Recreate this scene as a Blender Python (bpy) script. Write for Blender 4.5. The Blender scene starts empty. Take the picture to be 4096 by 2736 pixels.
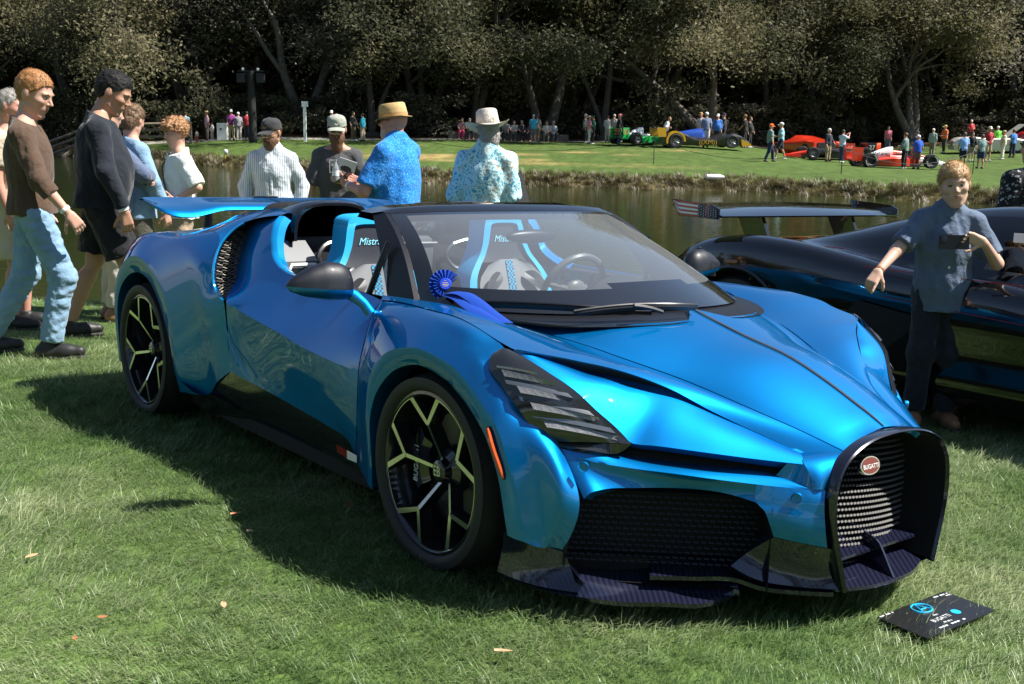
import bpy, bmesh, math, random
import numpy as np
from mathutils import Matrix, Vector, Quaternion

SC = bpy.context.scene
COL = SC.collection
R = math.radians

# ---------------------------------------------------------------- camera
cam_d = bpy.data.cameras.new('camera')
cam = bpy.data.objects.new('camera', cam_d)
COL.objects.link(cam)
cam_d.sensor_width = 36.0
cam_d.lens = 38.448
cam_d.clip_start = 0.05
cam_d.clip_end = 900.0
CAM = Vector((0.0, 0.0, 1.54514))
cam.matrix_world = Matrix(((0.999877, -0.015707, 0.0, 0.0), (0.003037, 0.193308, -0.981133, 0.0),
                           (0.015411, 0.981012, 0.193332, CAM.z), (0, 0, 0, 1)))
SC.camera = cam

# ---------------------------------------------------------------- daylight
SUN = Vector((0.5977, -0.0535, 0.7999)).normalized()
world = bpy.data.worlds.new('World')
SC.world = world
world.use_nodes = True
wn = world.node_tree
wn.nodes.clear()
sky_n = wn.nodes.new('ShaderNodeTexSky')
sky_n.sky_type = 'NISHITA'
sky_n.sun_disc = False
sky_n.sun_elevation = math.asin(SUN.z)
sky_n.sun_rotation = math.atan2(SUN.x, SUN.y)
sky_n.air_density = 1.0
sky_n.dust_density = 0.6
sky_n.ozone_density = 1.5
bg = wn.nodes.new('ShaderNodeBackground')
bg.inputs['Strength'].default_value = 0.062
wo = wn.nodes.new('ShaderNodeOutputWorld')
wn.links.new(sky_n.outputs[0], bg.inputs['Color'])
wn.links.new(bg.outputs[0], wo.inputs['Surface'])
sun_d = bpy.data.lights.new('sun', 'SUN')
sun_d.energy = 5.0
sun_d.angle = R(0.53)
sun_d.color = (1.0, 0.955, 0.885)
sun = bpy.data.objects.new('sun', sun_d)
COL.objects.link(sun)
sun.rotation_euler = SUN.to_track_quat('Z', 'Y').to_euler()
sun.location = SUN * 40

SC.view_settings.view_transform = 'Standard'
SC.view_settings.look = 'None'
SC.view_settings.exposure = 1.1
SC.view_settings.gamma = 1.0
SC.render.engine = 'CYCLES'
SC.cycles.use_denoising = True
SC.cycles.max_bounces = 8
SC.cycles.transparent_max_bounces = 12
SC.cycles.caustics_reflective = False
SC.cycles.caustics_refractive = False
SC.cycles.sample_clamp_indirect = 6.0

# frame of the blue car: x forward, y to its left, z up, standing on the sloping lawn
CARM = Matrix(((0.61692, 0.78690, 0.01416, -0.34776), (-0.78682, 0.61624, 0.03421, 5.20174),
               (0.01819, -0.03225, 0.99931, 0.0), (0, 0, 0, 1)))
CARM_INV = CARM.inverted()

# ================================================================ helpers
MATS = {}


def rgb(h):
    if isinstance(h, str):
        v = [int(h[i:i + 2], 16) / 255 for i in (0, 2, 4)]
        return tuple((c / 12.92 if c < .04045 else ((c + .055) / 1.055) ** 2.4) for c in v) + (1.0,)
    return tuple(h) + (1.0,) if len(h) == 3 else tuple(h)


def mat(name, col=(.5, .5, .5), rough=.5, metal=0.0, spec=.5, coat=0.0, coat_rough=.03, noise=None, bump=None,
        sheen=0.0, emit=None, trans=0.0, ior=1.45, tint=None):
    """principled material; noise=(scale, other colour, amount[, coords]); bump=(scale, strength)"""
    if name in MATS:
        return MATS[name]
    m = bpy.data.materials.new(name)
    m.use_nodes = True
    nt = m.node_tree
    b = nt.nodes['Principled BSDF']
    I = b.inputs
    I['Base Color'].default_value = rgb(col)
    I['Roughness'].default_value = rough
    I['Metallic'].default_value = metal
    I['Specular IOR Level'].default_value = spec
    I['IOR'].default_value = ior
    if coat:
        I['Coat Weight'].default_value = coat
        I['Coat Roughness'].default_value = coat_rough
    if sheen:
        I['Sheen Weight'].default_value = sheen
    if trans:
        I['Transmission Weight'].default_value = trans
    if tint:
        I['Specular Tint'].default_value = rgb(tint)
    if emit:
        I['Emission Color'].default_value = rgb(emit[0])
        I['Emission Strength'].default_value = emit[1]
    tc = None
    if noise or bump:
        tc = nt.nodes.new('ShaderNodeTexCoord')
    if noise:
        n = nt.nodes.new('ShaderNodeTexNoise')
        n.inputs['Scale'].default_value = noise[0]
        n.inputs['Detail'].default_value = 5
        nt.links.new(tc.outputs['Object'], n.inputs['Vector'])
        rp = nt.nodes.new('ShaderNodeMapRange')
        rp.inputs['From Min'].default_value = .35
        rp.inputs['From Max'].default_value = .65
        rp.inputs['To Max'].default_value = noise[2]
        nt.links.new(n.outputs['Fac'], rp.inputs['Value'])
        mx = nt.nodes.new('ShaderNodeMixRGB')
        mx.inputs['Color1'].default_value = rgb(col)
        mx.inputs['Color2'].default_value = rgb(noise[1])
        nt.links.new(rp.outputs[0], mx.inputs['Fac'])
        nt.links.new(mx.outputs[0], I['Base Color'])
    if bump:
        n = nt.nodes.new('ShaderNodeTexNoise')
        n.inputs['Scale'].default_value = bump[0]
        n.inputs['Detail'].default_value = 4
        nt.links.new(tc.outputs['Object'], n.inputs['Vector'])
        bp = nt.nodes.new('ShaderNodeBump')
        bp.inputs['Strength'].default_value = bump[1]
        bp.inputs['Distance'].default_value = bump[2] if len(bump) > 2 else .01
        nt.links.new(n.outputs['Fac'], bp.inputs['Height'])
        nt.links.new(bp.outputs[0], I['Normal'])
    MATS[name] = m
    return m


def tag(o, label=None, cat=None, group=None, kind=None):
    if label:
        o['label'] = label
    if cat:
        o['category'] = cat
    if group:
        o['group'] = group
    if kind:
        o['kind'] = kind
    return o


def empty(name, loc=(0, 0, 0), rz=0.0, mw=None, parent=None):
    o = bpy.data.objects.new(name, None)
    COL.objects.link(o)
    o.empty_display_size = .1
    if mw is not None:
        o.matrix_world = mw
    else:
        o.location = loc
        o.rotation_euler = (0, 0, rz)
    if parent:
        o.parent = parent
    return o


def mesh_data(name, V, F, mats=None, mi=None, smooth=True, angle=35):
    me = bpy.data.meshes.new(name)
    V = np.asarray(V, dtype=np.float32).reshape(-1, 3)
    if isinstance(F, np.ndarray):
        n, k = F.shape
        me.vertices.add(len(V))
        me.vertices.foreach_set('co', V.ravel())
        me.loops.add(n * k)
        me.loops.foreach_set('vertex_index', F.astype(np.int32).ravel())
        me.polygons.add(n)
        me.polygons.foreach_set('loop_start', np.arange(0, n * k, k, dtype=np.int32))
        me.polygons.foreach_set('loop_total', np.full(n, k, dtype=np.int32))
        me.update(calc_edges=True)
    else:
        me.from_pydata(V.tolist(), [], [list(f) for f in F])
        me.update()
    for m in (mats or []):
        me.materials.append(m)
    if mi is not None:
        me.polygons.foreach_set('material_index', np.asarray(mi, dtype=np.int32))
    if smooth:
        me.polygons.foreach_set('use_smooth', np.ones(len(me.polygons), dtype=bool))
        if angle and angle < 179:
            sharp_by_angle(me, angle)
    return me


def sharp_by_angle(me, deg):
    bm = bmesh.new()
    bm.from_mesh(me)
    c = R(deg)
    for e in bm.edges:
        if len(e.link_faces) == 2 and e.calc_face_angle(0) > c:
            e.smooth = False
    bm.to_mesh(me)
    bm.free()


def obj(name, me, parent=None, mw=None):
    o = bpy.data.objects.new(name, me)
    COL.objects.link(o)
    if parent:
        o.parent = parent
    if mw is not None:
        o.matrix_basis = mw
    return o


class MB:
    """collects vertices and faces of one mesh"""

    def __init__(self):
        self.v, self.f, self.m = [], [], []
        self.mi = 0

    def add(self, V, F, mi=None):
        o = len(self.v)
        self.v += [tuple(p) for p in V]
        self.f += [tuple(i + o for i in f) for f in F]
        self.m += [self.mi if mi is None else mi] * len(F)
        return self

    def grid(self, G, flip=False, closed=False, mi=None):
        G = np.asarray(G)
        n, m = G.shape[:2]
        F = []
        for i in range(n - 1):
            for j in range(m if closed else m - 1):
                a, b, c, d = i * m + j, i * m + (j + 1) % m, (i + 1) * m + (j + 1) % m, (i + 1) * m + j
                F.append((a, d, c, b) if flip else (a, b, c, d))
        return self.add(G.reshape(-1, 3), F, mi)

    def box(self, c, s, rot=None, mi=None, taper=1.0):
        c = Vector(c)
        V = []
        for z in (-.5, .5):
            t = 1.0 if z < 0 else taper
            for x, y in ((-.5, -.5), (.5, -.5), (.5, .5), (-.5, .5)):
                p = Vector((x * s[0] * t, y * s[1] * t, z * s[2]))
                if rot is not None:
                    p = rot @ p
                V.append(tuple(c + p))
        return self.add(V, [(3, 2, 1, 0), (4, 5, 6, 7), (0, 1, 5, 4), (1, 2, 6, 5), (2, 3, 7, 6), (3, 0, 4, 7)], mi)

    def tube(self, P, r, n=8, caps=True, mi=None, squash=None):
        """round tube along points P, radius r or list of radii"""
        P = [Vector(p) for p in P]
        k = len(P)
        rr = list(r) if hasattr(r, '__len__') else [r] * k
        V, F = [], []
        up = Vector((0, 0, 1))
        for i, p in enumerate(P):
            t = (P[min(i + 1, k - 1)] - P[max(i - 1, 0)])
            t = t.normalized() if t.length > 1e-9 else Vector((0, 0, 1))
            if i == 0:
                a = t.cross(up) if abs(t.dot(up)) < .95 else t.cross(Vector((1, 0, 0)))
                a.normalize()
            else:
                a = (a - t * a.dot(t))
                a = a.normalized() if a.length > 1e-6 else t.orthogonal().normalized()
            b = t.cross(a)
            q = squash if squash else 1.0
            for j in range(n):
                w = 2 * math.pi * j / n
                V.append(tuple(p + (a * math.cos(w) + b * math.sin(w) * q) * rr[i]))
        for i in range(k - 1):
            for j in range(n):
                F.append((i * n + j, i * n + (j + 1) % n, (i + 1) * n + (j + 1) % n, (i + 1) * n + j))
        if caps:
            F.append(tuple(range(n - 1, -1, -1)))
            F.append(tuple((k - 1) * n + j for j in range(n)))
        return self.add(V, F, mi)

    def lathe(self, prof, n=24, origin=(0, 0, 0), axis='Z', mi=None, arc=2 * math.pi):
        """profile of (radius, height) spun about an axis"""
        o = Vector(origin)
        full = abs(arc - 2 * math.pi) < 1e-6
        G = []
        for rr, h in prof:
            row = []
            for j in range(n if full else n + 1):
                w = arc * j / n
                x, y = rr * math.cos(w), rr * math.sin(w)
                p = {'Z': (x, y, h), 'Y': (x, h, y), 'X': (h, x, y)}[axis]
                row.append(tuple(o + Vector(p)))
            G.append(row)
        return self.grid(np.array(G), closed=full, mi=mi)

    def prism(self, poly, h0, h1, axis='Z', mi=None):
        n = len(poly)
        V = []
        for h in (h0, h1):
            for a, b in poly:
                V.append({'Z': (a, b, h), 'Y': (a, h, b), 'X': (h, a, b)}[axis])
        F = [tuple(range(n - 1, -1, -1)), tuple(range(n, 2 * n))]
        F += [(i, (i + 1) % n, n + (i + 1) % n, n + i) for i in range(n)]
        return self.add(V, F, mi)

    def sphere(self, c, r, nu=12, nv=8, mi=None, rot=None):
        s = (r, r, r) if not hasattr(r, '__len__') else r
        G = []
        for i in range(nv + 1):
            t = math.pi * i / nv
            row = []
            for j in range(nu):
                w = 2 * math.pi * j / nu
                p = Vector((s[0] * math.sin(t) * math.cos(w), s[1] * math.sin(t) * math.sin(w), s[2] * math.cos(t)))
                if rot is not None:
                    p = rot @ p
                row.append(tuple(Vector(c) + p))
            G.append(row)
        return self.grid(np.array(G), closed=True, flip=True, mi=mi)

    def mirror_y(self):
        o = len(self.v)
        self.v += [(x, -y, z) for x, y, z in self.v]
        self.f += [tuple(i + o for i in reversed(f)) for f in self.f]
        self.m += self.m
        return self

    def flipped_copy(self):
        c = MB()
        c.v = [(x, -y, z) for x, y, z in self.v]
        c.f = [tuple(reversed(f)) for f in self.f]
        c.m = list(self.m)
        return c

    def data(self, name, mats, smooth=True, angle=35, weld=0.0, recalc=False):
        if not isinstance(mats, (list, tuple)):
            mats = [mats]
        me = bpy.data.meshes.new(name)
        me.from_pydata(self.v, [], self.f)
        for m in mats:
            me.materials.append(m)
        me.polygons.foreach_set('material_index', np.asarray(self.m, dtype=np.int32))
        if weld or recalc or smooth:
            bm = bmesh.new()
            bm.from_mesh(me)
            if weld:
                bmesh.ops.remove_doubles(bm, verts=bm.verts, dist=weld)
            if recalc:
                bmesh.ops.recalc_face_normals(bm, faces=bm.faces)
            if smooth:
                c = R(angle)
                for f in bm.faces:
                    f.smooth = True
                for e in bm.edges:
                    if len(e.link_faces) == 2 and e.calc_face_angle(0) > c:
                        e.smooth = False
            bm.to_mesh(me)
            bm.free()
        return me

    def build(self, name, mats, parent=None, smooth=True, angle=35, weld=0.0, recalc=False):
        return obj(name, self.data(name, mats, smooth, angle, weld, recalc), parent)


def crom(P, n, closed=False, arc=True):
    """n points on a Catmull-Rom curve through P (centripetal-like, by chord length)"""
    P = np.asarray(P, float)
    if len(P) == 2:
        t = np.linspace(0, 1, n)[:, None]
        return P[0] * (1 - t) + P[1] * t
    d = np.linalg.norm(np.diff(P, axis=0), axis=1)
    s = np.concatenate([[0], np.cumsum(np.maximum(d, 1e-6))]) if arc else np.arange(len(P), dtype=float)
    # tangents (non-uniform finite differences)
    m = np.zeros_like(P)
    h = np.diff(s)
    sl = np.diff(P, axis=0) / h[:, None]
    m[1:-1] = (sl[:-1] * h[1:, None] + sl[1:] * h[:-1, None]) / (h[:-1] + h[1:])[:, None]
    m[0] = 1.5 * sl[0] - .5 * m[1]
    m[-1] = 1.5 * sl[-1] - .5 * m[-2]
    t = np.linspace(0, s[-1], n)
    i = np.clip(np.searchsorted(s, t, side='right') - 1, 0, len(P) - 2)
    u = ((t - s[i]) / h[i])[:, None]
    hh = h[i][:, None]
    return ((2 * u ** 3 - 3 * u ** 2 + 1) * P[i] + (u ** 3 - 2 * u ** 2 + u) * hh * m[i]
            + (-2 * u ** 3 + 3 * u ** 2) * P[i + 1] + (u ** 3 - u ** 2) * hh * m[i + 1])


def loft(rows, nu, nv, even=False):
    """rows: curves of control points; nu samples along, nv across -> grid (nv, nu, 3)"""
    A = np.stack([crom(r, nu, arc=not even) for r in rows])
    B = np.stack([crom(A[:, j], nv) for j in range(nu)], axis=1)
    return B


def sstep(t):
    t = np.clip(t, 0, 1)
    return t * t * (3 - 2 * t)

# ================================================================ terrain, pond, grass
rng = np.random.default_rng(7)
WATER_Z = -0.60
FAR_EDGE = np.array([(-120, 110), (-45, 82), (-30, 69), (-18.5, 58.7), (-9.3, 49.2), (-3.7, 42.6), (.34, 41.0), (8.15, 39.4), (12.0, 37.0), (13.1, 35.6), (17, 32.5), (30, 27), (120, 10)], float)


def near_edge(X):
    return np.interp(X, [-30, -4, 0, 4, 30], [9.9, 10.0, 11.6, 12.2, 12.5]) + .18 * np.sin(X * .9)


def far_edge(X):
    return np.interp(X, FAR_EDGE[:, 0], FAR_EDGE[:, 1]) + .35 * np.sin(X * .9) + .2 * np.sin(X * 2.3 + 1)


def zplane(X, Y):
    return -0.01417 * (X + 0.348) - 0.03423 * (Y - 5.2)


def vnoise(x, y, s, seed=0):
    """smooth value noise in [0,1]"""
    x = np.asarray(x, float) * s + seed * 17.3
    y = np.asarray(y, float) * s - seed * 9.1
    xi, yi = np.floor(x), np.floor(y)
    fx, fy = x - xi, y - yi
    fx, fy = fx * fx * (3 - 2 * fx), fy * fy * (3 - 2 * fy)

    def h(a, b):
        v = np.sin(a * 127.1 + b * 311.7 + seed * 74.7) * 43758.5453
        return v - np.floor(v)
    return (h(xi, yi) * (1 - fx) + h(xi + 1, yi) * fx) * (1 - fy) + (h(xi, yi + 1) * (1 - fx) + h(xi + 1, yi + 1) * fx) * fy


def height(X, Y):
    X, Y = np.asarray(X, float), np.asarray(Y, float)
    e = Y - near_edge(X)
    zn = zplane(np.clip(X, -40, 40), np.minimum(Y, 13)) - (zplane(X, near_edge(X)) + 1.35) * sstep((e + .25) / 2.6)
    d = Y - far_edge(X)
    slope = np.interp(X, [-25, -15, -10, 0, 5, 9, 12, 16, 20, 26, 32], [.10, .075, .050, .035, .033, .036, .026, .006, .0, .003, .008])
    zf = -1.35 + 1.15 * sstep((d + 1.6) / 2.6) + slope * np.clip(d, 0, 45) + .012 * np.clip(d - 45, 0, 200) + .034 * np.clip(d - 26, 0, 24) * sstep((X - 10) / 4)
    m = sstep((Y - 16) / 8)
    return zn * (1 - m) + zf * m


def axis(segs):
    out = []
    for a, b, s in segs:
        out += list(np.arange(a, b, s))
    return np.array(out + [segs[-1][1]])


gx = axis([(-240, -60, 12), (-60, -24, 2.4), (-24, -10, .8), (-10, 10, .25), (10, 26, .8), (26, 60, 2.4), (60, 240, 12)])
gy = axis([(-60, -6, 6), (-6, 0, .6), (0, 13, .22), (13, 27, 2), (27, 70, .5), (70, 130, 3), (130, 420, 20)])
GX, GY = np.meshgrid(gx, gy)
GZ = height(GX, GY) + (vnoise(GX, GY, 1.1, 3) - .5) * .02 * (GY < 10)
V = np.stack([GX, GY, GZ], -1).reshape(-1, 3)
nx, ny_ = len(gx), len(gy)
ii = np.arange(nx * (ny_ - 1)).reshape(ny_ - 1, nx)[:, :-1].ravel()
F = np.stack([ii, ii + 1, ii + nx + 1, ii + nx], 1)
gme = mesh_data('ground', V, F, smooth=True, angle=180)
# ground albedo zones
c_near = np.array([.075, .12, .030])
c_far = np.array([.062, .100, .022])
c_dry = np.array([.30, .215, .085])
c_wood = np.array([.060, .036, .020])
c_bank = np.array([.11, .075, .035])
x, y = V[:, 0], V[:, 1]
d = y - far_edge(x)
col = np.where((y > 20)[:, None], c_far, c_near)
dry = sstep((vnoise(x, y, .12, 1) * .6 + vnoise(x, y, .45, 2) * .4 - .52) / .2) * (d > 4.5) * (d < 19) * sstep((x + 9) / 4) * (1 - sstep((x - 9) / 3)) * .85
dry = np.maximum(dry, .75 * np.exp(-((d - 6.3) / .9) ** 2) * sstep((x + 8) / 4) * (1 - sstep((x - 6) / 3)) * vnoise(x, y, .5, 5))
col = col * (1 - dry[:, None]) + c_dry * dry[:, None]
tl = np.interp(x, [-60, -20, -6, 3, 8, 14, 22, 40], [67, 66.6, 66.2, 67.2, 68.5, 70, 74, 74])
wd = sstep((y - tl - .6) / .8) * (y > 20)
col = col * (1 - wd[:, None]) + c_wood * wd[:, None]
pth = np.exp(-((y - tl) / .75) ** 4) * (y > 20)
col = col * (1 - pth[:, None]) + np.array([.30, .28, .25]) * pth[:, None]
bk = np.exp(-((d + .2) / .9) ** 2) * (y > 20)
col = col * (1 - bk[:, None]) + c_bank * bk[:, None]
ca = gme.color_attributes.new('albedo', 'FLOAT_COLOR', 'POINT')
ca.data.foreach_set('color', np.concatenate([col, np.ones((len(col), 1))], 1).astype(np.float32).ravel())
gm_ = bpy.data.materials.new('lawn_and_soil')
gm_.use_nodes = True
nt = gm_.node_tree
b = nt.nodes['Principled BSDF']
b.inputs['Roughness'].default_value = .85
b.inputs['Specular IOR Level'].default_value = .15
at = nt.nodes.new('ShaderNodeAttribute')
at.attribute_name = 'albedo'
tc = nt.nodes.new('ShaderNodeTexCoord')
mp = nt.nodes.new('ShaderNodeMapping')
mp.inputs['Scale'].default_value = (1, .35, 1)
nt.links.new(tc.outputs['Object'], mp.inputs['Vector'])
n1 = nt.nodes.new('ShaderNodeTexNoise')
n1.inputs['Scale'].default_value = 2.2
n1.inputs['Detail'].default_value = 9
n1.inputs['Roughness'].default_value = .72
nt.links.new(mp.outputs[0], n1.inputs['Vector'])
mr = nt.nodes.new('ShaderNodeMapRange')
mr.inputs['From Min'].default_value = .3
mr.inputs['From Max'].default_value = .7
mr.inputs['To Min'].default_value = .55
mr.inputs['To Max'].default_value = 1.5
nt.links.new(n1.outputs['Fac'], mr.inputs['Value'])
mx = nt.nodes.new('ShaderNodeMixRGB')
mx.blend_type = 'MULTIPLY'
mx.inputs['Fac'].default_value = 1
nt.links.new(at.outputs['Color'], mx.inputs['Color1'])
nt.links.new(mr.outputs[0], mx.inputs['Color2'])
nt.links.new(mx.outputs[0], b.inputs['Base Color'])
n2 = nt.nodes.new('ShaderNodeTexNoise')
n2.inputs['Scale'].default_value = 14
n2.inputs['Detail'].default_value = 8
nt.links.new(tc.outputs['Object'], n2.inputs['Vector'])
bp = nt.nodes.new('ShaderNodeBump')
bp.inputs['Strength'].default_value = .8
bp.inputs['Distance'].default_value = .06
nt.links.new(n2.outputs['Fac'], bp.inputs['Height'])
nt.links.new(bp.outputs[0], b.inputs['Normal'])
gme.materials.append(gm_)
ground = tag(obj('ground', gme), kind='structure')

# pond
mb = MB()
mb.add([(-150, 6, WATER_Z), (150, 6, WATER_Z), (150, 120, WATER_Z), (-150, 120, WATER_Z)], [(0, 1, 2, 3)])
wm = mat('pond_water', (.020, .028, .008), .035, spec=.5, ior=1.33)
nt = wm.node_tree
tc = nt.nodes.new('ShaderNodeTexCoord')
mp = nt.nodes.new('ShaderNodeMapping')
mp.inputs['Scale'].default_value = (1.0, 1.6, 1)
nt.links.new(tc.outputs['Object'], mp.inputs['Vector'])
n1 = nt.nodes.new('ShaderNodeTexNoise')
n1.inputs['Scale'].default_value = 3.2
n1.inputs['Detail'].default_value = 5
nt.links.new(mp.outputs[0], n1.inputs['Vector'])
bp = nt.nodes.new('ShaderNodeBump')
bp.inputs['Strength'].default_value = .35
bp.inputs['Distance'].default_value = .03
nt.links.new(n1.outputs['Fac'], bp.inputs['Height'])
nt.links.new(bp.outputs[0], nt.nodes['Principled BSDF'].inputs['Normal'])
tag(mb.build('pond_water', wm, smooth=False), kind='structure')

# ---------------------------------------------------------------- grass blades


def blade_mesh(name, n, rad, L, lean, width, seed, segs=3):
    r = np.random.default_rng(seed)
    V, F = [], []
    for k in range(n):
        a = r.uniform(0, 2 * np.pi)
        p = np.array([rad * math.sqrt(r.uniform()) * math.cos(a), rad * math.sqrt(r.uniform()) * math.sin(a), -.004])
        az = r.normal(0, .75)
        ln = L * r.uniform(.55, 1.15)
        le = np.clip(lean + r.normal(0, .28), .05, 1.5)
        dirx = np.array([math.cos(az), math.sin(az), 0])
        side = np.array([-dirx[1], dirx[0], 0]) * width * r.uniform(.7, 1.3)
        o = len(V)
        q = p.copy()
        ang = .15
        for s in range(segs + 1):
            t = s / segs
            wv = side * (1 - t ** 1.6) * .5
            if s == segs:
                V.append(tuple(q))
            else:
                V += [tuple(q - wv), tuple(q + wv)]
            ang = .15 + le * (t + 1 / segs) ** .8
            q = q + ln / segs * (dirx * math.sin(ang) + np.array([0, 0, math.cos(ang)]))
        for s in range(segs - 1):
            F.append((o + 2 * s, o + 2 * s + 1, o + 2 * s + 3, o + 2 * s + 2))
        F.append((o + 2 * segs - 2, o + 2 * segs - 1, o + 2 * segs))
    me = bpy.data.meshes.new(name)
    me.from_pydata(V, [], F)
    me.update()
    me.polygons.foreach_set('use_smooth', np.ones(len(me.polygons), dtype=bool))
    return me


def blade_mat(name, c1, c2, c3, var=1.0, tr=.35):
    m = bpy.data.materials.new(name)
    m.use_nodes = True
    nt = m.node_tree
    nt.nodes.clear()
    out = nt.nodes.new('ShaderNodeOutputMaterial')
    p = nt.nodes.new('ShaderNodeBsdfPrincipled')
    p.inputs['Roughness'].default_value = .42
    p.inputs['Specular IOR Level'].default_value = .55
    t = nt.nodes.new('ShaderNodeBsdfTranslucent')
    ms = nt.nodes.new('ShaderNodeMixShader')
    ms.inputs['Fac'].default_value = tr
    oi = nt.nodes.new('ShaderNodeObjectInfo')
    geo = nt.nodes.new('ShaderNodeNewGeometry')
    no = nt.nodes.new('ShaderNodeTexNoise')
    no.inputs['Scale'].default_value = .9
    no.inputs['Detail'].default_value = 5
    nt.links.new(geo.outputs['Position'], no.inputs['Vector'])
    ad = nt.nodes.new('ShaderNodeMath')
    ad.operation = 'MULTIPLY_ADD'
    ad.inputs[1].default_value = .45
    nt.links.new(geo.outputs['Random Per Island'], ad.inputs[0])
    sc = nt.nodes.new('ShaderNodeMath')
    sc.operation = 'MULTIPLY_ADD'
    sc.inputs[1].default_value = 1.5
    sc.inputs[2].default_value = -.45
    nt.links.new(no.outputs['Fac'], sc.inputs[0])
    nt.links.new(sc.outputs[0], ad.inputs[2])
    cr = nt.nodes.new('ShaderNodeValToRGB')
    e = cr.color_ramp.elements
    e[0].position, e[0].color = .15, rgb(c1)
    e[1].position, e[1].color = .92, rgb(c3)
    k = e.new(.55)
    k.color = rgb(c2)
    nt.links.new(ad.outputs[0], cr.inputs['Fac'])
    nt.links.new(cr.outputs[0], p.inputs['Base Color'])
    nt.links.new(cr.outputs[0], t.inputs['Color'])
    nt.links.new(p.outputs[0], ms.inputs[1])
    nt.links.new(t.outputs[0], ms.inputs[2])
    nt.links.new(ms.outputs[0], out.inputs['Surface'])
    return m


M_BLADE = blade_mat('grass_blade', (.080, .165, .045), (.20, .30, .11), (.56, .60, .36))
clumps = bpy.data.collections.new('grass_clump_source')
for k in range(6):
    me = blade_mesh('grass_clump', 15, .045, (.050, .058, .046, .062, .05, .07)[k], (1.15, 1.25, .9, 1.3, 1.1, .8)[k], .0030, 20 + k)
    me.materials.append(M_BLADE)
    o = bpy.data.objects.new('grass_clump', me)
    clumps.objects.link(o)


def scatter(name, P, yaw, sc, collection, tilt=None):
    """one object whose points carry instances of a collection's meshes"""
    me = bpy.data.meshes.new(name)
    me.vertices.add(len(P))
    me.vertices.foreach_set('co', np.asarray(P, np.float32).ravel())
    a = me.attributes.new('rot', 'FLOAT_VECTOR', 'POINT')
    rv = np.zeros((len(P), 3), np.float32)
    rv[:, 2] = yaw
    if tilt is not None:
        rv[:, :2] = tilt
    a.data.foreach_set('vector', rv.ravel())
    s = me.attributes.new('scl', 'FLOAT', 'POINT')
    s.data.foreach_set('value', np.asarray(sc, np.float32))
    o = obj(name, me)
    ng = bpy.data.node_groups.new(name + '_nodes', 'GeometryNodeTree')
    ng.interface.new_socket('Geometry', in_out='INPUT', socket_type='NodeSocketGeometry')
    ng.interface.new_socket('Geometry', in_out='OUTPUT', socket_type='NodeSocketGeometry')
    gi, go = ng.nodes.new('NodeGroupInput'), ng.nodes.new('NodeGroupOutput')
    ci = ng.nodes.new('GeometryNodeCollectionInfo')
    ci.inputs['Collection'].default_value = collection
    ci.inputs['Separate Children'].default_value = True
    ci.inputs['Reset Children'].default_value = True
    ip = ng.nodes.new('GeometryNodeInstanceOnPoints')
    ip.inputs['Pick Instance'].default_value = True
    ra = ng.nodes.new('GeometryNodeInputNamedAttribute')
    ra.data_type = 'FLOAT_VECTOR'
    ra.inputs['Name'].default_value = 'rot'
    sa = ng.nodes.new('GeometryNodeInputNamedAttribute')
    sa.data_type = 'FLOAT'
    sa.inputs['Name'].default_value = 'scl'
    L = ng.links.new
    L(gi.outputs[0], ip.inputs['Points'])
    L(ci.outputs[0], ip.inputs['Instance'])
    L(ra.outputs[0], ip.inputs['Rotation'])
    L(sa.outputs[0], ip.inputs['Scale'])
    L(ip.outputs[0], go.inputs[0])
    md = o.modifiers.new('scatter', 'NODES')
    md.node_group = ng
    return o


def in_view(X, Y, margin):
    return np.abs(X) < .47 * Y + margin


CARI = np.array(CARM_INV)
PTS = []
for y0, y1, dens in ((1.6, 4.2, 1500), (4.2, 6.0, 1150), (6.0, 8.0, 750), (8.0, 10.6, 420)):
    w = .47 * y1 + .9
    n = int(dens * (y1 - y0) * 2 * w)
    X = rng.uniform(-w, w, n)
    Y = rng.uniform(y0, y1, n)
    k = in_view(X, Y, .8) & (Y < near_edge(X) + .5)
    PTS.append(np.stack([X[k], Y[k]], 1))
P2 = np.concatenate(PTS)
# thin out right under the car, where nothing shows
cx = (P2[:, 0] * CARI[0, 0] + P2[:, 1] * CARI[0, 1] + CARI[0, 3])
cy = (P2[:, 0] * CARI[1, 0] + P2[:, 1] * CARI[1, 1] + CARI[1, 3])
under = (np.abs(cy + .1) < .62) & (cx > -1.6) & (cx < 1.9)
P2 = P2[~under]
flow = (vnoise(P2[:, 0], P2[:, 1], .55, 11) + .5 * vnoise(P2[:, 0], P2[:, 1], 1.6, 12)) * 4.2
yaw = flow + rng.normal(0, .5, len(P2)) + 2.2
scl = rng.uniform(.75, 1.15, len(P2)) * (.72 + .65 * vnoise(P2[:, 0], P2[:, 1], .9, 13))
PZ = height(P2[:, 0], P2[:, 1])
grass = scatter('lawn_grass', np.stack([P2[:, 0], P2[:, 1], PZ], 1), yaw, scl, clumps)
tag(grass, 'pale green mown grass lying in swirls round the blue car', 'grass', kind='stuff')

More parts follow.
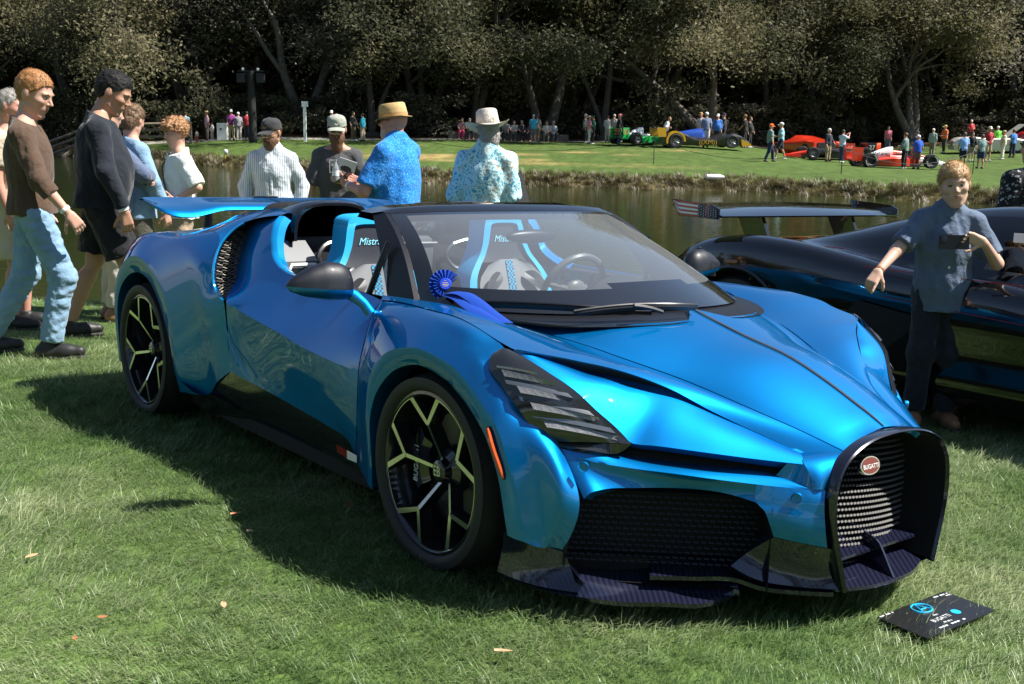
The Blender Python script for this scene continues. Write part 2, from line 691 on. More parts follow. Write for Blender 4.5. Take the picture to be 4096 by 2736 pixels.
# dry reeds along the far bank
reedc = bpy.data.collections.new('reed_source')
M_REED = blade_mat('dry_reed', (.065, .050, .022), (.13, .105, .045), (.22, .19, .085), tr=.2)
for k in range(4):
    me = blade_mesh('reed_clump', 26, .22, .46, .75, .022, 60 + k, 2)
    me.materials.append(M_REED)
    o = bpy.data.objects.new('reed_clump', me)
    reedc.objects.link(o)
n = 5200
X = rng.uniform(-34, 30, n)
dd = rng.normal(.25, .42, n)
Y = far_edge(X) + dd
reeds = scatter('bank_reeds', np.stack([X, Y, np.maximum(height(X, Y), WATER_Z - .05)], 1), rng.uniform(0, 6.28, n), rng.uniform(.28, .66, n), reedc)
tag(reeds, 'fringe of brown dry grass along the far edge of the pond', 'dry grass', kind='stuff')

# ================================================================ oak wood behind the lawn
def leaf_mat(name, c1, c2, c3):
    m = blade_mat(name, c1, c2, c3, tr=.42)
    for n_ in m.node_tree.nodes:
        if n_.type == 'TEX_NOISE':
            n_.inputs['Scale'].default_value = .16
            n_.inputs['Detail'].default_value = 6
        if n_.type == 'BSDF_PRINCIPLED':
            n_.inputs['Roughness'].default_value = .6
            n_.inputs['Specular IOR Level'].default_value = .2
    return m


M_LEAF = [leaf_mat('oak_leaves_dark', (0.045, 0.051, 0.027), (0.084, 0.087, 0.046), (0.166, 0.153, 0.093)),
          leaf_mat('oak_leaves_olive', (0.067, 0.071, 0.036), (0.138, 0.132, 0.067), (0.254, 0.221, 0.129)),
          leaf_mat('oak_leaves_grey', (0.068, 0.070, 0.050), (0.125, 0.121, 0.087), (0.203, 0.189, 0.142))]
M_BARK = mat('oak_bark', (.085, .072, .058), .9, noise=(3, (.15, .132, .11), .8), bump=(9, .9, .05))
M_BARK2 = mat('dark_bark', (.048, .041, .034), .9, noise=(3, (.085, .074, .062), .8), bump=(9, .9, .05))


def limb(mb, r, p, d, ln, rad, depth, tips, bend=.35, up=.12):
    n = 6
    P, RR = [p.copy()], [rad]
    q, dd = p.copy(), d.copy()
    for k in range(n):
        dd = dd + r.normal(0, bend / n * 1.6, 3) + np.array([0, 0, up / n])
        dd /= np.linalg.norm(dd)
        q = q + dd * ln / n
        P.append(q.copy())
        RR.append(rad * (1 - .55 * (k + 1) / n))
    mb.tube(P, RR, 8 if rad > .12 else 5, caps=False)
    if depth == 0:
        tips.append((P[-1], ln))
        tips.append((P[-3], ln))
        return
    for k in range(r.integers(2, 4) if depth > 1 else 3):
        t = r.integers(3, n + 1)
        a = r.normal(0, 1, 3)
        a -= dd * a.dot(dd)
        a /= np.linalg.norm(a)
        nd = dd * r.uniform(.5, .9) + a * r.uniform(.5, .95) + np.array([0, 0, .05])
        nd /= np.linalg.norm(nd)
        limb(mb, r, P[t].copy(), nd, ln * r.uniform(.55, .8), RR[t] * .68, depth - 1, tips, bend, up * .5)


def leaves(r, tips, n_per, spread, size, droop=.25):
    C = []
    for p, ln in tips:
        s = spread * r.uniform(.6, 1.25)
        k = int(n_per * r.uniform(.7, 1.3))
        q = r.normal(0, 1, (k, 3))
        q /= np.linalg.norm(q, axis=1, keepdims=True)
        q *= (r.uniform(0, 1, (k, 1)) ** .5) * s
        q[:, 2] *= .62
        q[:, 2] -= droop * s * (r.uniform(0, 1, k) ** 2)
        C.append(p + q)
    C = np.concatenate(C)
    n = len(C)
    a = r.normal(0, 1, (n, 3))
    a[:, 2] *= .7
    a /= np.linalg.norm(a, axis=1, keepdims=True)
    b = np.cross(a, r.normal(0, 1, (n, 3)))
    b /= np.linalg.norm(b, axis=1, keepdims=True)
    s = size * r.uniform(.6, 1.35, (n, 1))
    V = np.stack([C - a * s * .9, C + b * s * .42, C + a * s * .9, C - b * s * .42], 1).reshape(-1, 3)
    F = np.arange(4 * n).reshape(n, 4)
    return V, F


def make_tree(seed, lean, H, spread, fork, leafmat, bark, n_per=150, size=.15, crown_low=0.0):
    r = np.random.default_rng(seed)
    mb = MB()
    tips = []
    base = np.array([0, 0, -.3])
    nt_ = len(fork)
    mb.tube([base, base + np.array([0, 0, .5])], [.55 * H / 14, .40 * H / 14], 9, caps=False)
    for az, tilt, ln, rad in fork:
        d = np.array([math.cos(az) * math.sin(tilt), math.sin(az) * math.sin(tilt), math.cos(tilt)])
        limb(mb, r, base + np.array([0, 0, .4]), d, ln, rad, 3, tips, .42, .25)
    # low skirts of foliage
    for k in range(int(crown_low)):
        a = r.uniform(0, 6.28)
        tips.append((np.array([math.cos(a) * r.uniform(1, spread), math.sin(a) * r.uniform(1, spread), r.uniform(.35, .6) * H]), 1.0))
    tm = mb.data('trunk', bark, angle=80)
    V, F = leaves(r, tips, n_per, spread * .42, size)
    cm = mesh_data('crown', V, F, [leafmat], smooth=False)
    return tm, cm


PROT = [make_tree(1, 0, 14, 4.2, [(.3, .35, 5.5, .30), (2.9, .45, 5.5, .26), (1.6, .2, 6, .26)], M_LEAF[1], M_BARK, 230, .125),
        make_tree(2, 0, 14, 4.2, [(.2, .55, 7.0, .32), (3.5, .3, 5.5, .24)], M_LEAF[0], M_BARK2, 240, .125),
        make_tree(3, 0, 15, 4.0, [(1.2, .12, 7.5, .30), (4.2, .35, 5.5, .20)], M_LEAF[0], M_BARK2, 230, .125),
        make_tree(4, 0, 13, 4.4, [(0.1, .45, 5.5, .30), (3.2, .4, 6, .30), (5, .5, 5, .2)], M_LEAF[2], M_BARK, 230, .125),
        make_tree(5, 0, 14, 3.6, [(2.0, .10, 8.0, .22), (5.5, .2, 7.0, .16)], M_LEAF[0], M_BARK2, 210, .125),
        make_tree(6, 0, 13, 4.6, [(.0, .6, 7, .34), (2.6, .35, 6.5, .28)], M_LEAF[1], M_BARK, 240, .125, crown_low=14)]


def place_tree(k, X, Y, s, rz, label, group, name='oak_tree', sz=None):
    if X > 13:
        X, Y, s = X * 1.09, Y * 1.09, s * 1.06
    root = empty(name, (X, Y, float(height(X, Y))), rz)
    root.scale = (s, s, sz or s)
    tag(root, label, 'tree', group)
    tm, cm = PROT[k]
    obj('trunk', tm, root)
    obj('crown', cm, root)
    return root


G_OAK = 'oaks along the edge of the wood'
# the front row, standing where the trunks show
place_tree(0, 24.9, 70, 1.10, .35, 'big forked oak with two stout trunks behind the race cars', G_OAK)
place_tree(3, 33, 73, 1.15, 2.0, 'broad pale oak hung with moss beyond the white classic car', G_OAK)
place_tree(5, 12.5, 72, 1.12, 2.6, 'sunlit golden-green oak drooping low over the blue prototype racer', G_OAK)
place_tree(1, 1.6, 69.5, 1.15, .0, 'dark oak with a long trunk leaning right beside the pine-straw slope', G_OAK)
place_tree(2, -2.8, 71, 1.2, .6, 'tall straight dark oak rising behind the woman with the wide hat', G_OAK)
place_tree(3, -13.5, 72, 1.2, .9, 'grey-green oak with wide crooked limbs above the light pole', G_OAK)
place_tree(4, -9.0, 70, 1.15, 1.2, 'slender dark tree right behind the white post', G_OAK, 'slender_tree')
place_tree(1, -28.5, 74, 1.2, 3.4, 'dense dark oak behind the wooden rail fence', G_OAK)
place_tree(5, -21.5, 75, 1.15, 4.2, 'olive oak with drooping skirts left of the light pole', G_OAK)
place_tree(4, 5.6, 70.5, 1.1, 4.0, 'slender tree with bare lower stem between the leaning oaks', G_OAK, 'slender_tree')
place_tree(2, 8.8, 74, 1.15, 2.2, 'upright dark oak behind the green racing car', G_OAK)
place_tree(2, 18.0, 75, 1.15, 4.6, 'upright dark oak behind the walker in the orange cap', G_OAK)
place_tree(4, 16.2, 71.5, 1.05, .4, 'thin slanting tree near the orange chair', G_OAK, 'slender_tree')
place_tree(1, 20.3, 73, 1.0, 2.9, 'thin dark oak leaning left beside the forked oak', G_OAK)
place_tree(0, -6.2, 74, 1.15, 3.0, 'olive oak with a rust-brown patch behind the pine-straw slope', G_OAK)
place_tree(2, 29.0, 77, 1.1, 5.5, 'dark upright oak behind the moss-hung oak', G_OAK)
place_tree(1, 38.5, 76, 1.2, 1.0, 'dark oak at the far end of the classic car row', G_OAK)
place_tree(0, -35, 76, 1.2, 1.5, 'olive oak at the end of the rail fence', G_OAK)
place_tree(3, -17.6, 78, 1.2, 5.0, 'pale oak showing between the pole and the fence trees', G_OAK)
# the wood behind: same-looking dark trees in depth
rt = np.random.default_rng(5)
for row, (Y0, n, s0) in enumerate(((80, 17, 1.25), (88, 18, 1.45), (97, 18, 1.7))):
    for j in range(n):
        X = -46 - row * 4 + (98 + row * 8) * (j + rt.uniform(.2, .8)) / n
        place_tree(int(rt.integers(0, 6)), X, Y0 + rt.uniform(-2.5, 2.5), s0 * rt.uniform(.9, 1.12), rt.uniform(0, 6.28),
                   'dark tree deep in the wood behind the front oaks', 'trees deep in the wood', 'wood_tree')

# oaks added out of view around the camera to darken reflections and sky fill
for j in range(26):
    a = R(100 + 340 * (j + rt.uniform(.2, .8)) / 26 - 10)
    rr = rt.uniform(24, 40)
    X, Y = 2 + rr * math.cos(a) * 1.1, 2 + rr * math.sin(a)
    if Y < 6 and abs(X) > 0 and not (X > 8 and Y > -16):
        place_tree(int(rt.integers(0, 6)), X, Y, rt.uniform(.8, 1.0), rt.uniform(0, 6.28), 'unseen oak added to darken the paint reflections', 'unseen oaks added for the reflections')

# understorey shrubs
SHR = []
for k in range(4):
    r = np.random.default_rng(40 + k)
    tips = [(np.array([r.normal(0, .9), r.normal(0, .7), r.uniform(.3, 2.3)]), 1) for _ in range(16)]
    V, F = leaves(r, tips, 95, .75, .12, .1)
    SHR.append(mesh_data('foliage', V, F, [M_LEAF[0] if k < 3 else M_LEAF[2]], smooth=False))
sb = MB()
for k in range(6):
    a = k * 1.05
    sb.tube([(0, 0, -.1), (.3 * math.cos(a), .3 * math.sin(a), .8), (.7 * math.cos(a), .6 * math.sin(a), 1.8)], [.04, .03, .015], 5, caps=False)
STEM = sb.data('stem', M_BARK2)
for j in range(150):
    X = -46 + 98 * ((j % 75) + rt.uniform(.1, .9)) / 75
    Y = float(np.interp(X, [-60, -20, -6, 3, 8, 14, 22, 40], [68.5, 68.2, 69, 69.6, 70, 72, 77, 77])) + (rt.uniform(0, 5.5) if j < 75 else rt.uniform(9, 20))
    if -3.5 < X < 3.0 and Y < 72:
        Y += 3.5
    s = rt.uniform(.75, 1.5) if j < 75 else rt.uniform(1.9, 2.9)
    root = empty('shrub', (X, Y, float(height(X, Y))), rt.uniform(0, 6.28))
    root.scale = (s * 1.15, s, s * rt.uniform(.8, 1.25))
    tag(root, 'dark leafy shrub in the shade under the oaks', 'shrub', 'shrubs under the oaks')
    obj('stem', STEM, root)
    obj('foliage', SHR[j % 4], root)

# ================================================================ the blue roadster
def flake_paint(name, base, edge, rough=.3, metal=.85):
    m = mat(name, base, rough, metal, coat=1.0, coat_rough=.015, tint=edge)
    nt = m.node_tree
    b = nt.nodes['Principled BSDF']
    tc = nt.nodes.new('ShaderNodeTexCoord')
    vo = nt.nodes.new('ShaderNodeTexVoronoi')
    vo.inputs['Scale'].default_value = 900
    nt.links.new(tc.outputs['Object'], vo.inputs['Vector'])
    bp = nt.nodes.new('ShaderNodeBump')
    bp.inputs['Strength'].default_value = .06
    bp.inputs['Distance'].default_value = .001
    nt.links.new(vo.outputs['Color'], bp.inputs['Height'])
    nt.links.new(bp.outputs[0], b.inputs['Normal'])
    return m


def carbon(name, c1, c2, rough=.22, scale=170.0):
    """twill weave, clear coated"""
    m = mat(name, c1, rough, 0.35, coat=1.0, coat_rough=.02)
    nt = m.node_tree
    b = nt.nodes['Principled BSDF']
    tc = nt.nodes.new('ShaderNodeTexCoord')
    w = nt.nodes.new('ShaderNodeTexWave')
    w.wave_type = 'BANDS'
    w.bands_direction = 'DIAGONAL'
    w.inputs['Scale'].default_value = scale / 6.28
    w.inputs['Distortion'].default_value = 0.0
    nt.links.new(tc.outputs['Object'], w.inputs['Vector'])
    mx = nt.nodes.new('ShaderNodeMixRGB')
    mx.inputs['Color1'].default_value = rgb(c1)
    mx.inputs['Color2'].default_value = rgb(c2)
    nt.links.new(w.outputs['Fac'], mx.inputs['Fac'])
    nt.links.new(mx.outputs[0], b.inputs['Base Color'])
    return m


M_PAINT = flake_paint('blue_flake_paint', (.003, .195, .51), (.02, .075, .38), .50, .93)
M_CARBON = carbon('navy_carbon', (.008, .009, .020), (.020, .023, .055))
M_BLKGLOSS = mat('gloss_black', (.008, .009, .012), .12, coat=1.0)
M_BLKPL = mat('satin_black_plastic', (.007, .0075, .010), .36, bump=(300, .15, .001))
M_VOID = mat('unlit_black_liner', (.004, .004, .005), .8)
M_RUBBER = mat('tyre_rubber', (.016, .016, .017), .62, bump=(140, .25, .001))
M_RIMB = mat('rim_black', (.010, .010, .012), .22, coat=.8)
M_RIMM = mat('machined_alloy', (.78, .78, .77), .20, 1.0)
M_CHROME = mat('bright_metal', (.75, .76, .78), .14, 1.0)
M_CYANTRIM = mat('cyan_trim_paint', (.004, .30, .72), .18, .35, coat=1.0)
M_LEATHC = mat('cyan_leather', (.012, .36, .68), .42, bump=(420, .3, .002))
M_LEATHB = mat('navy_leather', (.018, .022, .034), .45, bump=(420, .35, .002))
M_ALU = mat('silver_trim', (.26, .265, .27), .34, .9)
M_GREYPL = mat('grey_cabin_trim', (.14, .145, .15), .32, .4)
M_AMBER = mat('amber_marker', (.62, .085, .006), .25, coat=1.0)
M_WHITE = mat('white_paint', (.78, .78, .76), .4)
M_RED = mat('red_paint', (.45, .02, .02), .4, coat=.4)


def thin_glass(name, col, alpha, rough=.0, haze_veil=.08):
    m = bpy.data.materials.new(name)
    m.use_nodes = True
    nt = m.node_tree
    nt.nodes.clear()
    o = nt.nodes.new('ShaderNodeOutputMaterial')
    tr = nt.nodes.new('ShaderNodeBsdfTransparent')
    tr.inputs['Color'].default_value = rgb(col)
    gl = nt.nodes.new('ShaderNodeBsdfGlossy')
    gl.inputs['Roughness'].default_value = rough
    gl.inputs['Color'].default_value = (1, 1, 1, 1)
    fr = nt.nodes.new('ShaderNodeFresnel')
    fr.inputs['IOR'].default_value = alpha
    mx = nt.nodes.new('ShaderNodeMixShader')
    nt.links.new(fr.outputs[0], mx.inputs['Fac'])
    nt.links.new(tr.outputs[0], mx.inputs[1])
    nt.links.new(gl.outputs[0], mx.inputs[2])
    df = nt.nodes.new('ShaderNodeBsdfDiffuse')  # pale diffuse layer imitating sky reflection and haze on the glass
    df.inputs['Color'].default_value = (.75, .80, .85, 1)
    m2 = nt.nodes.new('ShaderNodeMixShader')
    m2.inputs['Fac'].default_value = haze_veil
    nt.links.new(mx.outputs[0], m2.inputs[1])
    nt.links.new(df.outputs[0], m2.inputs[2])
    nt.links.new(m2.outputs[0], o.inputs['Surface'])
    return m


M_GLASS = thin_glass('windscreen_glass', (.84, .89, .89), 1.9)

roadster = empty('sports_car', mw=CARM)
tag(roadster, 'metallic blue open two-seat sports car with horseshoe grille and raised rear wing', 'sports car')


def grid_normals(G, ref):
    du = np.gradient(G, axis=1)
    dv = np.gradient(G, axis=0)
    n = np.cross(du, dv)
    n /= np.maximum(np.linalg.norm(n, axis=2, keepdims=True), 1e-9)
    c = (G - np.asarray(ref)).reshape(-1, 3)
    s = 1 if (n.reshape(-1, 3) * c).sum() > 0 else -1
    return n * s


def panel(mb, G, ref=(0, 0, .35), flange=.022, edges='uvUV', gap=.0):
    """grid as an outward facing sheet with edges turned inwards; u/U = first/last row, v/V = first/last column"""
    G = np.asarray(G, float)
    n = grid_normals(G, ref)
    du = np.gradient(G, axis=1)
    dv = np.gradient(G, axis=0)
    flip = (np.cross(du, dv) * n).sum() < 0
    mb.grid(G, flip=flip)
    if flange:
        for e in edges:
            if e == 'u':
                a, nn = G[0], n[0]
            elif e == 'U':
                a, nn = G[-1][::-1], n[-1][::-1]
            elif e == 'v':
                a, nn = G[::-1, 0], n[::-1, 0]
            else:
                a, nn = G[:, -1], n[:, -1]
            mb.grid(np.stack([a - nn * flange, a]), flip=flip)
    return mb


def both(fn, name, mats, **kw):
    """build the right hand part and its mirrored left twin"""
    a = MB()
    fn(a)
    b = a.flipped_copy()
    return a.build(name, mats, roadster, **kw), b.build(name, mats, roadster, **kw)


def off(P, d):
    return [tuple(np.asarray(p) + np.asarray(d)) for p in P]


# ---- key lines of the body, right side (x forward, y left, z up, metres)
SHUT = [(1.300, -.645, .826), (1.447, -.570, .799), (1.615, -.520, .776), (1.762, -.460, .743), (1.910, -.390, .706),
        (2.193, -.300, .631), (2.324, -.250, .591), (2.444, -.206, .550)]
SPINE = [(1.600, 0, .872), (1.855, 0, .806), (2.069, 0, .758), (2.216, 0, .703), (2.330, 0, .652), (2.386, 0, .626), (2.437, 0, .598)]
LIP = [(1.709,-0.880,0.803), (1.768,-0.800,0.787), (1.828,-0.710,0.767), (1.871,-0.655,0.754), (1.930,-0.585,0.730),
       (2.017,-0.500,0.688), (2.101,-0.430,0.636), (2.225,-0.350,0.580), (2.347,-0.290,0.536)]
HLTOP = [(1.684,-0.890,0.796), (1.789,-0.850,0.752), (1.894,-0.800,0.694), (1.968,-0.740,0.611), (2.034,-0.685,0.547)]
SLOTUP = [(2.034,-0.685,0.547), (2.071,-0.655,0.547), (2.182,-0.550,0.537), (2.288,-0.440,0.525), (2.395,-0.335,0.517)]
BLADET = [(1.842,-0.868,0.533), (1.960,-0.780,0.519), (2.007,-0.710,0.504), (2.060,-0.640,0.494), (2.168,-0.530,0.484),
          (2.329,-0.390,0.476), (2.435,-0.340,0.451)]
BLADEL = [(1.847,-0.872,0.533), (1.889,-0.855,0.517), (1.956,-0.810,0.497), (2.054,-0.725,0.483), (2.152,-0.625,0.473),
          (2.255,-0.510,0.459), (2.435,-0.340,0.448)]
CREST = [(.765, -.812, .848), (1.02, -.860, .868), (1.19, -.876, .868), (1.404,-0.885,0.861), (1.482,-0.890,0.849), (1.621,-0.890,0.816),
         (1.703,-0.885,0.800)]


def on(P, x):
    P = np.asarray(P)
    return np.array([np.interp(x, P[:, 0], P[:, k]) for k in range(3)])


# ---- hood
def hood_grid():
    ks = np.linspace(0, 1, 15)
    xs0 = np.interp(ks, [0, .2, .4, .6, .8, .9, 1.0], [1.60, 1.695, 1.685, 1.645, 1.565, 1.48, 1.30])
    xs1 = np.interp(ks, [0, .35, .7, 1.0], [2.437, 2.450, 2.450, 2.444])
    SH = crom(SHUT, 80)
    SP = crom(SPINE, 80)
    G = []
    for k, a, b in zip(ks, xs0, xs1):
        row = []
        for t in np.linspace(0, 1, 34):
            x = a + (b - a) * t
            zs = np.interp(x, SP[:, 0], SP[:, 2])
            s = on(SH, x)
            y = s[1] * k
            z = s[2] + (zs - s[2]) * (1 - k ** 2.7)
            row.append((x, y + (.0025 if k == 1 else 0), z))
        G.append(row)
    return np.array(G)


mb = MB()
HG = hood_grid()
panel(mb, HG, edges='UvV', flange=.02)
mb.mirror_y()
hood = mb.build('hood', M_PAINT, roadster, weld=.0008, angle=40)
mb = MB()
S = crom(SPINE, 30)
w = np.interp(np.linspace(0, 1, 30), [0, .1, .9, 1], [.006, .009, .007, .002])
mb.grid(np.stack([S + np.stack([0 * w, a * w, 0 * w + b], 1) for a, b in ((-1.0, -.003), (-.75, .006), (.75, .006), (1.0, -.003))]), flip=True)
mb.build('hood_spine', mat('spine_alloy', (.20, .25, .30), .25, .9), hood)

# ---- fender top: ledge between shut line and lip, then the trough and the brow above the lamp
INNER = [(.768, -.790, .858), (.94, -.756, .858), (1.19, -.690, .852), (1.295, -.652, .830)] + off(SHUT[1:], (0, -.0045, 0))


def fender_top(mb):
    outer = CREST + LIP[1:]
    nu = 60
    A = crom(INNER, nu)
    B = crom(outer, nu)
    rows = []
    for t in np.linspace(0, 1, 9):
        rows.append(A * (1 - t) + B * t + np.array([0, 0, 1]) * (.012 * math.sin(math.pi * t)) * (1 - np.linspace(0, 1, nu) ** 4)[:, None])
    rows[-1] = B
    panel(mb, np.array(rows), edges='uv', flange=.02)
    # trough under the lip
    nl = 40
    L = crom(LIP, nl)
    O = crom(HLTOP + SLOTUP[1:], nl)
    u = np.linspace(0, 1, nl)
    d = np.interp(u, [0, .05, .22, .36, .50, .66, .8, 1.0], [0, .012, .040, .038, .022, .008, .002, .0])
    rec = np.stack([-.2 * d, .9 * d, -d], 1)
    wall = np.stack([L, L + np.stack([0 * d, .1 * d, -.25 * d], 1), L + rec])
    panel(mb, wall, edges='', flange=0)
    t0 = L + rec
    rows = []
    for t in np.linspace(0, 1, 9):
        bow = .016 * math.sin(math.pi * t) * np.interp(u, [0, .3, .7, 1], [.2, 1, 1, .5])
        rows.append(t0 * (1 - t) + O * t + np.stack([.3 * bow, -.2 * bow, bow], 1))
    panel(mb, np.array(rows), edges='U', flange=.03)


both(fender_top, 'fender_top', M_PAINT, weld=.0005, angle=30)


def scoop_void(mb):
    nl = 20
    L = crom(LIP, 40)[3:23]
    u = np.linspace(0, 1, nl)
    d = np.interp(np.linspace(.08, .56, nl), [0, .05, .22, .36, .50, .66, .8, 1.0], [0, .012, .040, .038, .022, .008, .002, .0])
    e = .004 * np.sin(np.pi * u)
    a = L + np.stack([.006 + 0 * d, -.002 + 0 * d, -.10 * d - .001], 1)
    b = L + np.stack([-.2 * d + .008, .72 * d, -d + .005], 1)
    k = np.interp(u, [0, .15, .7, 1], [0.02, .9, 1, .02])[:, None]
    c = (a + b) / 2
    mb.grid(np.stack([c + (a - c) * k, c + (b - c) * k]))


both(scoop_void, 'scoop_opening', M_VOID)

# ---- front fender, a polar grid round the wheel arch
FA = [(.985, -.975, .185), (1.0, -.990, .33), (1.004, -1.0, .446), (1.05, -1.0, .56), (1.167, -1.0, .659), (1.32, -1.0, .702), (1.477, -1.0, .680), (1.53, -1.0, .657), (1.57, -1.0, .637), (1.61, -1.0, .613), (1.66, -1.0, .576), (1.709, -1.0, .528), (1.766, -.997, .425), (1.797, -.992, .31), (1.806, -.985, .248)]
FF = [(.935, -.968, .195), (.945, -.982, .35), (.965, -.998, .485), (1.02, -1.008, .615), (1.13, -1.013, .715), (1.32, -1.016, .762), (1.50, -1.014, .742), (1.55, -1.013, .727), (1.59, -1.012, .708), (1.635, -1.01, .680), (1.70, -1.006, .630), (1.760, -1.000, .575), (1.825, -.988, .44), (1.855, -.975, .31), (1.862, -.965, .240)]
FM = [(.86, -.945, .21), (.875, -.962, .355), (.89, -.975, .50), (.915, -.968, .665), (1.02, -.952, .785), (1.30, -.958, .825), (1.49, -.965, .805), (1.55, -.967, .790), (1.595, -.97, .770), (1.64, -.973, .745), (1.71, -.973, .680), (1.775, -.968, .61), (1.862, -.950, .47), (1.90, -.932, .32), (1.905, -.925, .226)]
FT = [(.779, -.922, .232), (.806, -.938, .36), (.834, -.951, .50), (.830, -.934, .655), (.775, -.815, .842), (1.19, -.878, .866), (1.485,-0.892,0.848), (1.623,-0.893,0.811), (1.682,-0.893,0.780), (1.734,-0.892,0.736), (1.781,-0.888,0.681), (1.823,-0.880,0.618), (1.897,-0.853,0.516), (1.986,-0.855,0.375), (1.928,-0.865,0.209)]


def front_fender(mb):
    n = 136

    def cc(P):
        return crom(P, n, arc=False)
    extra = cc([(.80, -.88, .22), (.83, -.95, .357), (.86, -.965, .50), (.868, -.952, .66), (.86, -.880, .825), (1.24, -.915, .852), (1.468,-0.930,0.844),
                (1.586,-0.935,0.801), (1.637,-0.940,0.773), (1.686,-0.948,0.726), (1.742,-0.945,0.672), (1.794,-0.930,0.614), (1.918,-0.905,0.509), (1.972,-0.900,0.379), (1.910,-0.900,0.224)])
    extra[:10] = (cc(FM)[:10] + cc(FT)[:10]) / 2
    T = cc(FT)
    CR = crom(CREST, 60)
    for j in range(int(4.3 / 15 * n), int(7.6 / 15 * n)):
        T[j] = on(CR, T[j, 0]) + np.array([0, .004, -.002])
    A = np.stack([T, extra, cc(FM), cc(FF)])
    G = np.stack([crom(A[:, j], 33) for j in range(n)], axis=1)
    panel(mb, G, ref=(1.35, 0, .3), edges='uvV', flange=.02)
    B = np.stack([cc(FF), (cc(FF) * .5 + cc(FA) * .5) + np.array([0, -.004, 0]), cc(FA), cc(FA) + np.array([0, .05, 0])])
    G = np.stack([crom(B[:3, j], 6) for j in range(n)], axis=1)
    panel(mb, G, ref=(1.35, 0, .3), edges='', flange=0)
    panel(mb, np.stack([cc(FA), cc(FA) + np.array([0, .09, 0])]), ref=(1.35, 0, 5), edges='', flange=0)


ff = both(front_fender, 'front_fender', M_PAINT, weld=.0005, angle=24)


def marker(mb):
    P = crom([(1.729,-1.008,0.574), (1.757,-1.006,0.515), (1.782,-1.000,0.466), (1.798,-0.995,0.429)], 12)
    P[:, 1] -= .006
    mb.tube(P, [.004, .0075] + [.0085] * 8 + [.0075, .004], 8, squash=1.0)


def marker_rim(mb):
    P = crom([(1.724,-1.006,0.576), (1.754,-1.004,0.514), (1.779,-0.998,0.466), (1.798,-0.993,0.425)], 12)
    P[:, 1] -= .001
    mb.tube(P, [.006] + [.0115] * 10 + [.006], 8)


for f_, s_ in zip(ff, (1, -1)):
    a = MB()
    marker(a)
    b = MB()
    marker_rim(b)
    if s_ < 0:
        a, b = a.flipped_copy(), b.flipped_copy()
    r_ = b.build('side_marker', M_VOID, f_)
    a.build('marker_lens', M_AMBER, r_)

# ---- headlight
HLLEFT = [(1.639,-0.905,0.792), (1.645,-0.940,0.774), (1.655,-0.953,0.747), (1.715,-0.950,0.696), (1.789,-0.930,0.625), (1.816,-0.905,0.576), (1.837,-0.880,0.543), (1.842,-0.866,0.532)]
HLRIGHT = [(1.674,-0.892,0.797), (1.738,-0.872,0.776), (1.789,-0.850,0.752), (1.850,-0.822,0.719), (1.894,-0.800,0.694), (1.945,-0.760,0.640), (1.993,-0.718,0.589), (2.032,-0.690,0.544)]
HLBOT = [(1.842,-0.866,0.532), (1.962,-0.782,0.520), (2.002,-0.716,0.512), (2.032,-0.690,0.544)]


def hl_grid(n=24, m=10):
    A, B = crom(HLLEFT, n), crom(HLRIGHT, n)
    t = np.linspace(0, 1, m)[:, None, None]
    return A[None] * (1 - t) + B[None] * t


def headlight(mb):
    G = hl_grid()
    t = np.linspace(0, 1, 10)
    G = G + (np.sin(np.pi * t) * .010)[:, None, None] * np.array([.6, -.6, .5])
    G = G + np.array([.008, -.012, .006])
    panel(mb, G, ref=(1.6, 0, .4), edges='uUvV', flange=.014)
    A, B = crom(HLBOT, 16), crom([HLLEFT[-1], HLRIGHT[-1]], 16)
    panel(mb, np.stack([A, B]) + np.array([.008, -.012, .006]), ref=(1.6, 0, .4), edges='u', flange=.03)


def hl_strip(mb, p0, p1, q0, q1, lift=.026, n=8, fat=1.7):
    """quad strip between two pairs of points, lifted off the lens"""
    q0, q1 = p0 + (q0 - p0) * fat, p1 + (q1 - p1) * fat * 1.3
    a = np.linspace(p0, p1, n)
    b = np.linspace(q0, q1, n)
    t = np.sin(np.pi * np.linspace(0.12, .95, n))[:, None] * .008 + lift
    d = np.array([.62, -.55, .56])
    mb.grid(np.stack([a + d * t, b + d * t]))
    mb.grid(np.stack([b + d * t, b + d * (t - .008)]))
    mb.grid(np.stack([a + d * (t - .008), a + d * t]))


BARS = [((1.697,-0.940,0.733), (1.836,-0.842,0.708), (1.706,-0.940,0.722), (1.837,-0.840,0.701)),
        ((1.756,-0.925,0.691), (1.895,-0.800,0.660), (1.768,-0.925,0.680), (1.897,-0.798,0.653)),
        ((1.799,-0.905,0.645), (1.946,-0.755,0.610), (1.810,-0.905,0.634), (1.948,-0.753,0.603)),
        ((1.831,-0.880,0.594), (1.997,-0.710,0.554), (1.844,-0.880,0.583), (1.999,-0.709,0.548))]
SHEL = [((1.677,-0.947,0.744), (1.784,-0.868,0.732), (1.680,-0.946,0.740), (1.784,-0.868,0.729)),
        ((1.718,-0.943,0.706), (1.873,-0.820,0.680), (1.723,-0.942,0.699), (1.882,-0.817,0.674)),
        ((1.767,-0.925,0.661), (1.926,-0.778,0.630), (1.772,-0.924,0.654), (1.935,-0.775,0.624)),
        ((1.802,-0.905,0.614), (1.978,-0.735,0.583), (1.808,-0.904,0.607), (1.985,-0.731,0.576))]
M_HL = mat('smoked_lamp_cover', (.022, .024, .027), .10, coat=1.0)
M_HLBAR = mat('lamp_light_guide', (.34, .35, .36), .35, .5, noise=(520, (.05, .05, .055), .9))
M_HLSH = mat('lamp_silver_fin', (.30, .305, .31), .25, .8)
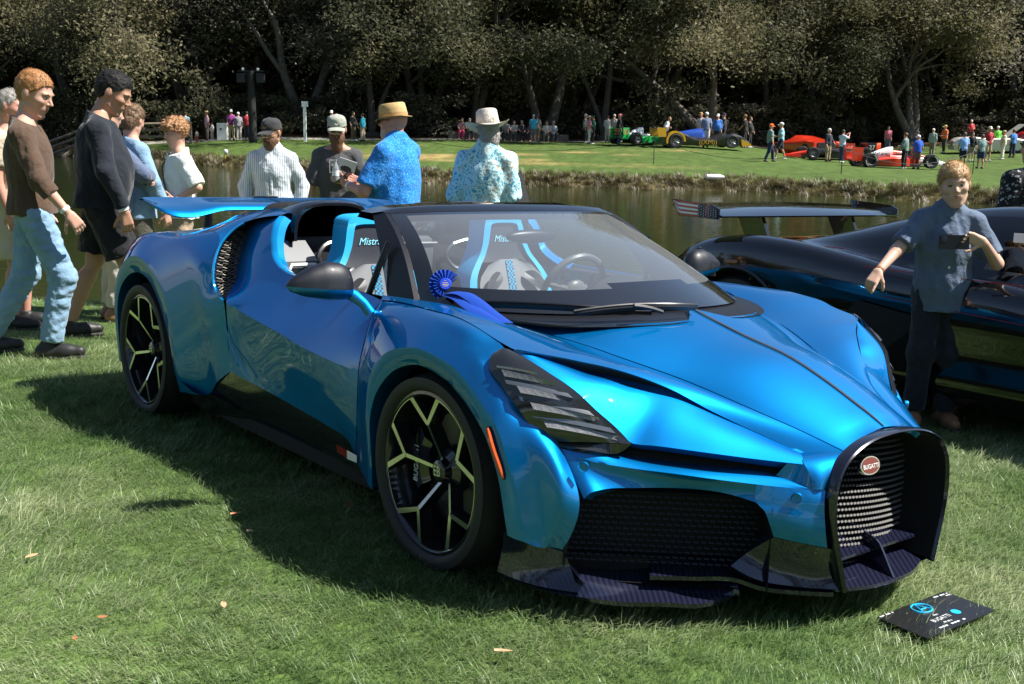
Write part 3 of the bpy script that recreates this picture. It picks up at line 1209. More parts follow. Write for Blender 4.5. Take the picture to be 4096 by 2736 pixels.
for s_, hl_ in zip((1, -1), both(headlight, 'headlight', M_HL, angle=50)):
    for q in BARS:
        a = MB()
        hl_strip(a, *[np.array(p) for p in q])
        (a if s_ > 0 else a.flipped_copy()).build('light_bar', M_HLBAR, hl_, smooth=False)
    for q in SHEL:
        a = MB()
        hl_strip(a, *[np.array(p) for p in q], lift=.023)
        (a if s_ > 0 else a.flipped_copy()).build('lamp_fin', M_HLSH, hl_, smooth=False)


INTOP = [(1.991,-0.842,0.389), (2.003,-0.830,0.407), (2.016,-0.790,0.416), (2.069,-0.700,0.420), (2.136,-0.605,0.421), (2.249,-0.500,0.416), (2.327,-0.455,0.401)]
INLEFT = [(1.991,-0.842,0.389), (1.986,-0.855,0.375), (1.976,-0.862,0.338), (1.954,-0.865,0.281), (1.928,-0.865,0.209)]
INRIGHT = [(2.327,-0.455,0.401), (2.349,-0.445,0.381), (2.363,-0.435,0.344), (2.370,-0.420,0.301)]


def bumper(mb):
    n = 40
    T, L = crom(BLADET, n), crom(BLADEL, n)
    rows = [T, T * .5 + L * .5 + np.array([0, 0, .003]), L]
    panel(mb, loft(rows, n, 6), edges='', flange=0)
    panel(mb, np.stack([T, T + np.array([-.06, .03, .004])]), ref=(2, -.4, -3), edges='', flange=0)
    I = crom(INTOP, n)
    L2 = crom([BLADEL[1]] + BLADEL[2:6] + [(2.320,-0.452,0.455)], n)
    rows = [L2, L2 * .45 + I * .55 + np.array([-.004, .004, .0]), I]
    panel(mb, loft(rows, n, 8), edges='U', flange=.05)
    # column beside the grille
    left = [(2.320,-0.452,0.455)] + INRIGHT
    right = [(2.458,-0.303,0.451), (2.466,-0.317,0.423), (2.472,-0.320,0.379), (2.478,-0.320,0.342), (2.482,-0.308,0.278)]
    A, B = crom(left, 20), crom(right, 20)
    tp = crom(BLADEL[-2:-1] + [(2.435,-0.340,0.448), (2.458,-0.303,0.451)], 12)
    rows = []
    for t in np.linspace(0, 1, 12):
        rows.append(A * (1 - t) + B * t + np.array([.004, -.003, 0]) * math.sin(math.pi * t))
    G = np.array(rows)
    top = np.array([np.interp(np.linspace(0, 1, 12), [0, .8, 1], [p, q, r]) for p, q, r in zip((2.320,-0.452,0.455), (2.435,-0.340,0.448), (2.458,-0.303,0.451))]).T
    fall = np.linspace(1, 0, 20)[None, :, None] ** 3
    G = G + (top - G[:, 0])[:, None, :] * fall
    panel(mb, G, edges='uV', flange=.04)
    # nose beside the upper horseshoe
    left = [(2.347,-0.290,0.536), (2.394,-0.334,0.521), (2.424,-0.338,0.492), (2.435,-0.340,0.448)]
    right = [(2.446,-0.215,0.551), (2.454,-0.244,0.536), (2.458,-0.287,0.493), (2.458,-0.303,0.451)]
    A, B = crom(left, 12), crom(right, 12)
    G = np.array([A * (1 - t) + B * t + np.array([.006, -.006, .003]) * math.sin(math.pi * t) * np.linspace(0, 1, 12)[:, None] for t in np.linspace(0, 1, 8)])
    panel(mb, G, edges='', flange=0)
    A = crom([(2.338,-0.386,0.477), (2.392,-0.352,0.459), (2.435,-0.340,0.450)], 10)
    B = crom([(2.361,-0.366,0.519), (2.395,-0.335,0.517), (2.424,-0.338,0.492)], 10)
    panel(mb, np.stack([A, B]), edges='', flange=0)


both(bumper, 'front_bumper', M_PAINT, weld=.0006, angle=28)


def slot_void(mb):
    n = 30
    A = crom(SLOTUP, n)
    B = crom(BLADET[2:], n)
    C = (A + B) / 2 + np.array([-.05, .02, 0])
    mb.grid(np.stack([A + np.array([-.012, .006, -.004]), C, B + np.array([-.02, .01, .0])]))


both(slot_void, 'slot_intake', M_VOID)


def sensor(mb, p, r=.0145):
    p = Vector(p)
    d = (Vector((4.335, -2.98, 1.37)) - p)
    d.z *= .2
    d.normalize()
    q = d.to_track_quat('Z', 'Y').to_matrix()
    v0 = len(mb.v)
    mb.lathe([(r * .78, .002), (r, .0035), (r * 1.1, .0005), (r * 1.1, -.01)], 18)
    mb.add([(0, 0, .002)] + [(r * .78 * math.cos(w), r * .78 * math.sin(w), .002) for w in np.linspace(0, 2 * math.pi, 19)[:-1]],
           [(0, i + 1, (i + 1) % 18 + 1) for i in range(18)])
    for i in range(v0, len(mb.v)):
        mb.v[i] = tuple(p + q @ Vector(mb.v[i]))


both(lambda m: sensor(m, (1.992,-0.850,0.489)), 'parking_sensor', M_PAINT)
both(lambda m: sensor(m, (2.416,-0.382,0.426)), 'parking_sensor', M_PAINT)

# ---- big intakes with strip mesh, carbon splitter
MESHPL = ((2.05, -.80), (2.22, -.45))


def intake_mesh(mb):
    z0, z1 = .17, .43
    a, b = Vector((1.90, -.85, 0)), Vector((2.29, -.40, 0))
    ln = (b - a).length
    d = (b - a).normalized()
    nrm = Vector((d.y, -d.x, 0))
    if nrm.x < 0:
        nrm = -nrm
    rows = 15
    for i in range(rows):
        z = z0 + (z1 - z0) * (i + .5) / rows
        k = int(ln / .023)
        for j in range(k):
            t = (j + (.5 if i % 2 else 0)) / k
            p = a + d * (ln * t)
            mb.add([tuple(p + Vector((0, 0, z + .0035)) + nrm * .002), tuple(p + d * .017 + Vector((0, 0, z + .0015)) + nrm * .002),
                    tuple(p + d * .017 + Vector((0, 0, z - .0035)) + nrm * .004), tuple(p + Vector((0, 0, z - .0015)) + nrm * .004)], [(0, 1, 2, 3), (3, 2, 1, 0)])


for o_ in both(intake_mesh, 'intake_mesh', mat('mesh_dark', (.035, .035, .045), .35, .6), smooth=False):
    o_['kind'] = 'stuff'


def intake_box(mb):
    pts = [(1.86, -.84), (1.94, -.80), (2.22, -.38), (2.36, -.42)]
    lo, hi = .12, .41
    G = np.array([[(x - .06, y + .05, z) for x, y in ((1.84, -.87), (2.0, -.70), (2.14, -.53), (2.30, -.33))] for z in (lo, hi)])
    mb.grid(G)
    for z in (lo, hi):
        mb.add([(1.80, -.86, z), (1.96, -.82, z), (2.31, -.44, z), (2.22, -.28, z)], [(0, 1, 2, 3), (3, 2, 1, 0)])
    mb.add([(2.24, -.30, lo), (2.37, -.43, lo), (2.37, -.43, .39), (2.24, -.30, hi)], [(0, 1, 2, 3)])
    mb.add([(1.80, -.90, lo), (1.93, -.865, lo), (1.975, -.858, .37), (1.80, -.88, hi)], [(0, 1, 2, 3), (3, 2, 1, 0)])


both(intake_box, 'intake_duct', M_VOID)


def splitter(mb):
    # outer carbon foot behind the wheel, wing-like floor and its raised lip
    n = 40
    EDGE = [(1.726,-0.951,0.095), (1.870,-0.921,0.088), (2.002,-0.853,0.085), (2.10, -.77, .085), (2.197,-0.643,0.085), (2.234,-0.606,0.085), (2.257,-0.554,0.088), (2.271,-0.495,0.095), (2.293,-0.463,0.100)]
    E = crom(EDGE, n)
    U = crom([(1.70, -.93, .125), (1.85, -.905, .118), (1.985, -.845, .11), (2.05, -.76, .108), (2.080,-0.634,0.125), (2.126,-0.571,0.125), (2.178,-0.515,0.125), (2.232,-0.484,0.122), (2.296,-0.468,0.104)], n)
    I = U + np.array([-.12, .10, .012])
    G = loft([E, U * .5 + E * .5 + np.array([0, 0, -.006]), U, I], n, 14)
    panel(mb, G, ref=(1.8, -.3, -1), edges='u', flange=.016)
    # upper blade running to the grille corner
    E2 = crom([(2.115,-0.671,0.150), (2.193,-0.567,0.150), (2.275,-0.466,0.150), (2.338,-0.422,0.135), (2.413,-0.330,0.125), (2.472,-0.243,0.120)], n)
    B2 = E2 + np.array([-.10, .09, .02])
    panel(mb, np.stack([E2, B2]), ref=(1.8, -.3, -1), edges='u', flange=.014)


def corner_foot(mb):
    A = crom([(1.785, -.985, .255), (1.879,-0.935,0.236), (1.932,-0.868,0.211)], 16)
    B = crom([(1.735, -.965, .105), (1.87, -.935, .10), (1.999,-0.860,0.100)], 16)
    G = np.array([A * (1 - t) + B * t + np.array([-.012, .016, 0]) * math.sin(math.pi * t) for t in np.linspace(0, 1, 10)])
    panel(mb, G, edges='V', flange=.03)
    A = crom([(1.932,-0.868,0.211), (1.981,-0.868,0.168), (2.037,-0.852,0.125)], 12)
    panel(mb, np.stack([A, A + np.array([-.10, .06, .0])]), ref=(2.2, -2, .3), edges='', flange=0)


def grille_corner(mb):
    # piece beside the grille
    A = crom([(2.371,-0.420,0.299), (2.422,-0.360,0.285), (2.479,-0.304,0.274), (2.484,-0.274,0.264)], 16)
    B = crom([(2.283,-0.500,0.199), (2.331,-0.455,0.167), (2.405,-0.345,0.140), (2.487,-0.240,0.134)], 16)
    G = np.array([A * (1 - t) + B * t + np.array([-.020, .016, -.006]) * math.sin(math.pi * t) for t in np.linspace(0, 1, 10)])
    panel(mb, G, edges='vU', flange=.03)


both(splitter, 'front_splitter', M_CARBON, weld=.0005, angle=30)
both(corner_foot, 'bumper_corner', M_CARBON, weld=.0005, angle=30)
both(grille_corner, 'grille_corner', M_CARBON, weld=.0005, angle=30)

# ---- horseshoe grille
HS = [(-.240, .132), (-.262, .20), (-.285, .27), (-.303, .345), (-.307, .41), (-.303, .455), (-.287, .497), (-.254, .536), (-.205, .564), (-.145, .583), (-.075, .593), (0, .596)]
HS = HS + [(-y, z) for y, z in HS[-2::-1]]


def hs_curve(x, k=1.0, n=70, zc=.36, dz=0.0, xb=0.0):
    P = np.array([(x + xb * (1 - (z - .13) / .47), y * k, zc + (z - zc) * k + dz) for y, z in HS])
    return crom(P, n)


mb = MB()
R0 = hs_curve(2.448, .998, xb=.030)
R1 = hs_curve(2.470, 1.010, xb=.030)
R2 = hs_curve(2.488, 1.002, xb=.024)
R3 = hs_curve(2.493, .985, xb=.022)
R4 = hs_curve(2.482, .966, xb=.022)
R5 = hs_curve(2.20, .91, xb=.02)
mb.grid(np.stack([R0, R1, R2, R3, R4]), flip=True)
frame = mb.build('grille_frame', carbon('frame_carbon', (.006, .006, .012), (.016, .018, .036), .25, 300), roadster, angle=30)
mb = MB()
mb.grid(np.stack([R4, R5]), flip=True)
mb.add([(2.15, y, z) for y, z in [(-.30, .1), (.30, .1), (.30, .62), (-.30, .62)]], [(0, 1, 2, 3)])
mb.build('grille_duct', M_VOID, frame, angle=60)
# little slanted tiles of the mesh
mb = MB()
HSp = [(y * .925, .36 + (z - .36) * .925) for y, z in HS]


def inside(y, z):
    c = False
    for (y0, z0), (y1, z1) in zip(HSp, HSp[1:] + HSp[:1]):
        if (z0 > z) != (z1 > z) and y < (y1 - y0) * (z - z0) / (z1 - z0) + y0:
            c = not c
    return c


for i in range(27):
    for j in range(38):
        z = .150 + i * .0190 - j * .0016 + .03
        y = -.285 + j * .0165 + (.0082 if i % 2 else 0)
        if not inside(y + .004, z):
            continue
        x = 2.335 + .05 * (1 - (y / .30) ** 2) + (.58 - z) * .06
        a = .010
        mb.add([(x, y - a * .5, z - .0026), (x, y + a * .5, z - .0006), (x - .006, y + a * .62, z + .0044), (x - .006, y - a * .38, z + .0024),
                (x - .012, y - a * .5, z - .0036), (x - .012, y + a * .5, z - .0016)], [(0, 1, 2, 3), (4, 5, 1, 0)])
gm = mb.build('grille_mesh', mat('mesh_alloy', (.075, .073, .069), .55, spec=.25), frame, smooth=False)
gm['kind'] = 'stuff'
# badge
BADGE = Vector((2.470,-0.108,0.498))
bn = (Vector((1.0, -.10, .22))).normalized()
bq = bn.to_track_quat('Z', 'Y')
bx = Vector((0, 1, 0))
bx = (bx - bn * bx.dot(bn)).normalized()
by = bn.cross(bx)
BM = Matrix((bx, by, bn)).transposed()


def oval(mb, a, b, h0, h1, bev=.002, n=36):
    ring = lambda k, h: [tuple(BADGE + BM @ Vector(((a * k) * math.cos(w), (b * k) * math.sin(w), h))) for w in np.linspace(0, 2 * math.pi, n + 1)[:-1]]
    G = [ring(1, h0), ring(1, h1 - bev), ring(1 - bev / a, h1)]
    mb.grid(np.array(G), closed=True)
    mb.add(ring(1 - bev / a, h1), [tuple(range(n))])


mb = MB()
oval(mb, .0445, .0295, -.01, .004)
bo = mb.build('badge', M_CHROME, frame, angle=30)
mb = MB()
oval(mb, .0405, .0255, 0, .0055)
mb.build('badge_enamel', mat('badge_red', (.16, .012, .012), .25, coat=1.0, noise=(900, (.10, .01, .012), .7)), bo, angle=30)


def text(name, s, size, mw, m, parent, shear=0.0, extrude=.0006, sx=1.0, align='CENTER', space=1.0):
    c = bpy.data.curves.new(name, 'FONT')
    c.body = s
    c.size = size
    c.align_x = align
    c.align_y = 'CENTER'
    c.shear = shear
    c.extrude = extrude
    c.space_character = space
    c.resolution_u = 3
    c.materials.append(m)
    t = bpy.data.objects.new(name, c)
    me = bpy.data.meshes.new_from_object(t)
    bpy.data.objects.remove(t)
    o = obj(name, me, parent)
    o.matrix_basis = mw @ Matrix.Diagonal((sx, 1, 1, 1))
    return o


def frame_m(o, ex, ey):
    ex = Vector(ex).normalized()
    ez = ex.cross(Vector(ey)).normalized()
    ey = ez.cross(ex)
    m = Matrix((ex, ey, ez)).transposed().to_4x4()
    m.translation = Vector(o)
    return m


text('badge_lettering', 'BUGATTI', .0195, frame_m(BADGE + bn * .0060 - by * .003, bx, by), mat('badge_white', (.8, .8, .78), .35), bo, sx=.88)
# plates and fin in the mouth of the grille
mb = MB()
fl = crom([(2.47, -.232, .132), (2.51, -.13, .130), (2.522, 0, .129), (2.51, .13, .130), (2.47, .232, .132)], 24)
bk = fl * 1.0
bk[:, 0] = 2.30
bk[:, 2] = .185
mb.grid(np.stack([fl - np.array([0, 0, .012]), fl, fl * .55 + bk * .45, bk]), flip=True)
mb.build('grille_floor', M_CARBON, frame, angle=30)
mb = MB()
mb.add([(2.44, -.248, .205), (2.44, .248, .205), (2.28, .235, .232), (2.28, -.235, .232)], [(0, 1, 2, 3)])
mb.add([(2.44, -.248, .205), (2.44, -.248, .196), (2.44, .248, .196), (2.44, .248, .205)], [(0, 1, 2, 3)])
mb.build('grille_plate', M_CARBON, frame, smooth=False)
mb = MB()
mb.prism([(2.520, .131), (2.462, .225), (2.448, .236), (2.36, .262), (2.30, .262), (2.30, .16)], -.004, .004, 'Y')
mb.build('grille_fin', M_CARBON, frame, smooth=False, recalc=True)

# ---- door and side
BELT = [(.757, -.800, .846), (.61, -.792, .857), (.457, -.788, .862), (.25, -.792, .866), (.037, -.802, .870), (-.044, -.802, .881), (-.11, -.800, .903),
        (-.181, -.790, .946), (-.212, -.780, 1.012), (-.236, -.752, 1.083), (-.255, -.722, 1.110)]
DMID = [(.803, -.902, .745), (.62, -.882, .74), (.45, -.868, .742), (.25, -.865, .75), (.05, -.866, .758), (-.08, -.868, .775), (-.19, -.866, .80),
        (-.325, -.845, .86), (-.385, -.815, .95), (-.37, -.765, 1.052), (-.30, -.722, 1.104)]
CREASE = [(.826, -.952, .592), (.568, -.945, .602), (.333, -.936, .617), (.136, -.934, .644), (-.114, -.934, .672), (-.27, -.937, .695), (-.37, -.945, .719),
          (-.50, -.850, .79), (-.585, -.805, .90), (-.535, -.755, 1.045), (-.35, -.715, 1.098)]
DLOW = [(.815, -.948, .40), (.568, -.925, .42), (.333, -.912, .44), (.136, -.905, .45), (-.114, -.905, .46), (-.27, -.91, .47), (-.39, -.925, .48)]
DBOT = [(.78, -.925, .235), (.685, -.915, .30), (.48, -.905, .318), (.269, -.897, .330), (.05, -.895, .345), (-.18, -.90, .360), (-.39, -.92, .385)]


def meet_fender(G, k):
    """pull the leading edge of the door onto the trailing edge of the front fender"""
    E = crom(FT, 15 * 8, arc=False)[:36]
    E = E[np.argsort(E[:, 2])]
    z = G[:, 0, 2]
    tgt = np.stack([np.interp(z, E[:, 2], E[:, 0]) - .005, np.interp(z, E[:, 2], E[:, 1]), z], 1)
    w = np.clip(1 - np.arange(G.shape[1]) / k, 0, 1) ** 2
    return G + (tgt - G[:, 0])[:, None, :] * w[None, :, None]


def door(mb):
    n = 66
    rows = [crom(BELT, n, arc=False), crom(DMID, n, arc=False), crom(CREASE, n, arc=False)]
    k = np.linspace(0, 1, n)
    G = np.stack([crom(np.stack([r[j] for r in rows]), 14) for j in range(n)], axis=1)
    G = meet_fender(G, 9)
    panel(mb, G, ref=(.2, 0, .5), edges='uv', flange=.012)
    m = 40
    low = [crom(CREASE[:7], m, arc=False), crom(DLOW, m, arc=False), crom(DBOT, m, arc=False)]
    low[0][0, 0] -= .0
    G = np.stack([crom(np.stack([r[j] for r in low]), 10) for j in range(m)], axis=1)
    G = meet_fender(G, 7)
    panel(mb, G, ref=(.2, 0, .4), edges='vU', flange=.012)


dr = both(door, 'door', M_PAINT, weld=.0005, angle=24)


def cline_cut(mb):
    """thin shut line down the rear of the door"""
    P = crom([(-0.391,-0.948,0.720), (-0.393,-0.940,0.629), (-0.362,-0.930,0.529), (-0.266,-0.924,0.449), (-0.179,-0.915,0.388)], 24)
    P[:, 1] -= .002
    mb.tube(P, .0022, 6)


both(cline_cut, 'door_seam', M_CYANTRIM)


def cyan_band(mb):
    A = crom(BELT[4:], 40)
    t = np.linspace(0, 1, 40)
    wd = np.interp(t, [0, .12, .5, .9, 1], [.002, .010, .021, .018, .012])
    out = A + np.stack([-wd * .75, -.006 - wd * .25, -wd * .25 * (t < .5)], 1)
    inn = A + np.stack([.006 + 0 * t, .012 + 0 * t, 0 * t], 1)
    mid = A + np.stack([-.2 * wd, -.006 + 0 * t, .002 + 0 * t], 1)
    mb.grid(np.stack([out, mid, inn]), flip=True)
    mb.grid(np.stack([inn, inn + np.array([.004, .03, -.02])]), flip=True)


both(cyan_band, 'cockpit_trim', M_CYANTRIM, angle=60)

# ---- rear quarter
CLINE = [(-.262, -.722, 1.113), (-.38, -.764, 1.098), (-.478, -.806, 1.066), (-.508, -.852, 1.026), (-.516, -.905, .962), (-.508, -.932, .908), (-.496, -.950, .844),
         (-.482, -.953, .782), (-.436, -.952, .742), (-.388, -.950, .722)]
RA = [(-.895, -.965, .20), (-.895, -.99, .30), (-.92, -1.0, .42), (-.97, -1.0, .51), (-1.05, -1.0, .615), (-1.149, -1.0, .702), (-1.269, -1.0, .751), (-1.395, -1.0, .757),
      (-1.515, -1.0, .727), (-1.635, -1.0, .655), (-1.70, -1.0, .55), (-1.73, -.99, .40), (-1.735, -.975, .22)]
RF = [(-.84, -.965, .21), (-.83, -.99, .33), (-.85, -1.005, .46), (-.90, -1.015, .60), (-.98, -1.018, .715), (-1.095, -1.020, .792), (-1.235, -1.020, .838), (-1.37, -1.020, .845),
      (-1.52, -1.016, .805), (-1.67, -1.008, .715), (-1.75, -1.0, .58), (-1.785, -.985, .42), (-1.79, -.97, .22)]
RM = [(-.62, -.925, .24), (-.61, -.945, .37), (-.62, -.968, .52), (-.66, -.985, .68), (-.76, -.985, .84), (-.95, -.968, .92), (-1.20, -.968, .925), (-1.40, -.970, .925),
      (-1.58, -.960, .88), (-1.74, -.945, .77), (-1.82, -.935, .60), (-1.84, -.92, .42), (-1.84, -.91, .22)]
RT = [(-.392, -.918, .385), (-.393, -.925, .48), (-.388, -.950, .722), (-.482, -.953, .782), (-.508, -.932, .908), (-.62, -.875, 1.01), (-1.0, -.888, .982), (-1.36, -.898, .968),
      (-1.60, -.880, .930), (-1.78, -.86, .82), (-1.87, -.85, .62), (-1.89, -.84, .42), (-1.89, -.83, .22)]


def rear_fender(mb):
    n = 120

    def cc(P):
        return crom(P, n, arc=False)
    T = cc(RT)
    A = np.stack([T, cc(RM), cc(RF)])
    mid = .5 * (A[0] + A[1]) + np.array([0, -.012, .006])
    A = np.stack([A[0], mid, A[1], A[2]])
    G = np.stack([crom(A[:, j], 26) for j in range(n)], axis=1)
    panel(mb, G, ref=(-1.2, 0, .4), edges='v', flange=.02)
    B = np.stack([cc(RF), cc(RF) * .5 + cc(RA) * .5 + np.array([0, -.004, 0]), cc(RA)])
    G = np.stack([crom(B[:, j], 6) for j in range(n)], axis=1)
    panel(mb, G, ref=(-1.2, 0, .4), edges='', flange=0)
    panel(mb, np.stack([cc(RA), cc(RA) + np.array([0, .10, 0])]), ref=(-1.3, 0, 5), edges='', flange=0)
    # deck and buttress
    m = 60
    S = crom(CLINE[:5] + [(-.62, -.875, 1.01), (-.80, -.879, .998), (-1.0, -.888, .982), (-1.2, -.895, .973), (-1.36, -.898, .968), (-1.50, -.890, .952), (-1.60, -.880, .930), (-1.78, -.86, .82)], m)
    Bt = crom([(-.27, -.66, 1.122), (-.40, -.64, 1.134), (-.55, -.62, 1.130), (-.72, -.60, 1.115), (-.90, -.59, 1.094), (-1.13, -.58, 1.056), (-1.30, -.58, 1.010), (-1.475, -.58, .972), (-1.60, -.58, .957), (-1.72, -.60, .945), (-1.86, -.62, .885)], m)
    Mi = (S + Bt) / 2
    t = np.linspace(0, 1, m)
    Mi[:, 2] += np.interp(t, [0, .3, .55, .8, 1], [.006, .010, -.012, .002, .012])
    G = loft([S, Mi, Bt], m, 12)
    panel(mb, G, ref=(-1, -.5, 0), edges='U', flange=.10)
    # C-line return into the intake
    C = crom(CLINE, 30)
    panel(mb, np.stack([C, C + np.array([-.012, .014, 0]), C + np.array([-.10, .055, 0])]), ref=(2, -3, .9), edges='', flange=0)


rf = both(rear_fender, 'rear_fender', M_PAINT, weld=.0005, angle=26)


def cline_trim(mb):
    C = crom(CLINE[2:], 40)
    mb.tube(C + np.array([.002, -.003, 0]), .0055, 8)


both(cline_trim, 'side_line_trim', M_CYANTRIM)


def side_intake(mb):
    C = crom(CLINE[1:], 24) + np.array([-.045, .02, 0])
    D = crom(CREASE[5:], 24)[::-1] + np.array([-.03, .03, 0])
    mb.grid(np.stack([C, C * .5 + D * .5 + np.array([-.06, .05, 0]), D]))


both(side_intake, 'intake_throat', M_VOID)


def side_mesh(mb):
    """wire lattice in the side intake"""
    C = crom(CLINE[3:], 25) + np.array([-.010, .018, 0])
    Q = C + np.array([.012, .105, 0])
    Q[:, 0] += .015 * np.sin(np.linspace(0, np.pi, 25))
    nn = 5
    W = np.array([C * (1 - t) + Q * t for t in np.linspace(0, 1, nn)])
    for i in range(24):
        for j in range(nn - 1):
            a, b, c, d = W[j, i], W[j + 1, i], W[j + 1, i + 1], W[j, i + 1]
            mb.tube([a, (b + c) / 2 if (i + j) % 2 else b], .0016, 4, caps=False)
            if (i + j) % 2 == 0:
                mb.tube([b, c], .0013, 4, caps=False)
            mb.tube([d, b], .0013, 4, caps=False)


for o_ in both(side_mesh, 'intake_grid', mat('mesh_bronze', (.16, .145, .12), .35, .8), smooth=True):
    o_['kind'] = 'stuff'


def sill(mb):
    n = 40
    A = crom([(.80, -.918, .236), (.685, -.905, .30), (.48, -.895, .318), (.269, -.888, .330), (.05, -.886, .345), (-.18, -.892, .360), (-.39, -.915, .385), (-.62, -.938, .39), (-.84, -.968, .40)], n)
    B = A.copy()
    B[:, 1] += .035
    B[:, 2] = np.linspace(.16, .20, n)
    Cc = A.copy()
    Cc[:, 1] += .09
    Cc[:, 2] = .105
    G = loft([A, B, Cc], n, 10)
    panel(mb, G, ref=(0, 0, .4), edges='U', flange=.03)
    # bright flip by the rear wheel
    A = crom([(-0.893,-0.985,0.276), (-0.696,-0.975,0.237), (-0.539,-0.955,0.197), (-0.430,-0.930,0.160)], 14)
    B = A + np.array([0, .03, -.03])
    B[-1] = A[-1]
    mb.grid(np.stack([A, B]), flip=False)


both(sill, 'side_skirt', M_BLKGLOSS, weld=.0005, angle=30)


def sticker(mb, a, b, m):
    mb.add([(0.645,-0.936,0.270), (0.738,-0.941,0.269), (0.734,-0.938,0.233), (0.648,-0.934,0.242)], [(0, 1, 2, 3), (3, 2, 1, 0)], 0)
    mb.add([(0.738,-0.941,0.269), (0.816,-0.943,0.266), (0.813,-0.941,0.236), (0.734,-0.938,0.233)], [(0, 1, 2, 3), (3, 2, 1, 0)], 1)


a = MB()
sticker(a, 0, 0, 0)
a.build('flag_sticker', [M_RED, M_WHITE], dr[0], smooth=False)

# rear centre: engine deck, tail and diffuser
mb = MB()
n = 20
t = np.linspace(0, 1, n)
prof = crom([(-.42, 0, 1.02), (-.8, 0, 1.0), (-1.3, 0, .95), (-1.7, 0, .93), (-1.9, 0, .88)], n)
mb.grid(np.array([[(p[0], y, p[2] - .05 * (abs(y) / .6) ** 2 * 0) for p in prof] for y in np.linspace(-.6, .6, 9)]))
mb.build('engine_deck', M_CARBON, roadster)
mb = MB()
G = []
for z, x in ((.885, -1.86), (.80, -1.95), (.55, -1.97), (.35, -1.95), (.22, -1.85)):
    G.append([(x + .09 * (abs(y) / .85) ** 2, y, z) for y in np.linspace(-.85, .85, 15)])
mb.grid(np.array(G))
mb.build('tail_panel', M_CARBON, roadster)

# ---- scoops behind the seats


def scoop(mb):
    yc = -.415
    G = []
    for x, hw, top, lo in ((-.315, .215, 1.168, .99), (-.335, .222, 1.178, .98), (-.42, .222, 1.178, .98), (-.62, .205, 1.150, .97), (-.9, .17, 1.105, .96), (-1.2, .12, 1.045, .94), (-1.45, .06, .975, .93)):
        row = []
        for w in np.linspace(0, math.pi, 25):
            c, s = math.cos(w), math.sin(w)
            e = .62
            row.append((x - (.03 if x > -.33 else 0) * 0, yc - hw * math.copysign(abs(c) ** e, c), lo + (top - lo) * s ** .62))
        G.append(row)
    G = np.array(G)
    panel(mb, G, ref=(-.8, -.41, .9), edges='', flange=0)
    inn = G[0].copy()
    inn[:, 1] = yc + (inn[:, 1] - yc) * .93
    inn[:, 2] -= .012 * (inn[:, 2] > 1.0)
    back = inn.copy()
    back[:, 0] = -.75
    mb.grid(np.stack([G[0], inn]), flip=True)
    mb.grid(np.stack([inn, back]), flip=True, mi=1)


both(scoop, 'air_scoop', [M_BLKGLOSS, M_VOID], angle=40)

# ---- wing
mb = MB()
ny = 49
ys = np.linspace(-.815, .815, ny)


def wing_pts(y):
    a = abs(y)
    k = np.interp(a, [0, .40, .46, .52, .60, .70, .76, .80, .815], [1.081, 1.078, 1.070, 1.056, 1.040, 1.042, 1.062, 1.098, 1.122])
    xf = np.interp(a, [0, .40, .50, .60, .70, .77, .815], [-1.60, -1.60, -1.585, -1.565, -1.575, -1.63, -1.78])
    zr = np.interp(a, [0, .60, .72, .78, .815], [1.130, 1.128, 1.128, 1.124, 1.122])
    xr = np.interp(a, [0, .70, .76, .815], [-1.95, -1.955, -1.94, -1.86])
    return xf, k, xr, zr


G = []
for y in ys:
    xf, zf, xr, zr = wing_pts(y)
    th = np.interp(abs(y), [0, .7, .815], [.022, .030, .010])
    row = []
    for c, s in ((1.0, .0), (.82, .0), (.5, .25), (.15, .55), (.03, .35), (0, -.25), (.05, -.75), (.3, -1.0), (.7, -.5), (1.0, -.12)):
        x = xf + (xr - xf) * c
        z = zf + (zr - zf) * (c ** .9) + th * s * .9
        row.append((x, y, z))
    G.append(row)
mb.grid(np.array(G), closed=True, flip=False)
wing = mb.build('rear_wing', M_PAINT, roadster, weld=.0005, angle=50, recalc=True)
mb = MB()
mb.box((-1.945, .0, 1.134), (.02, .16, .008))
mb.build('brake_lamp', M_BLKGLOSS, wing, smooth=False)
mb = MB()
mb.tube([(-1.94, 0, 1.1345), (-1.64, 0, 1.099)], .0022, 6)
mb.build('wing_seam', M_BLKPL, wing)
for s in (-1, 1):
    mb = MB()
    mb.tube([(-1.68, s * .485, .90), (-1.67, s * .485, 1.0), (-1.66, s * .485, 1.055)], [.030, .026, .020], 12)
    mb.box((-1.70, s * .485, .95), (.10, .02, .14))
    mb.build('wing_strut', M_BLKPL, wing, angle=40)

# ---- windscreen, pillars, header
WT = [(.500, -.612, 1.160), (.545, -.45, 1.169), (.580, -.23, 1.174), (.592, 0, 1.175)]
WT = WT + [(x, -y, z) for x, y, z in WT[-2::-1]]
WB = [(.905, -.725, .848), (1.12, -.675, .850), (1.32, -.565, .853), (1.457, -.42, .857), (1.545, -.22, .864), (1.575, 0, .868)]
WB = WB + [(x, -y, z) for x, y, z in WB[-2::-1]]
nW, nH = 61, 25
A, B = crom(WT, nW), crom(WB, nW)
t = np.linspace(0, 1, nH)[:, None, None]
WG = A[None] * (1 - t) + B[None] * t
WG = WG + np.sin(np.pi * t) * np.array([.020, 0, .030])
us = np.linspace(-1, 1, nW)


def is_frit(i, j):
    v = (i + .5) / (nH - 1)
    u = abs((us[j] + us[min(j + 1, nW - 1)]) / 2)
    return v < .045 or v > .80 + .06 * u or u > .905


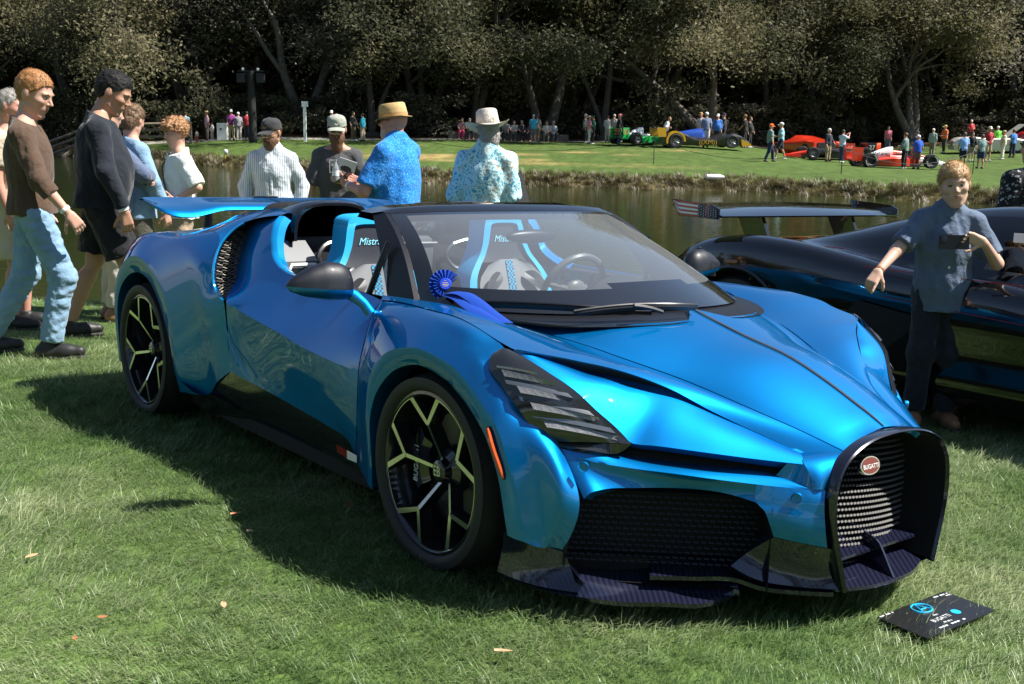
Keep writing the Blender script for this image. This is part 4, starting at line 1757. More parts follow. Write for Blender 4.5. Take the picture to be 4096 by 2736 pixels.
mg, mf = MB(), MB()
for i in range(nH - 1):
    for j in range(nW - 1):
        q = [WG[i, j], WG[i, j + 1], WG[i + 1, j + 1], WG[i + 1, j]]
        (mf if is_frit(i, j) else mg).add(q, [(3, 2, 1, 0)])
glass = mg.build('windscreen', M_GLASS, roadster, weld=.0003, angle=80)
mf.build('windscreen_border', mat('glass_frit', (.012, .013, .015), .08, coat=1.0), glass, weld=.0003, angle=80)


def pillar(mb):
    ii = np.linspace(0, nH - 1, 14).astype(int)
    S = WG[ii, 0]
    k = np.linspace(0, 1, 14)
    o1 = S + np.array([-.012, -.018, .004])
    o2 = np.stack([np.interp(k, [0, 1], [.425, .735]), np.interp(k, [0, 1], [-.650, -.765]), np.interp(k, [0, 1], [1.155, .850])], 1) + np.sin(np.pi * k)[:, None] * np.array([.01, -.006, .018])
    o3 = o2 + np.array([-.03, .045, -.01])
    i0 = S + np.array([-.05, .01, -.03])
    mb.grid(np.stack([S + np.array([.0, -.001, -.001]), o1, o2, o3, i0]), flip=True)


both(pillar, 'windscreen_pillar', M_BLKPL, angle=40)


def quarter(mb):
    mb.tube([(.655, -.715, 1.06), (.635, -.745, .96), (.600, -.768, .85)], [.010, .013, .013], 8)


both(quarter, 'quarter_post', M_BLKPL)
mb = MB()
mb.add([(.655, -.715, 1.05), (.605, -.768, .852), (.73, -.768, .852)], [(0, 1, 2)])
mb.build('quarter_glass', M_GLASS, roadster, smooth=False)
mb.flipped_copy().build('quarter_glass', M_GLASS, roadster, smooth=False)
# header rail
H1 = crom(WT, 41)
H2 = crom([(.425, -.655, 1.160), (.44, -.60, 1.176), (.475, -.45, 1.192), (.50, -.23, 1.200), (.51, 0, 1.202), (.50, .23, 1.200), (.475, .45, 1.192), (.44, .60, 1.176), (.425, .655, 1.160)], 41)
H3 = H2 + np.array([-.09, 0, .004])
H4 = H2 + np.array([-.115, 0, -.022])
H5 = H1 + np.array([-.05, 0, -.04])
mb = MB()
mb.grid(np.stack([H1 + np.array([0, 0, .001]), H1 * .45 + H2 * .55 + np.array([.012, 0, .008]), H2, H3, H4, H5]), flip=True)
hdr = mb.build('header_rail', M_BLKGLOSS, roadster, angle=40)
mb = MB()
for y in (-.31, .31):
    mb.tube([(.50, y, 1.2025), (.40, y * 1.02, 1.2055)], .0015, 4)
mb.build('header_seam', M_VOID, hdr)

# cowl: black panel between glass and hood
CW = [(.80, -.775, .853), (1.0, -.742, .851), (1.19, -.682, .848), (1.38, -.612, .838), (1.52, -.50, .832), (1.64, -.32, .838), (1.69, -.13, .846), (1.66, -.03, .85)]
CW = CW + [(x, -y, z) for x, y, z in CW[::-1]]
A = crom(CW, 61)
B = crom([(x - .02, y, z + .002) for x, y, z in WB], 61)
mb = MB()
mb.grid(np.stack([A + np.array([.02, 0, -.004]), A * .5 + B * .5 + np.array([0, 0, -.012]), B + np.array([0, 0, -.004])]), flip=True)
mb.build('cowl_panel', M_BLKPL, roadster, recalc=True)


def wiper(mb, pts, arm):
    P = crom(pts, 16)
    mb.tube(P, [.004] + [.009] * 14 + [.004], 6, squash=1.6)
    mb.tube(P + np.array([.004, -.004, .010]), .004, 5)
    mb.tube(crom(arm, 8), .008, 6)


mb = MB()
wiper(mb, [(1.20, -.66, .875), (1.36, -.585, .885), (1.50, -.46, .885), (1.60, -.28, .872)], [(1.40, -.56, .895), (1.50, -.45, .885), (1.62, -.22, .868)])
mb.build('wiper', M_BLKPL, roadster)
mb = MB()
wiper(mb, [(1.526,-0.501,0.872), (1.603,-0.308,0.893), (1.663,-0.146,0.893), (1.670,-0.036,0.885)], [(1.647,-0.334,0.905), (1.665,-0.272,0.895), (1.680,-0.225,0.880)])
mb.build('wiper', M_BLKPL, roadster)

# ---- mirrors


def mirror(mb):
    # shell: lens plan, dark upper cap, painted lower bowl
    ys = np.linspace(0, 1, 15)
    for part in (0, 1):
        G = []
        for t in ys:
            y = -.915 - .262 * t
            r = math.sin(math.pi * min(max(t, 0.0), 1) ** .75 * .98 + .02) ** .55 if t < .999 else .02
            r = np.interp(t, [0, .06, .2, .45, .7, .88, .96, 1], [.30, .70, .96, 1.0, .80, .50, .30, .03])
            zc = .890 + .020 * t
            top = np.interp(t, [0, .08, .2, .42, .65, .85, .95, 1], [.045, .085, .098, .098, .075, .042, .022, .002])
            bot = np.interp(t, [0, .1, .4, .75, .95, 1], [.030, .042, .046, .036, .018, .002])
            row = []
            for w in np.linspace(0, math.pi, 13):
                c, s = math.cos(w), math.sin(w)
                if part == 0:
                    row.append((.70 + .060 * r * c + .02 * (1 - t), y, zc + top * s ** .8))
                else:
                    row.append((.70 + .066 * r * c + .02 * (1 - t), y, zc - bot * s))
            G.append(row)
        mb.grid(np.array(G), flip=(part == 1), mi=part)
    # stalk
    mb.tube([(.705, -.935, .880), (.73, -.905, .862), (.755, -.88, .835), (.77, -.86, .800)], [.026, .024, .020, .022], 10, mi=1)


both(mirror, 'door_mirror', [mat('mirror_cap', (.004, .005, .010), .5, coat=.25), M_PAINT], angle=50)

# ---- wheels


def wheel(x, y, zc, Rr, Rt, wid, phi, side, steer=0.0):
    root = empty('wheel')
    root.parent = roadster
    root.matrix_basis = Matrix.Translation((x, y, zc)) @ Matrix.Rotation(steer, 4, 'Z')
    s = side   # -1 right, outward is s*y
    w = wid / 2
    mb = MB()
    prof = [(Rr, w - .022), (Rr + .012, w - .006), (Rr + (Rt - Rr) * .45, w), (Rr + (Rt - Rr) * .80, w - .006), (Rt - .012, w - .022), (Rt - .003, w - .045), (Rt, w - .08), (Rt, 0), (Rt, -w + .05), (Rt - .012, -w + .02), (Rr, -w)]
    mb.lathe([(r_, s * h) for r_, h in prof], 72, axis='Y')
    mb.build('tyre', M_RUBBER, root, angle=40, recalc=True)
    mb = MB()
    lip = [(Rr - .001, w - .024), (Rr + .005, w - .016), (Rr - .006, w - .014), (Rr - .014, w - .022), (Rr - .018, w - .06), (Rr - .035, w - .10), (Rr - .04, -w + .03)]
    mb.lathe([(r_, s * h) for r_, h in lip], 72, axis='Y')
    rim = mb.build('rim', M_RIMB, root, angle=40, recalc=True)
    mb = MB()
    mb.lathe([(Rr - .05, s * (w - .20)), (.08, s * (w - .20))], 48, axis='Y')
    mb.build('wheel_back', M_VOID, root)
    # spokes
    yo = w - .020
    yi = w - .075

    def P(r_, ang, h):
        return np.array([r_ * math.cos(ang), s * h, r_ * math.sin(ang)])

    for k in range(5):
        a0 = phi + k * 2 * math.pi / 5
        mb = MB()

        def bar(p0, p1, w0, w1, h0, h1, dep=.05):
            d = p1 - p0
            d2 = np.array([-d[2], 0, d[0]])
            d2 /= np.linalg.norm(d2)
            f = []
            for (p, ww, h) in ((p0, w0, h0), (p1, w1, h1)):
                q = np.array([p[0], 0, p[2]])
                f.append([q + d2 * ww / 2 + np.array([0, s * h, 0]), q - d2 * ww / 2 + np.array([0, s * h, 0]),
                          q - d2 * ww * .75 + np.array([0, s * (h - dep), 0]), q + d2 * ww * .75 + np.array([0, s * (h - dep), 0])])
            V = f[0] + f[1]
            mb.add(V, [(0, 1, 5, 4)], 1)
            mb.add(V, [(1, 2, 6, 5), (3, 0, 4, 7), (0, 3, 2, 1), (4, 5, 6, 7)], 0)
        fr = .60 * Rr
        fork = P(fr, a0, 0)
        hub = P(.16 * Rr, a0 + .16, 0)
        bar(hub, fork, .012, .015, yi - .005, yo - .008)
        e1 = P(Rr * .985, a0 + .30, 0)
        e2 = P(Rr * .985, a0 - .34, 0)
        bar(fork, e1, .015, .020, yo - .008, yo + .002)
        bar(fork, e2, .015, .020, yo - .008, yo + .002)
        # bright arc to the next arm
        arc = np.linspace(a0 + .30, a0 + 2 * math.pi / 5 - .34, 9)
        for q0, q1 in zip(arc[:-1], arc[1:]):
            bar(P(Rr * .972, q0, 0), P(Rr * .972, q1, 0), .012, .012, yo + .002, yo + .002, .03)
        mb.build('spoke', [M_RIMB, M_RIMM], rim, smooth=False, recalc=True)
    mb = MB()
    mb.lathe([(0, s * (w - .055)), (.030, s * (w - .055)), (.038, s * (w - .060)), (.045, s * (w - .085)), (.075, s * (w - .10)), (.085, s * (w - .13))], 28, axis='Y')
    hubo = mb.build('hub', M_RIMB, rim, recalc=True)
    mb = MB()
    mb.lathe([(.19 if Rr < .28 else .195, s * (w - .135)), (.075, s * (w - .135))], 48, axis='Y')
    mb.lathe([(.19, s * (w - .135)), (.19, s * (w - .165))], 48, axis='Y')
    mb.build('brake_disc', mat('brake_disc', (.10, .10, .105), .35, .8), root, recalc=True)
    mb = MB()
    a = np.linspace(R(142), R(212), 12) if x > 0 else np.linspace(R(-30), R(40), 12)
    G = []
    for q in a:
        G.append([P(.115, q, w - .150), P(.115, q, w - .095), P(.15, q, w - .080), P(.205, q, w - .090), P(.215, q, w - .15)])
    mb.grid(np.array(G))
    mb.build('brake_caliper', M_BLKGLOSS, root, recalc=True, angle=30)
    return root, hubo


w1, h1 = wheel(1.3555, -.868, .334, .276, .3395, .255, R(99), -1)
w2, h2 = wheel(-1.3555, -.836, .348, .289, .3555, .325, R(51), -1)
wheel(1.3555, .868, .335, .272, .3395, .255, R(99), 1)
wheel(-1.3555, .836, .350, .286, .3555, .325, R(51), 1)
M_LET = mat('lettering_white', (.62, .63, .63), .4)
text('caliper_lettering', 'BUGATTI', .036, frame_m((-.158, -.0545, -.01), (.05, 0, 1), (-1, 0, .05)), M_LET, w1, sx=.9, extrude=.001)
text('hub_emblem', 'EB', .052, frame_m((0, -.074, 0), (1, 0, .06), (-.06, 0, 1)), M_CHROME, w1, sx=.75, extrude=.002)
text('hub_emblem', 'EB', .052, frame_m((0, -.108, 0), (1, 0, .06), (-.06, 0, 1)), M_CHROME, w2, sx=.75, extrude=.002)


def liner(mb):
    for xc, zc, rr in ((1.37, .335, .46), (-1.34, .35, .50)):
        a = np.linspace(-.45, math.pi + .45, 30)
        G = [[(xc + rr * math.cos(q), y, max(zc + rr * math.sin(q) * .86, .10)) for q in a] for y in (-.95, -.55)]
        mb.grid(np.array(G))
        mb.add([(xc, -.55, .2)] + [tuple(p) for p in G[1]], [(0, i + 1, i + 2) for i in range(29)])


both(liner, 'wheel_liner', M_VOID)
# underbody
mb = MB()
mb.prism([(2.1, -.55), (1.85, -.80), (.8, -.86), (-.9, -.86), (-1.85, -.78), (-1.85, .78), (-.9, .86), (.8, .86), (1.85, .80), (2.1, .55)], .11, .17, 'Z')
mb.build('underbody', M_VOID, roadster, smooth=False)

# ---- cabin
mb = MB()
# tub: floor, rear bulkhead, door cards, dash
mb.add([(.9, -.72, .25), (.9, .72, .25), (-.45, .72, .25), (-.45, -.72, .25)], [(0, 1, 2, 3)])
for s in (-1, 1):
    G = np.array([[(x, s * y, z) for x in np.linspace(.85, -.35, 8)] for y, z in ((.70, .25), (.73, .55), (.715, .70), (.745, .845), (.785, .858))])
    mb.grid(G, flip=s > 0)
mb.build('cabin_tub', M_LEATHB, roadster, recalc=False)
mb = MB()
G = []
for z, x, hw in ((.25, -.30, .72), (.60, -.36, .72), (.80, -.40, .72), (.93, -.43, .70), (1.0, -.45, .68), (1.02, -.55, .66)):
    G.append([(x + .03 * math.cos(y * 4), y, z) for y in np.linspace(-hw, hw, 25)])
mb.grid(np.array(G), flip=True)
bulk = mb.build('rear_bulkhead', M_BLKPL, roadster)
mb = MB()
for x, z in ((-.375, .955), ):
    G = np.array([[(-.34 + dx, y, z) for y in np.linspace(-.16, .16, 9)] for dx, z in ((-.04, 1.0), (0, .985), (.012, .93), (.0, .80), (-.005, .62))])
    mb.grid(G, flip=True)
mb.build('bulkhead_trim', M_GREYPL, bulk)
mb = MB()
mb.tube([(-.33, -.18, .965), (-.325, 0, .968), (-.33, .18, .965)], .010, 8)
mb.build('trim_bar', M_ALU, bulk)
for s in (-1, 1):
    mb = MB()
    # belt housing: tapered silver box with a slot frame
    mb.add([(-.36, s * .55, .99), (-.36, s * .69, .99), (-.27, s * .70, .90), (-.27, s * .53, .90), (-.25, s * .53, .80), (-.25, s * .71, .80), (-.40, s * .71, .70), (-.40, s * .53, .70)],
           [(0, 1, 2, 3), (3, 2, 5, 4), (4, 5, 6, 7)])
    bh = mb.build('belt_housing', M_GREYPL, bulk, smooth=False, recalc=True)
    mb = MB()
    mb.tube([(-.245, s * .555, .885), (-.245, s * .68, .885), (-.235, s * .70, .855), (-.235, s * .66, .815), (-.235, s * .56, .815), (-.245, s * .54, .85), (-.245, s * .555, .885)], .011, 6)
    mb.build('belt_guide', M_WHITE, bh)
    mb = MB()
    G = np.array([[(x, s * (y + dy), z) for dy in (-.026, .026)] for x, y, z in ((-.225, .62, .855), (-.21, .622, .80), (-.17, .628, .70), (-.13, .63, .58), (-.1, .62, .45))])
    mb.grid(G)
    mb.build('seat_belt', M_LEATHC, bulk)
    mb = MB()
    mb.tube(crom([(-.355, s * .30, .955), (-.345, s * .46, .96), (-.34, s * .49, .92), (-.345, s * .46, .85), (-.355, s * .30, .84), (-.36, s * .26, .90), (-.355, s * .30, .955)], 20), .012, 6)
    mb.build('speaker_ring', M_ALU, bulk)
# dash
mb = MB()
G = []
for x, z in ((1.45, .80), (1.20, .835), (1.0, .845), (.86, .835), (.80, .79), (.80, .70), (.86, .60), (.88, .45)):
    G.append([(x - .06 * (abs(y) / .7) ** 2 * (1 if x > .9 else 0), y, z - .02 * (abs(y) / .7) ** 2) for y in np.linspace(-.70, .70, 23)])
mb.grid(np.array(G))
dash = mb.build('dashboard', mat('dash_leather', (.11, .118, .128), .38, bump=(420, .3, .002)), roadster)
mb = MB()
G = []
for k, (x, sc) in enumerate(((1.02, .55), (.98, .85), (.86, 1.0), (.80, 1.0))):
    G.append([(x, .39 + .165 * sc * math.cos(w), .80 + .10 * sc * math.sin(w)) for w in np.linspace(0, math.pi, 17)])
mb.grid(np.array(G), flip=True)
mb.build('instrument_hood', M_LEATHB, dash)
mb = MB()
mb.tube([(.81, .39 + .15 * math.cos(w), .80 + .092 * math.sin(w)) for w in np.linspace(0, math.pi, 15)], .005, 6)
mb.build('gauge_ring', M_ALU, dash)
mb = MB()
mb.tube([(.93, -.50, .850), (.97, .0, .858), (.93, .25, .852)], .008, 6)
mb.build('dash_strip', M_ALU, dash)
# steering wheel
mb = MB()
sc_, tilt = Vector((.50, .39, .80)), R(22)
rim_pts = []
for w in np.linspace(0, 2 * math.pi, 41):
    r_ = .178
    y, z = r_ * math.cos(w), max(r_ * math.sin(w), -.135)
    rim_pts.append((sc_.x + z * math.sin(tilt), sc_.y + y, sc_.z + z * math.cos(tilt)))
mb.tube(rim_pts, .0165, 8, caps=False)
mb.sphere((sc_.x + .02, sc_.y, sc_.z), (.03, .065, .055), 14, 8)
for a_ in (R(15), R(165), R(-90)):
    mb.tube([(sc_.x + .02, sc_.y, sc_.z), (sc_.x + .165 * math.sin(a_) * math.sin(tilt), sc_.y + .17 * math.cos(a_), sc_.z + .16 * math.sin(a_) * math.cos(tilt))], [.016, .013], 8)
sw = mb.build('steering_wheel', mat('wheel_leather', (.12, .125, .135), .35), roadster)
mb = MB()
for s in (-1, 1):
    mb.box((.525, .39 + s * .10, .835), (.006, .028, .085), rot=Matrix.Rotation(s * .35, 3, 'X'))
mb.build('shift_paddle', M_ALU, sw, smooth=False)
# inner mirror
mb = MB()
mb.sphere((.64, .02, 1.068), (.028, .142, .031), 24, 12)
mb.tube([(.63, .02, 1.09), (.60, .02, 1.125), (.59, .02, 1.165)], [.012, .010, .014], 8)
mb.build('inner_mirror', M_BLKPL, roadster)


def seat(yc):
    root = empty('seat')
    root.parent = roadster
    root.location = (0, yc, 0)
    # back shell: rows of half width / x / z
    ST = [(.58, .250, .06), (.66, .262, .035), (.74, .262, .01), (.82, .245, -.015), (.88, .205, -.035), (.93, .165, -.05), (.98, .142, -.06), (1.03, .130, -.068), (1.08, .118, -.075), (1.115, .085, -.085)]
    Z = crom([(z, h, x) for z, h, x in ST], 30)

    def half(z):
        return np.interp(z, Z[:, 0], Z[:, 1])

    def xs(z):
        return np.interp(z, Z[:, 0], Z[:, 2])
    mb = MB()
    # cyan bolster: front band outside the inner panel, wrapping to the back
    G = []
    for z, h, x in Z:
        row = []
        for k in (-1, 1):
            pass
        inner = h - np.interp(z, [.58, .8, .95, 1.115], [.062, .055, .040, .045])
        row = [(x - .10, -h * .96, z), (x - .02, -h, z), (x + .035, -h * .985, z), (x + .040, -inner * 1.06, z), (x + .018, -inner, z)]
        G.append(row)
    G = np.array(G)
    mb.grid(G, flip=False)
    G2 = G.copy()
    G2[:, :, 1] *= -1
    mb.grid(G2, flip=True)
    # top arch of the headrest
    T = []
    for w in np.linspace(0, math.pi, 17):
        c, s = math.cos(w), math.sin(w)
        yy = math.copysign(abs(c) ** .6, c)
        T.append([(-.185, -.113 * yy * .96, 1.085 + .040 * s), (-.105, -.118 * yy, 1.085 + .046 * s), (-.042, -.116 * yy, 1.082 + .044 * s), (-.036, -.088 * yy, 1.065 + .020 * s), (-.055, -.080 * yy, 1.06 + .012 * s)])
    mb.grid(np.array(T), flip=False)
    mb.build('bolster', M_LEATHC, root, recalc=True, angle=60)
    mb = MB()
    G = []
    for z in np.linspace(.89, 1.078, 10):
        hw = half(z) - .036
        G.append([(xs(z) + .020 + .006 * (1 - (k) ** 2), k * hw, z) for k in np.linspace(-1, 1, 9)])
    mb.grid(np.array(G), flip=True)
    hr = mb.build('headrest', M_LEATHB, root)
    mb = MB()
    G = []
    for z in np.linspace(.50, .905, 16):
        hw = (half(z) - .05) * np.interp(z, [.5, .82, .88, .905], [1, 1, .86, .5])
        G.append([(xs(max(z, .58)) + .034 + .014 * math.cos(k * 1.5) + .02 * abs(k) ** 3, k * hw, z) for k in np.linspace(-1, 1, 15)])
    mb.grid(np.array(G), flip=True)
    mb.build('backrest', mat('grey_leather', (.19, .20, .215), .40, bump=(420, .3, .002)), root)
    mb = MB()
    G = []
    for z in np.linspace(.50, .90, 12):
        G.append([(xs(max(z, .58)) + .052, y, z) for y in (-.021, .021)])
    mb.grid(np.array(G), flip=True)
    ck = mat('houndstooth_strip', (.012, .30, .56), .6)
    nt = ck.node_tree
    if 'Checker Texture' not in nt.nodes:
        tc = nt.nodes.new('ShaderNodeTexCoord')
        ch = nt.nodes.new('ShaderNodeTexChecker')
        ch.inputs['Scale'].default_value = 95
        ch.inputs['Color1'].default_value = (.012, .32, .60, 1)
        ch.inputs['Color2'].default_value = (.012, .02, .04, 1)
        nt.links.new(tc.outputs['Object'], ch.inputs['Vector'])
        nt.links.new(ch.outputs[0], nt.nodes['Principled BSDF'].inputs['Base Color'])
    mb.build('centre_strip', ck, root)
    for s in (-1, 1):
        mb = MB()
        P = crom([(xs(.84) + .066, s * .075, .842), (xs(.82) + .075, s * .115, .850), (xs(.80) + .082, s * .165, .815), (xs(.76) + .085, s * .185, .765), (xs(.75) + .080, s * .165, .755), (xs(.76) + .072, s * .10, .785), (xs(.80) + .066, s * .07, .82), (xs(.84) + .066, s * .075, .842)], 26)
        c = P.mean(0)
        mb.add([tuple(c)] + [tuple(p) for p in P[:-1]], [(0, i + 1, (i + 1) % 25 + 1) for i in range(25)])
        mb.build('belt_cutout', mat('cutout_dark', (.03, .032, .036), .4), root, smooth=False, recalc=True)
    mb = MB()
    mb.box((.16, 0, .47), (.50, .46, .14))
    mb.build('cushion', M_LEATHB, root, smooth=False)
    text('headrest_lettering', 'Mistral', .047, frame_m((xs(.99) + .0278, .0, 1.004), (0, 1, 0), (-.12, 0, 1)), mat('stitch_cyan', (.25, .68, .85), .5), hr, shear=.35, sx=1.0)
    return root


seat(-.385)
seat(.39)

# ================================================================ people
def sdf_mesh(fn, lo, hi, h):
    """surface nets of a signed distance function on a sparse grid"""
    lo, hi = np.asarray(lo, float), np.asarray(hi, float)
    B = 4
    nb = np.ceil((hi - lo) / (h * B)).astype(int) + 1
    ax = [lo[k] + (np.arange(nb[k]) + .5) * h * B for k in range(3)]
    cc = np.stack(np.meshgrid(*ax, indexing='ij'), -1).reshape(-1, 3)
    d0 = fn(cc)
    act = np.abs(d0) < h * B * 1.0 + .010
    n = nb * B + 1
    D = np.full(n, 1.0, np.float32)
    need = np.zeros(n, bool)
    idx = np.stack(np.unravel_index(np.nonzero(act)[0], nb), 1) * B
    g = np.stack(np.meshgrid(*[np.arange(B + 1)] * 3, indexing='ij'), -1).reshape(-1, 3)
    q = (idx[:, None] + g[None]).reshape(-1, 3)
    need[q[:, 0], q[:, 1], q[:, 2]] = True
    # inside blocks that are not active must read as negative
    ins = (d0 < 0) & ~act
    if ins.any():
        i2 = np.stack(np.unravel_index(np.nonzero(ins)[0], nb), 1) * B
        q2 = (i2[:, None] + g[None]).reshape(-1, 3)
        D[q2[:, 0], q2[:, 1], q2[:, 2]] = -1.0
    p = np.argwhere(need)
    D[p[:, 0], p[:, 1], p[:, 2]] = fn(lo + p * h)
    S = D < 0
    s8 = np.zeros([k - 1 for k in n], np.uint8)
    for a in (0, 1):
        for b in (0, 1):
            for c in (0, 1):
                s8 += S[a:n[0] - 1 + a, b:n[1] - 1 + b, c:n[2] - 1 + c]
    cell = np.argwhere((s8 > 0) & (s8 < 8))
    cid = np.full([k - 1 for k in n], -1, np.int32)
    cid[cell[:, 0], cell[:, 1], cell[:, 2]] = np.arange(len(cell))
    cor = np.array([(a, b, c) for a in (0, 1) for b in (0, 1) for c in (0, 1)])
    vals = np.stack([D[cell[:, 0] + a, cell[:, 1] + b, cell[:, 2] + c] for a, b, c in cor], 1)
    acc = np.zeros((len(cell), 3))
    cnt = np.zeros(len(cell))
    for i in range(8):
        for j in range(i + 1, 8):
            if np.abs(cor[i] - cor[j]).sum() != 1:
                continue
            m = (vals[:, i] < 0) != (vals[:, j] < 0)
            t = np.where(m, vals[:, i] / np.where(m, vals[:, i] - vals[:, j], 1), 0)
            acc += np.where(m[:, None], cor[i] + (cor[j] - cor[i]) * t[:, None], 0)
            cnt += m
    V = lo + (cell + acc / np.maximum(cnt, 1)[:, None]) * h
    F = []
    for a in range(3):
        b, c = (a + 1) % 3, (a + 2) % 3
        sl0 = [slice(1, n[k] - 1) for k in range(3)]
        sl0[a] = slice(0, n[a] - 1)
        sl1 = list(sl0)
        sl1[a] = slice(1, n[a])
        s0, s1 = S[tuple(sl0)], S[tuple(sl1)]
        e = np.argwhere(s0 != s1)
        if not len(e):
            continue
        flip = s0[e[:, 0], e[:, 1], e[:, 2]]
        off_ = np.ones(3, int)
        off_[a] = 0
        e = e + off_

        def ci(db, dc):
            k = e.copy()
            k[:, b] += db
            k[:, c] += dc
            return cid[k[:, 0], k[:, 1], k[:, 2]]
        Q = np.stack([ci(-1, -1), ci(0, -1), ci(0, 0), ci(-1, 0)], 1)
        Q[~flip] = Q[~flip][:, ::-1]
        F.append(Q[(Q >= 0).all(1)])
    return V, np.concatenate(F)


def sd_cone(p, a, b, ra, rb):
    a, b = np.asarray(a, float), np.asarray(b, float)
    ba = b - a
    t = np.clip(((p - a) @ ba) / max(ba @ ba, 1e-9), 0, 1)
    return np.linalg.norm(p - a - t[:, None] * ba, axis=1) - (ra + (rb - ra) * t)


def sd_ell(p, c, r, rot=None):
    q = p - np.asarray(c, float)
    if rot is not None:
        q = q @ np.asarray(rot)
    r = np.asarray(r, float)
    k = np.linalg.norm(q / r, axis=1)
    k2 = np.linalg.norm(q / (r * r), axis=1)
    return k * (k - 1) / np.maximum(k2, 1e-6)


def smin(d1, d2, k):
    h = np.clip(.5 + .5 * (d2 - d1) / k, 0, 1)
    return d2 * (1 - h) + d1 * h - k * h * (1 - h)


class Sdf:
    def __init__(self):
        self.items = []

    def cone(self, a, b, ra, rb=None, k=.02):
        self.items.append(('c', np.array(a, float), np.array(b, float), ra, ra if rb is None else rb, k))
        return self

    def ell(self, c, r, rot=None, k=.02):
        self.items.append(('e', np.array(c, float), np.array(r, float), rot, None, k))
        return self

    def cut(self, c, r, rot=None, k=.01):
        self.items.append(('s', np.array(c, float), np.array(r, float), rot, None, k))
        return self

    def __call__(self, p, grow=0.0):
        d = None
        for it in self.items:
            if it[0] == 'c':
                e = sd_cone(p, it[1], it[2], it[3], it[4])
            elif it[0] in 'es':
                e = sd_ell(p, it[1], it[2], it[3])
            if it[0] == 's':
                d = -smin(-d, e, it[5])
            elif d is None:
                d = e
            else:
                d = smin(d, e, it[5])
        return d - grow

    def bounds(self, m=.05):
        lo, hi = np.full(3, 9.), np.full(3, -9.)
        for it in self.items:
            if it[0] == 'c':
                r = max(it[3], it[4])
                for q in (it[1], it[2]):
                    lo, hi = np.minimum(lo, q - r), np.maximum(hi, q + r)
            elif it[0] == 'e':
                r = it[2].max()
                lo, hi = np.minimum(lo, it[1] - r), np.maximum(hi, it[1] + r)
        return lo - m, hi + m


class Folds:
    """sum of sines standing in for cloth folds"""

    def __init__(self, seed, amp=.004, f=32.0, n=9, zs=.55):
        r = np.random.default_rng(seed)
        self.k = r.normal(0, 1, (n, 3)) * np.array([1, 1, zs]) * f * r.uniform(.5, 1.5, (n, 1))
        self.ph = r.uniform(0, 6.28, n)
        self.amp = amp

    def __call__(self, p):
        w = np.sin(p @ self.k.T + self.ph)
        return self.amp * (w.mean(1) * 1.3 + .55 * np.abs(w[:, :4]).mean(1) - .3) * 1.7


def rotm(yaw=0, pitch=0, roll=0):
    return np.array((Matrix.Rotation(yaw, 3, 'Z') @ Matrix.Rotation(pitch, 3, 'Y') @ Matrix.Rotation(roll, 3, 'X')))


def hand(S, wrist, fdir, palm, s=1.0, curl=.55, spread=.12, thumb=1, pose=None, k=.006):
    """palm and five fingers; fdir = direction of the fingers, palm = palm normal, thumb = +1/-1 side"""
    w = np.array(wrist, float)
    f = np.array(fdir, float)
    f /= np.linalg.norm(f)
    n = np.array(palm, float)
    n -= f * n.dot(f)
    n /= np.linalg.norm(n)
    sd = np.cross(f, n) * thumb
    L = .085 * s
    for t in (-.027, -.009, .009, .026):
        S.cone(w + sd * t * .6 * s + f * .012 * s, w + sd * t * s + f * L, .0165 * s, .0125 * s, k=.012)
    fl = (.068, .078, .072, .056)
    for i, t in enumerate((.028, .010, -.009, -.027)):
        cu = curl if pose is None else pose[i]
        p = w + sd * t * s + f * L
        d = f + sd * (t / .028) * spread
        d /= np.linalg.norm(d)
        for j, (ln, r0, r1) in enumerate(((.45, .0100, .0092), (.32, .0092, .0084), (.23, .0084, .0072))):
            a = cu * (.7, 1.0, .8)[j]
            d = d * math.cos(a) + n * math.sin(a)
            d /= np.linalg.norm(d)
            q = p + d * fl[i] * ln * s
            S.cone(p, q, r0 * s, r1 * s, k=.004)
            p = q
    p = w + sd * .024 * s + f * .022 * s
    tc = .35 if pose is None else pose[4]
    d = f * .62 + sd * .70 + n * (.2 + tc * .5)
    d /= np.linalg.norm(d)
    for ln, r0, r1 in ((.042, .0150, .0118), (.032, .0115, .0098), (.024, .0098, .008)):
        q = p + d * ln * s
        S.cone(p, q, r0 * s, r1 * s, k=.008)
        p = q
        d = d + f * .35 + n * tc * .5
        d /= np.linalg.norm(d)


def put_head(S, hc, Rh, s=1.0, jaw=1.0, k=.018):
    def P(x, y, z):
        return hc + Rh @ (np.array([x, y, z]) * s)

    def E(c, r, kk=k, sub=False):
        (S.cut if sub else S.ell)(P(*c), np.array(r) * s, Rh, kk)
    E((-.012, 0, .020), (.099, .076, .098))
    E((.028, 0, -.028), (.064, .060, .082), .03)
    E((.030, 0, -.076), (.052, .046 * jaw, .040), .03)
    for y in (-1, 1):
        S.cone(P(.004, .050 * y * jaw, -.066), P(.060, .016 * y, -.106), .018 * s, .017 * s, k=.022)
        E((.054, .043 * y, -.018), (.028, .022, .020), .02)
    S.cone(P(.066, -.010, -.106), P(.066, .010, -.106), .0165 * s * jaw, k=.015)
    E((.074, 0, .027), (.019, .052, .012), .014)
    for y in (-1, 1):
        E((.103, .031 * y, .006), (.022, .018, .011), .010, True)
    S.cone(P(.086, 0, .014), P(.111, 0, -.022), .0062 * s, .0100 * s, k=.010)
    for y in (-1, 1):
        E((.097, .011 * y, -.027), (.011, .0075, .007), .006)
    E((.078, 0, -.057), (.017, .028, .020), .015)
    for y in (-1, 1):
        E((-.010, .080 * y, -.006), (.021, .010, .032), .006)
    return P


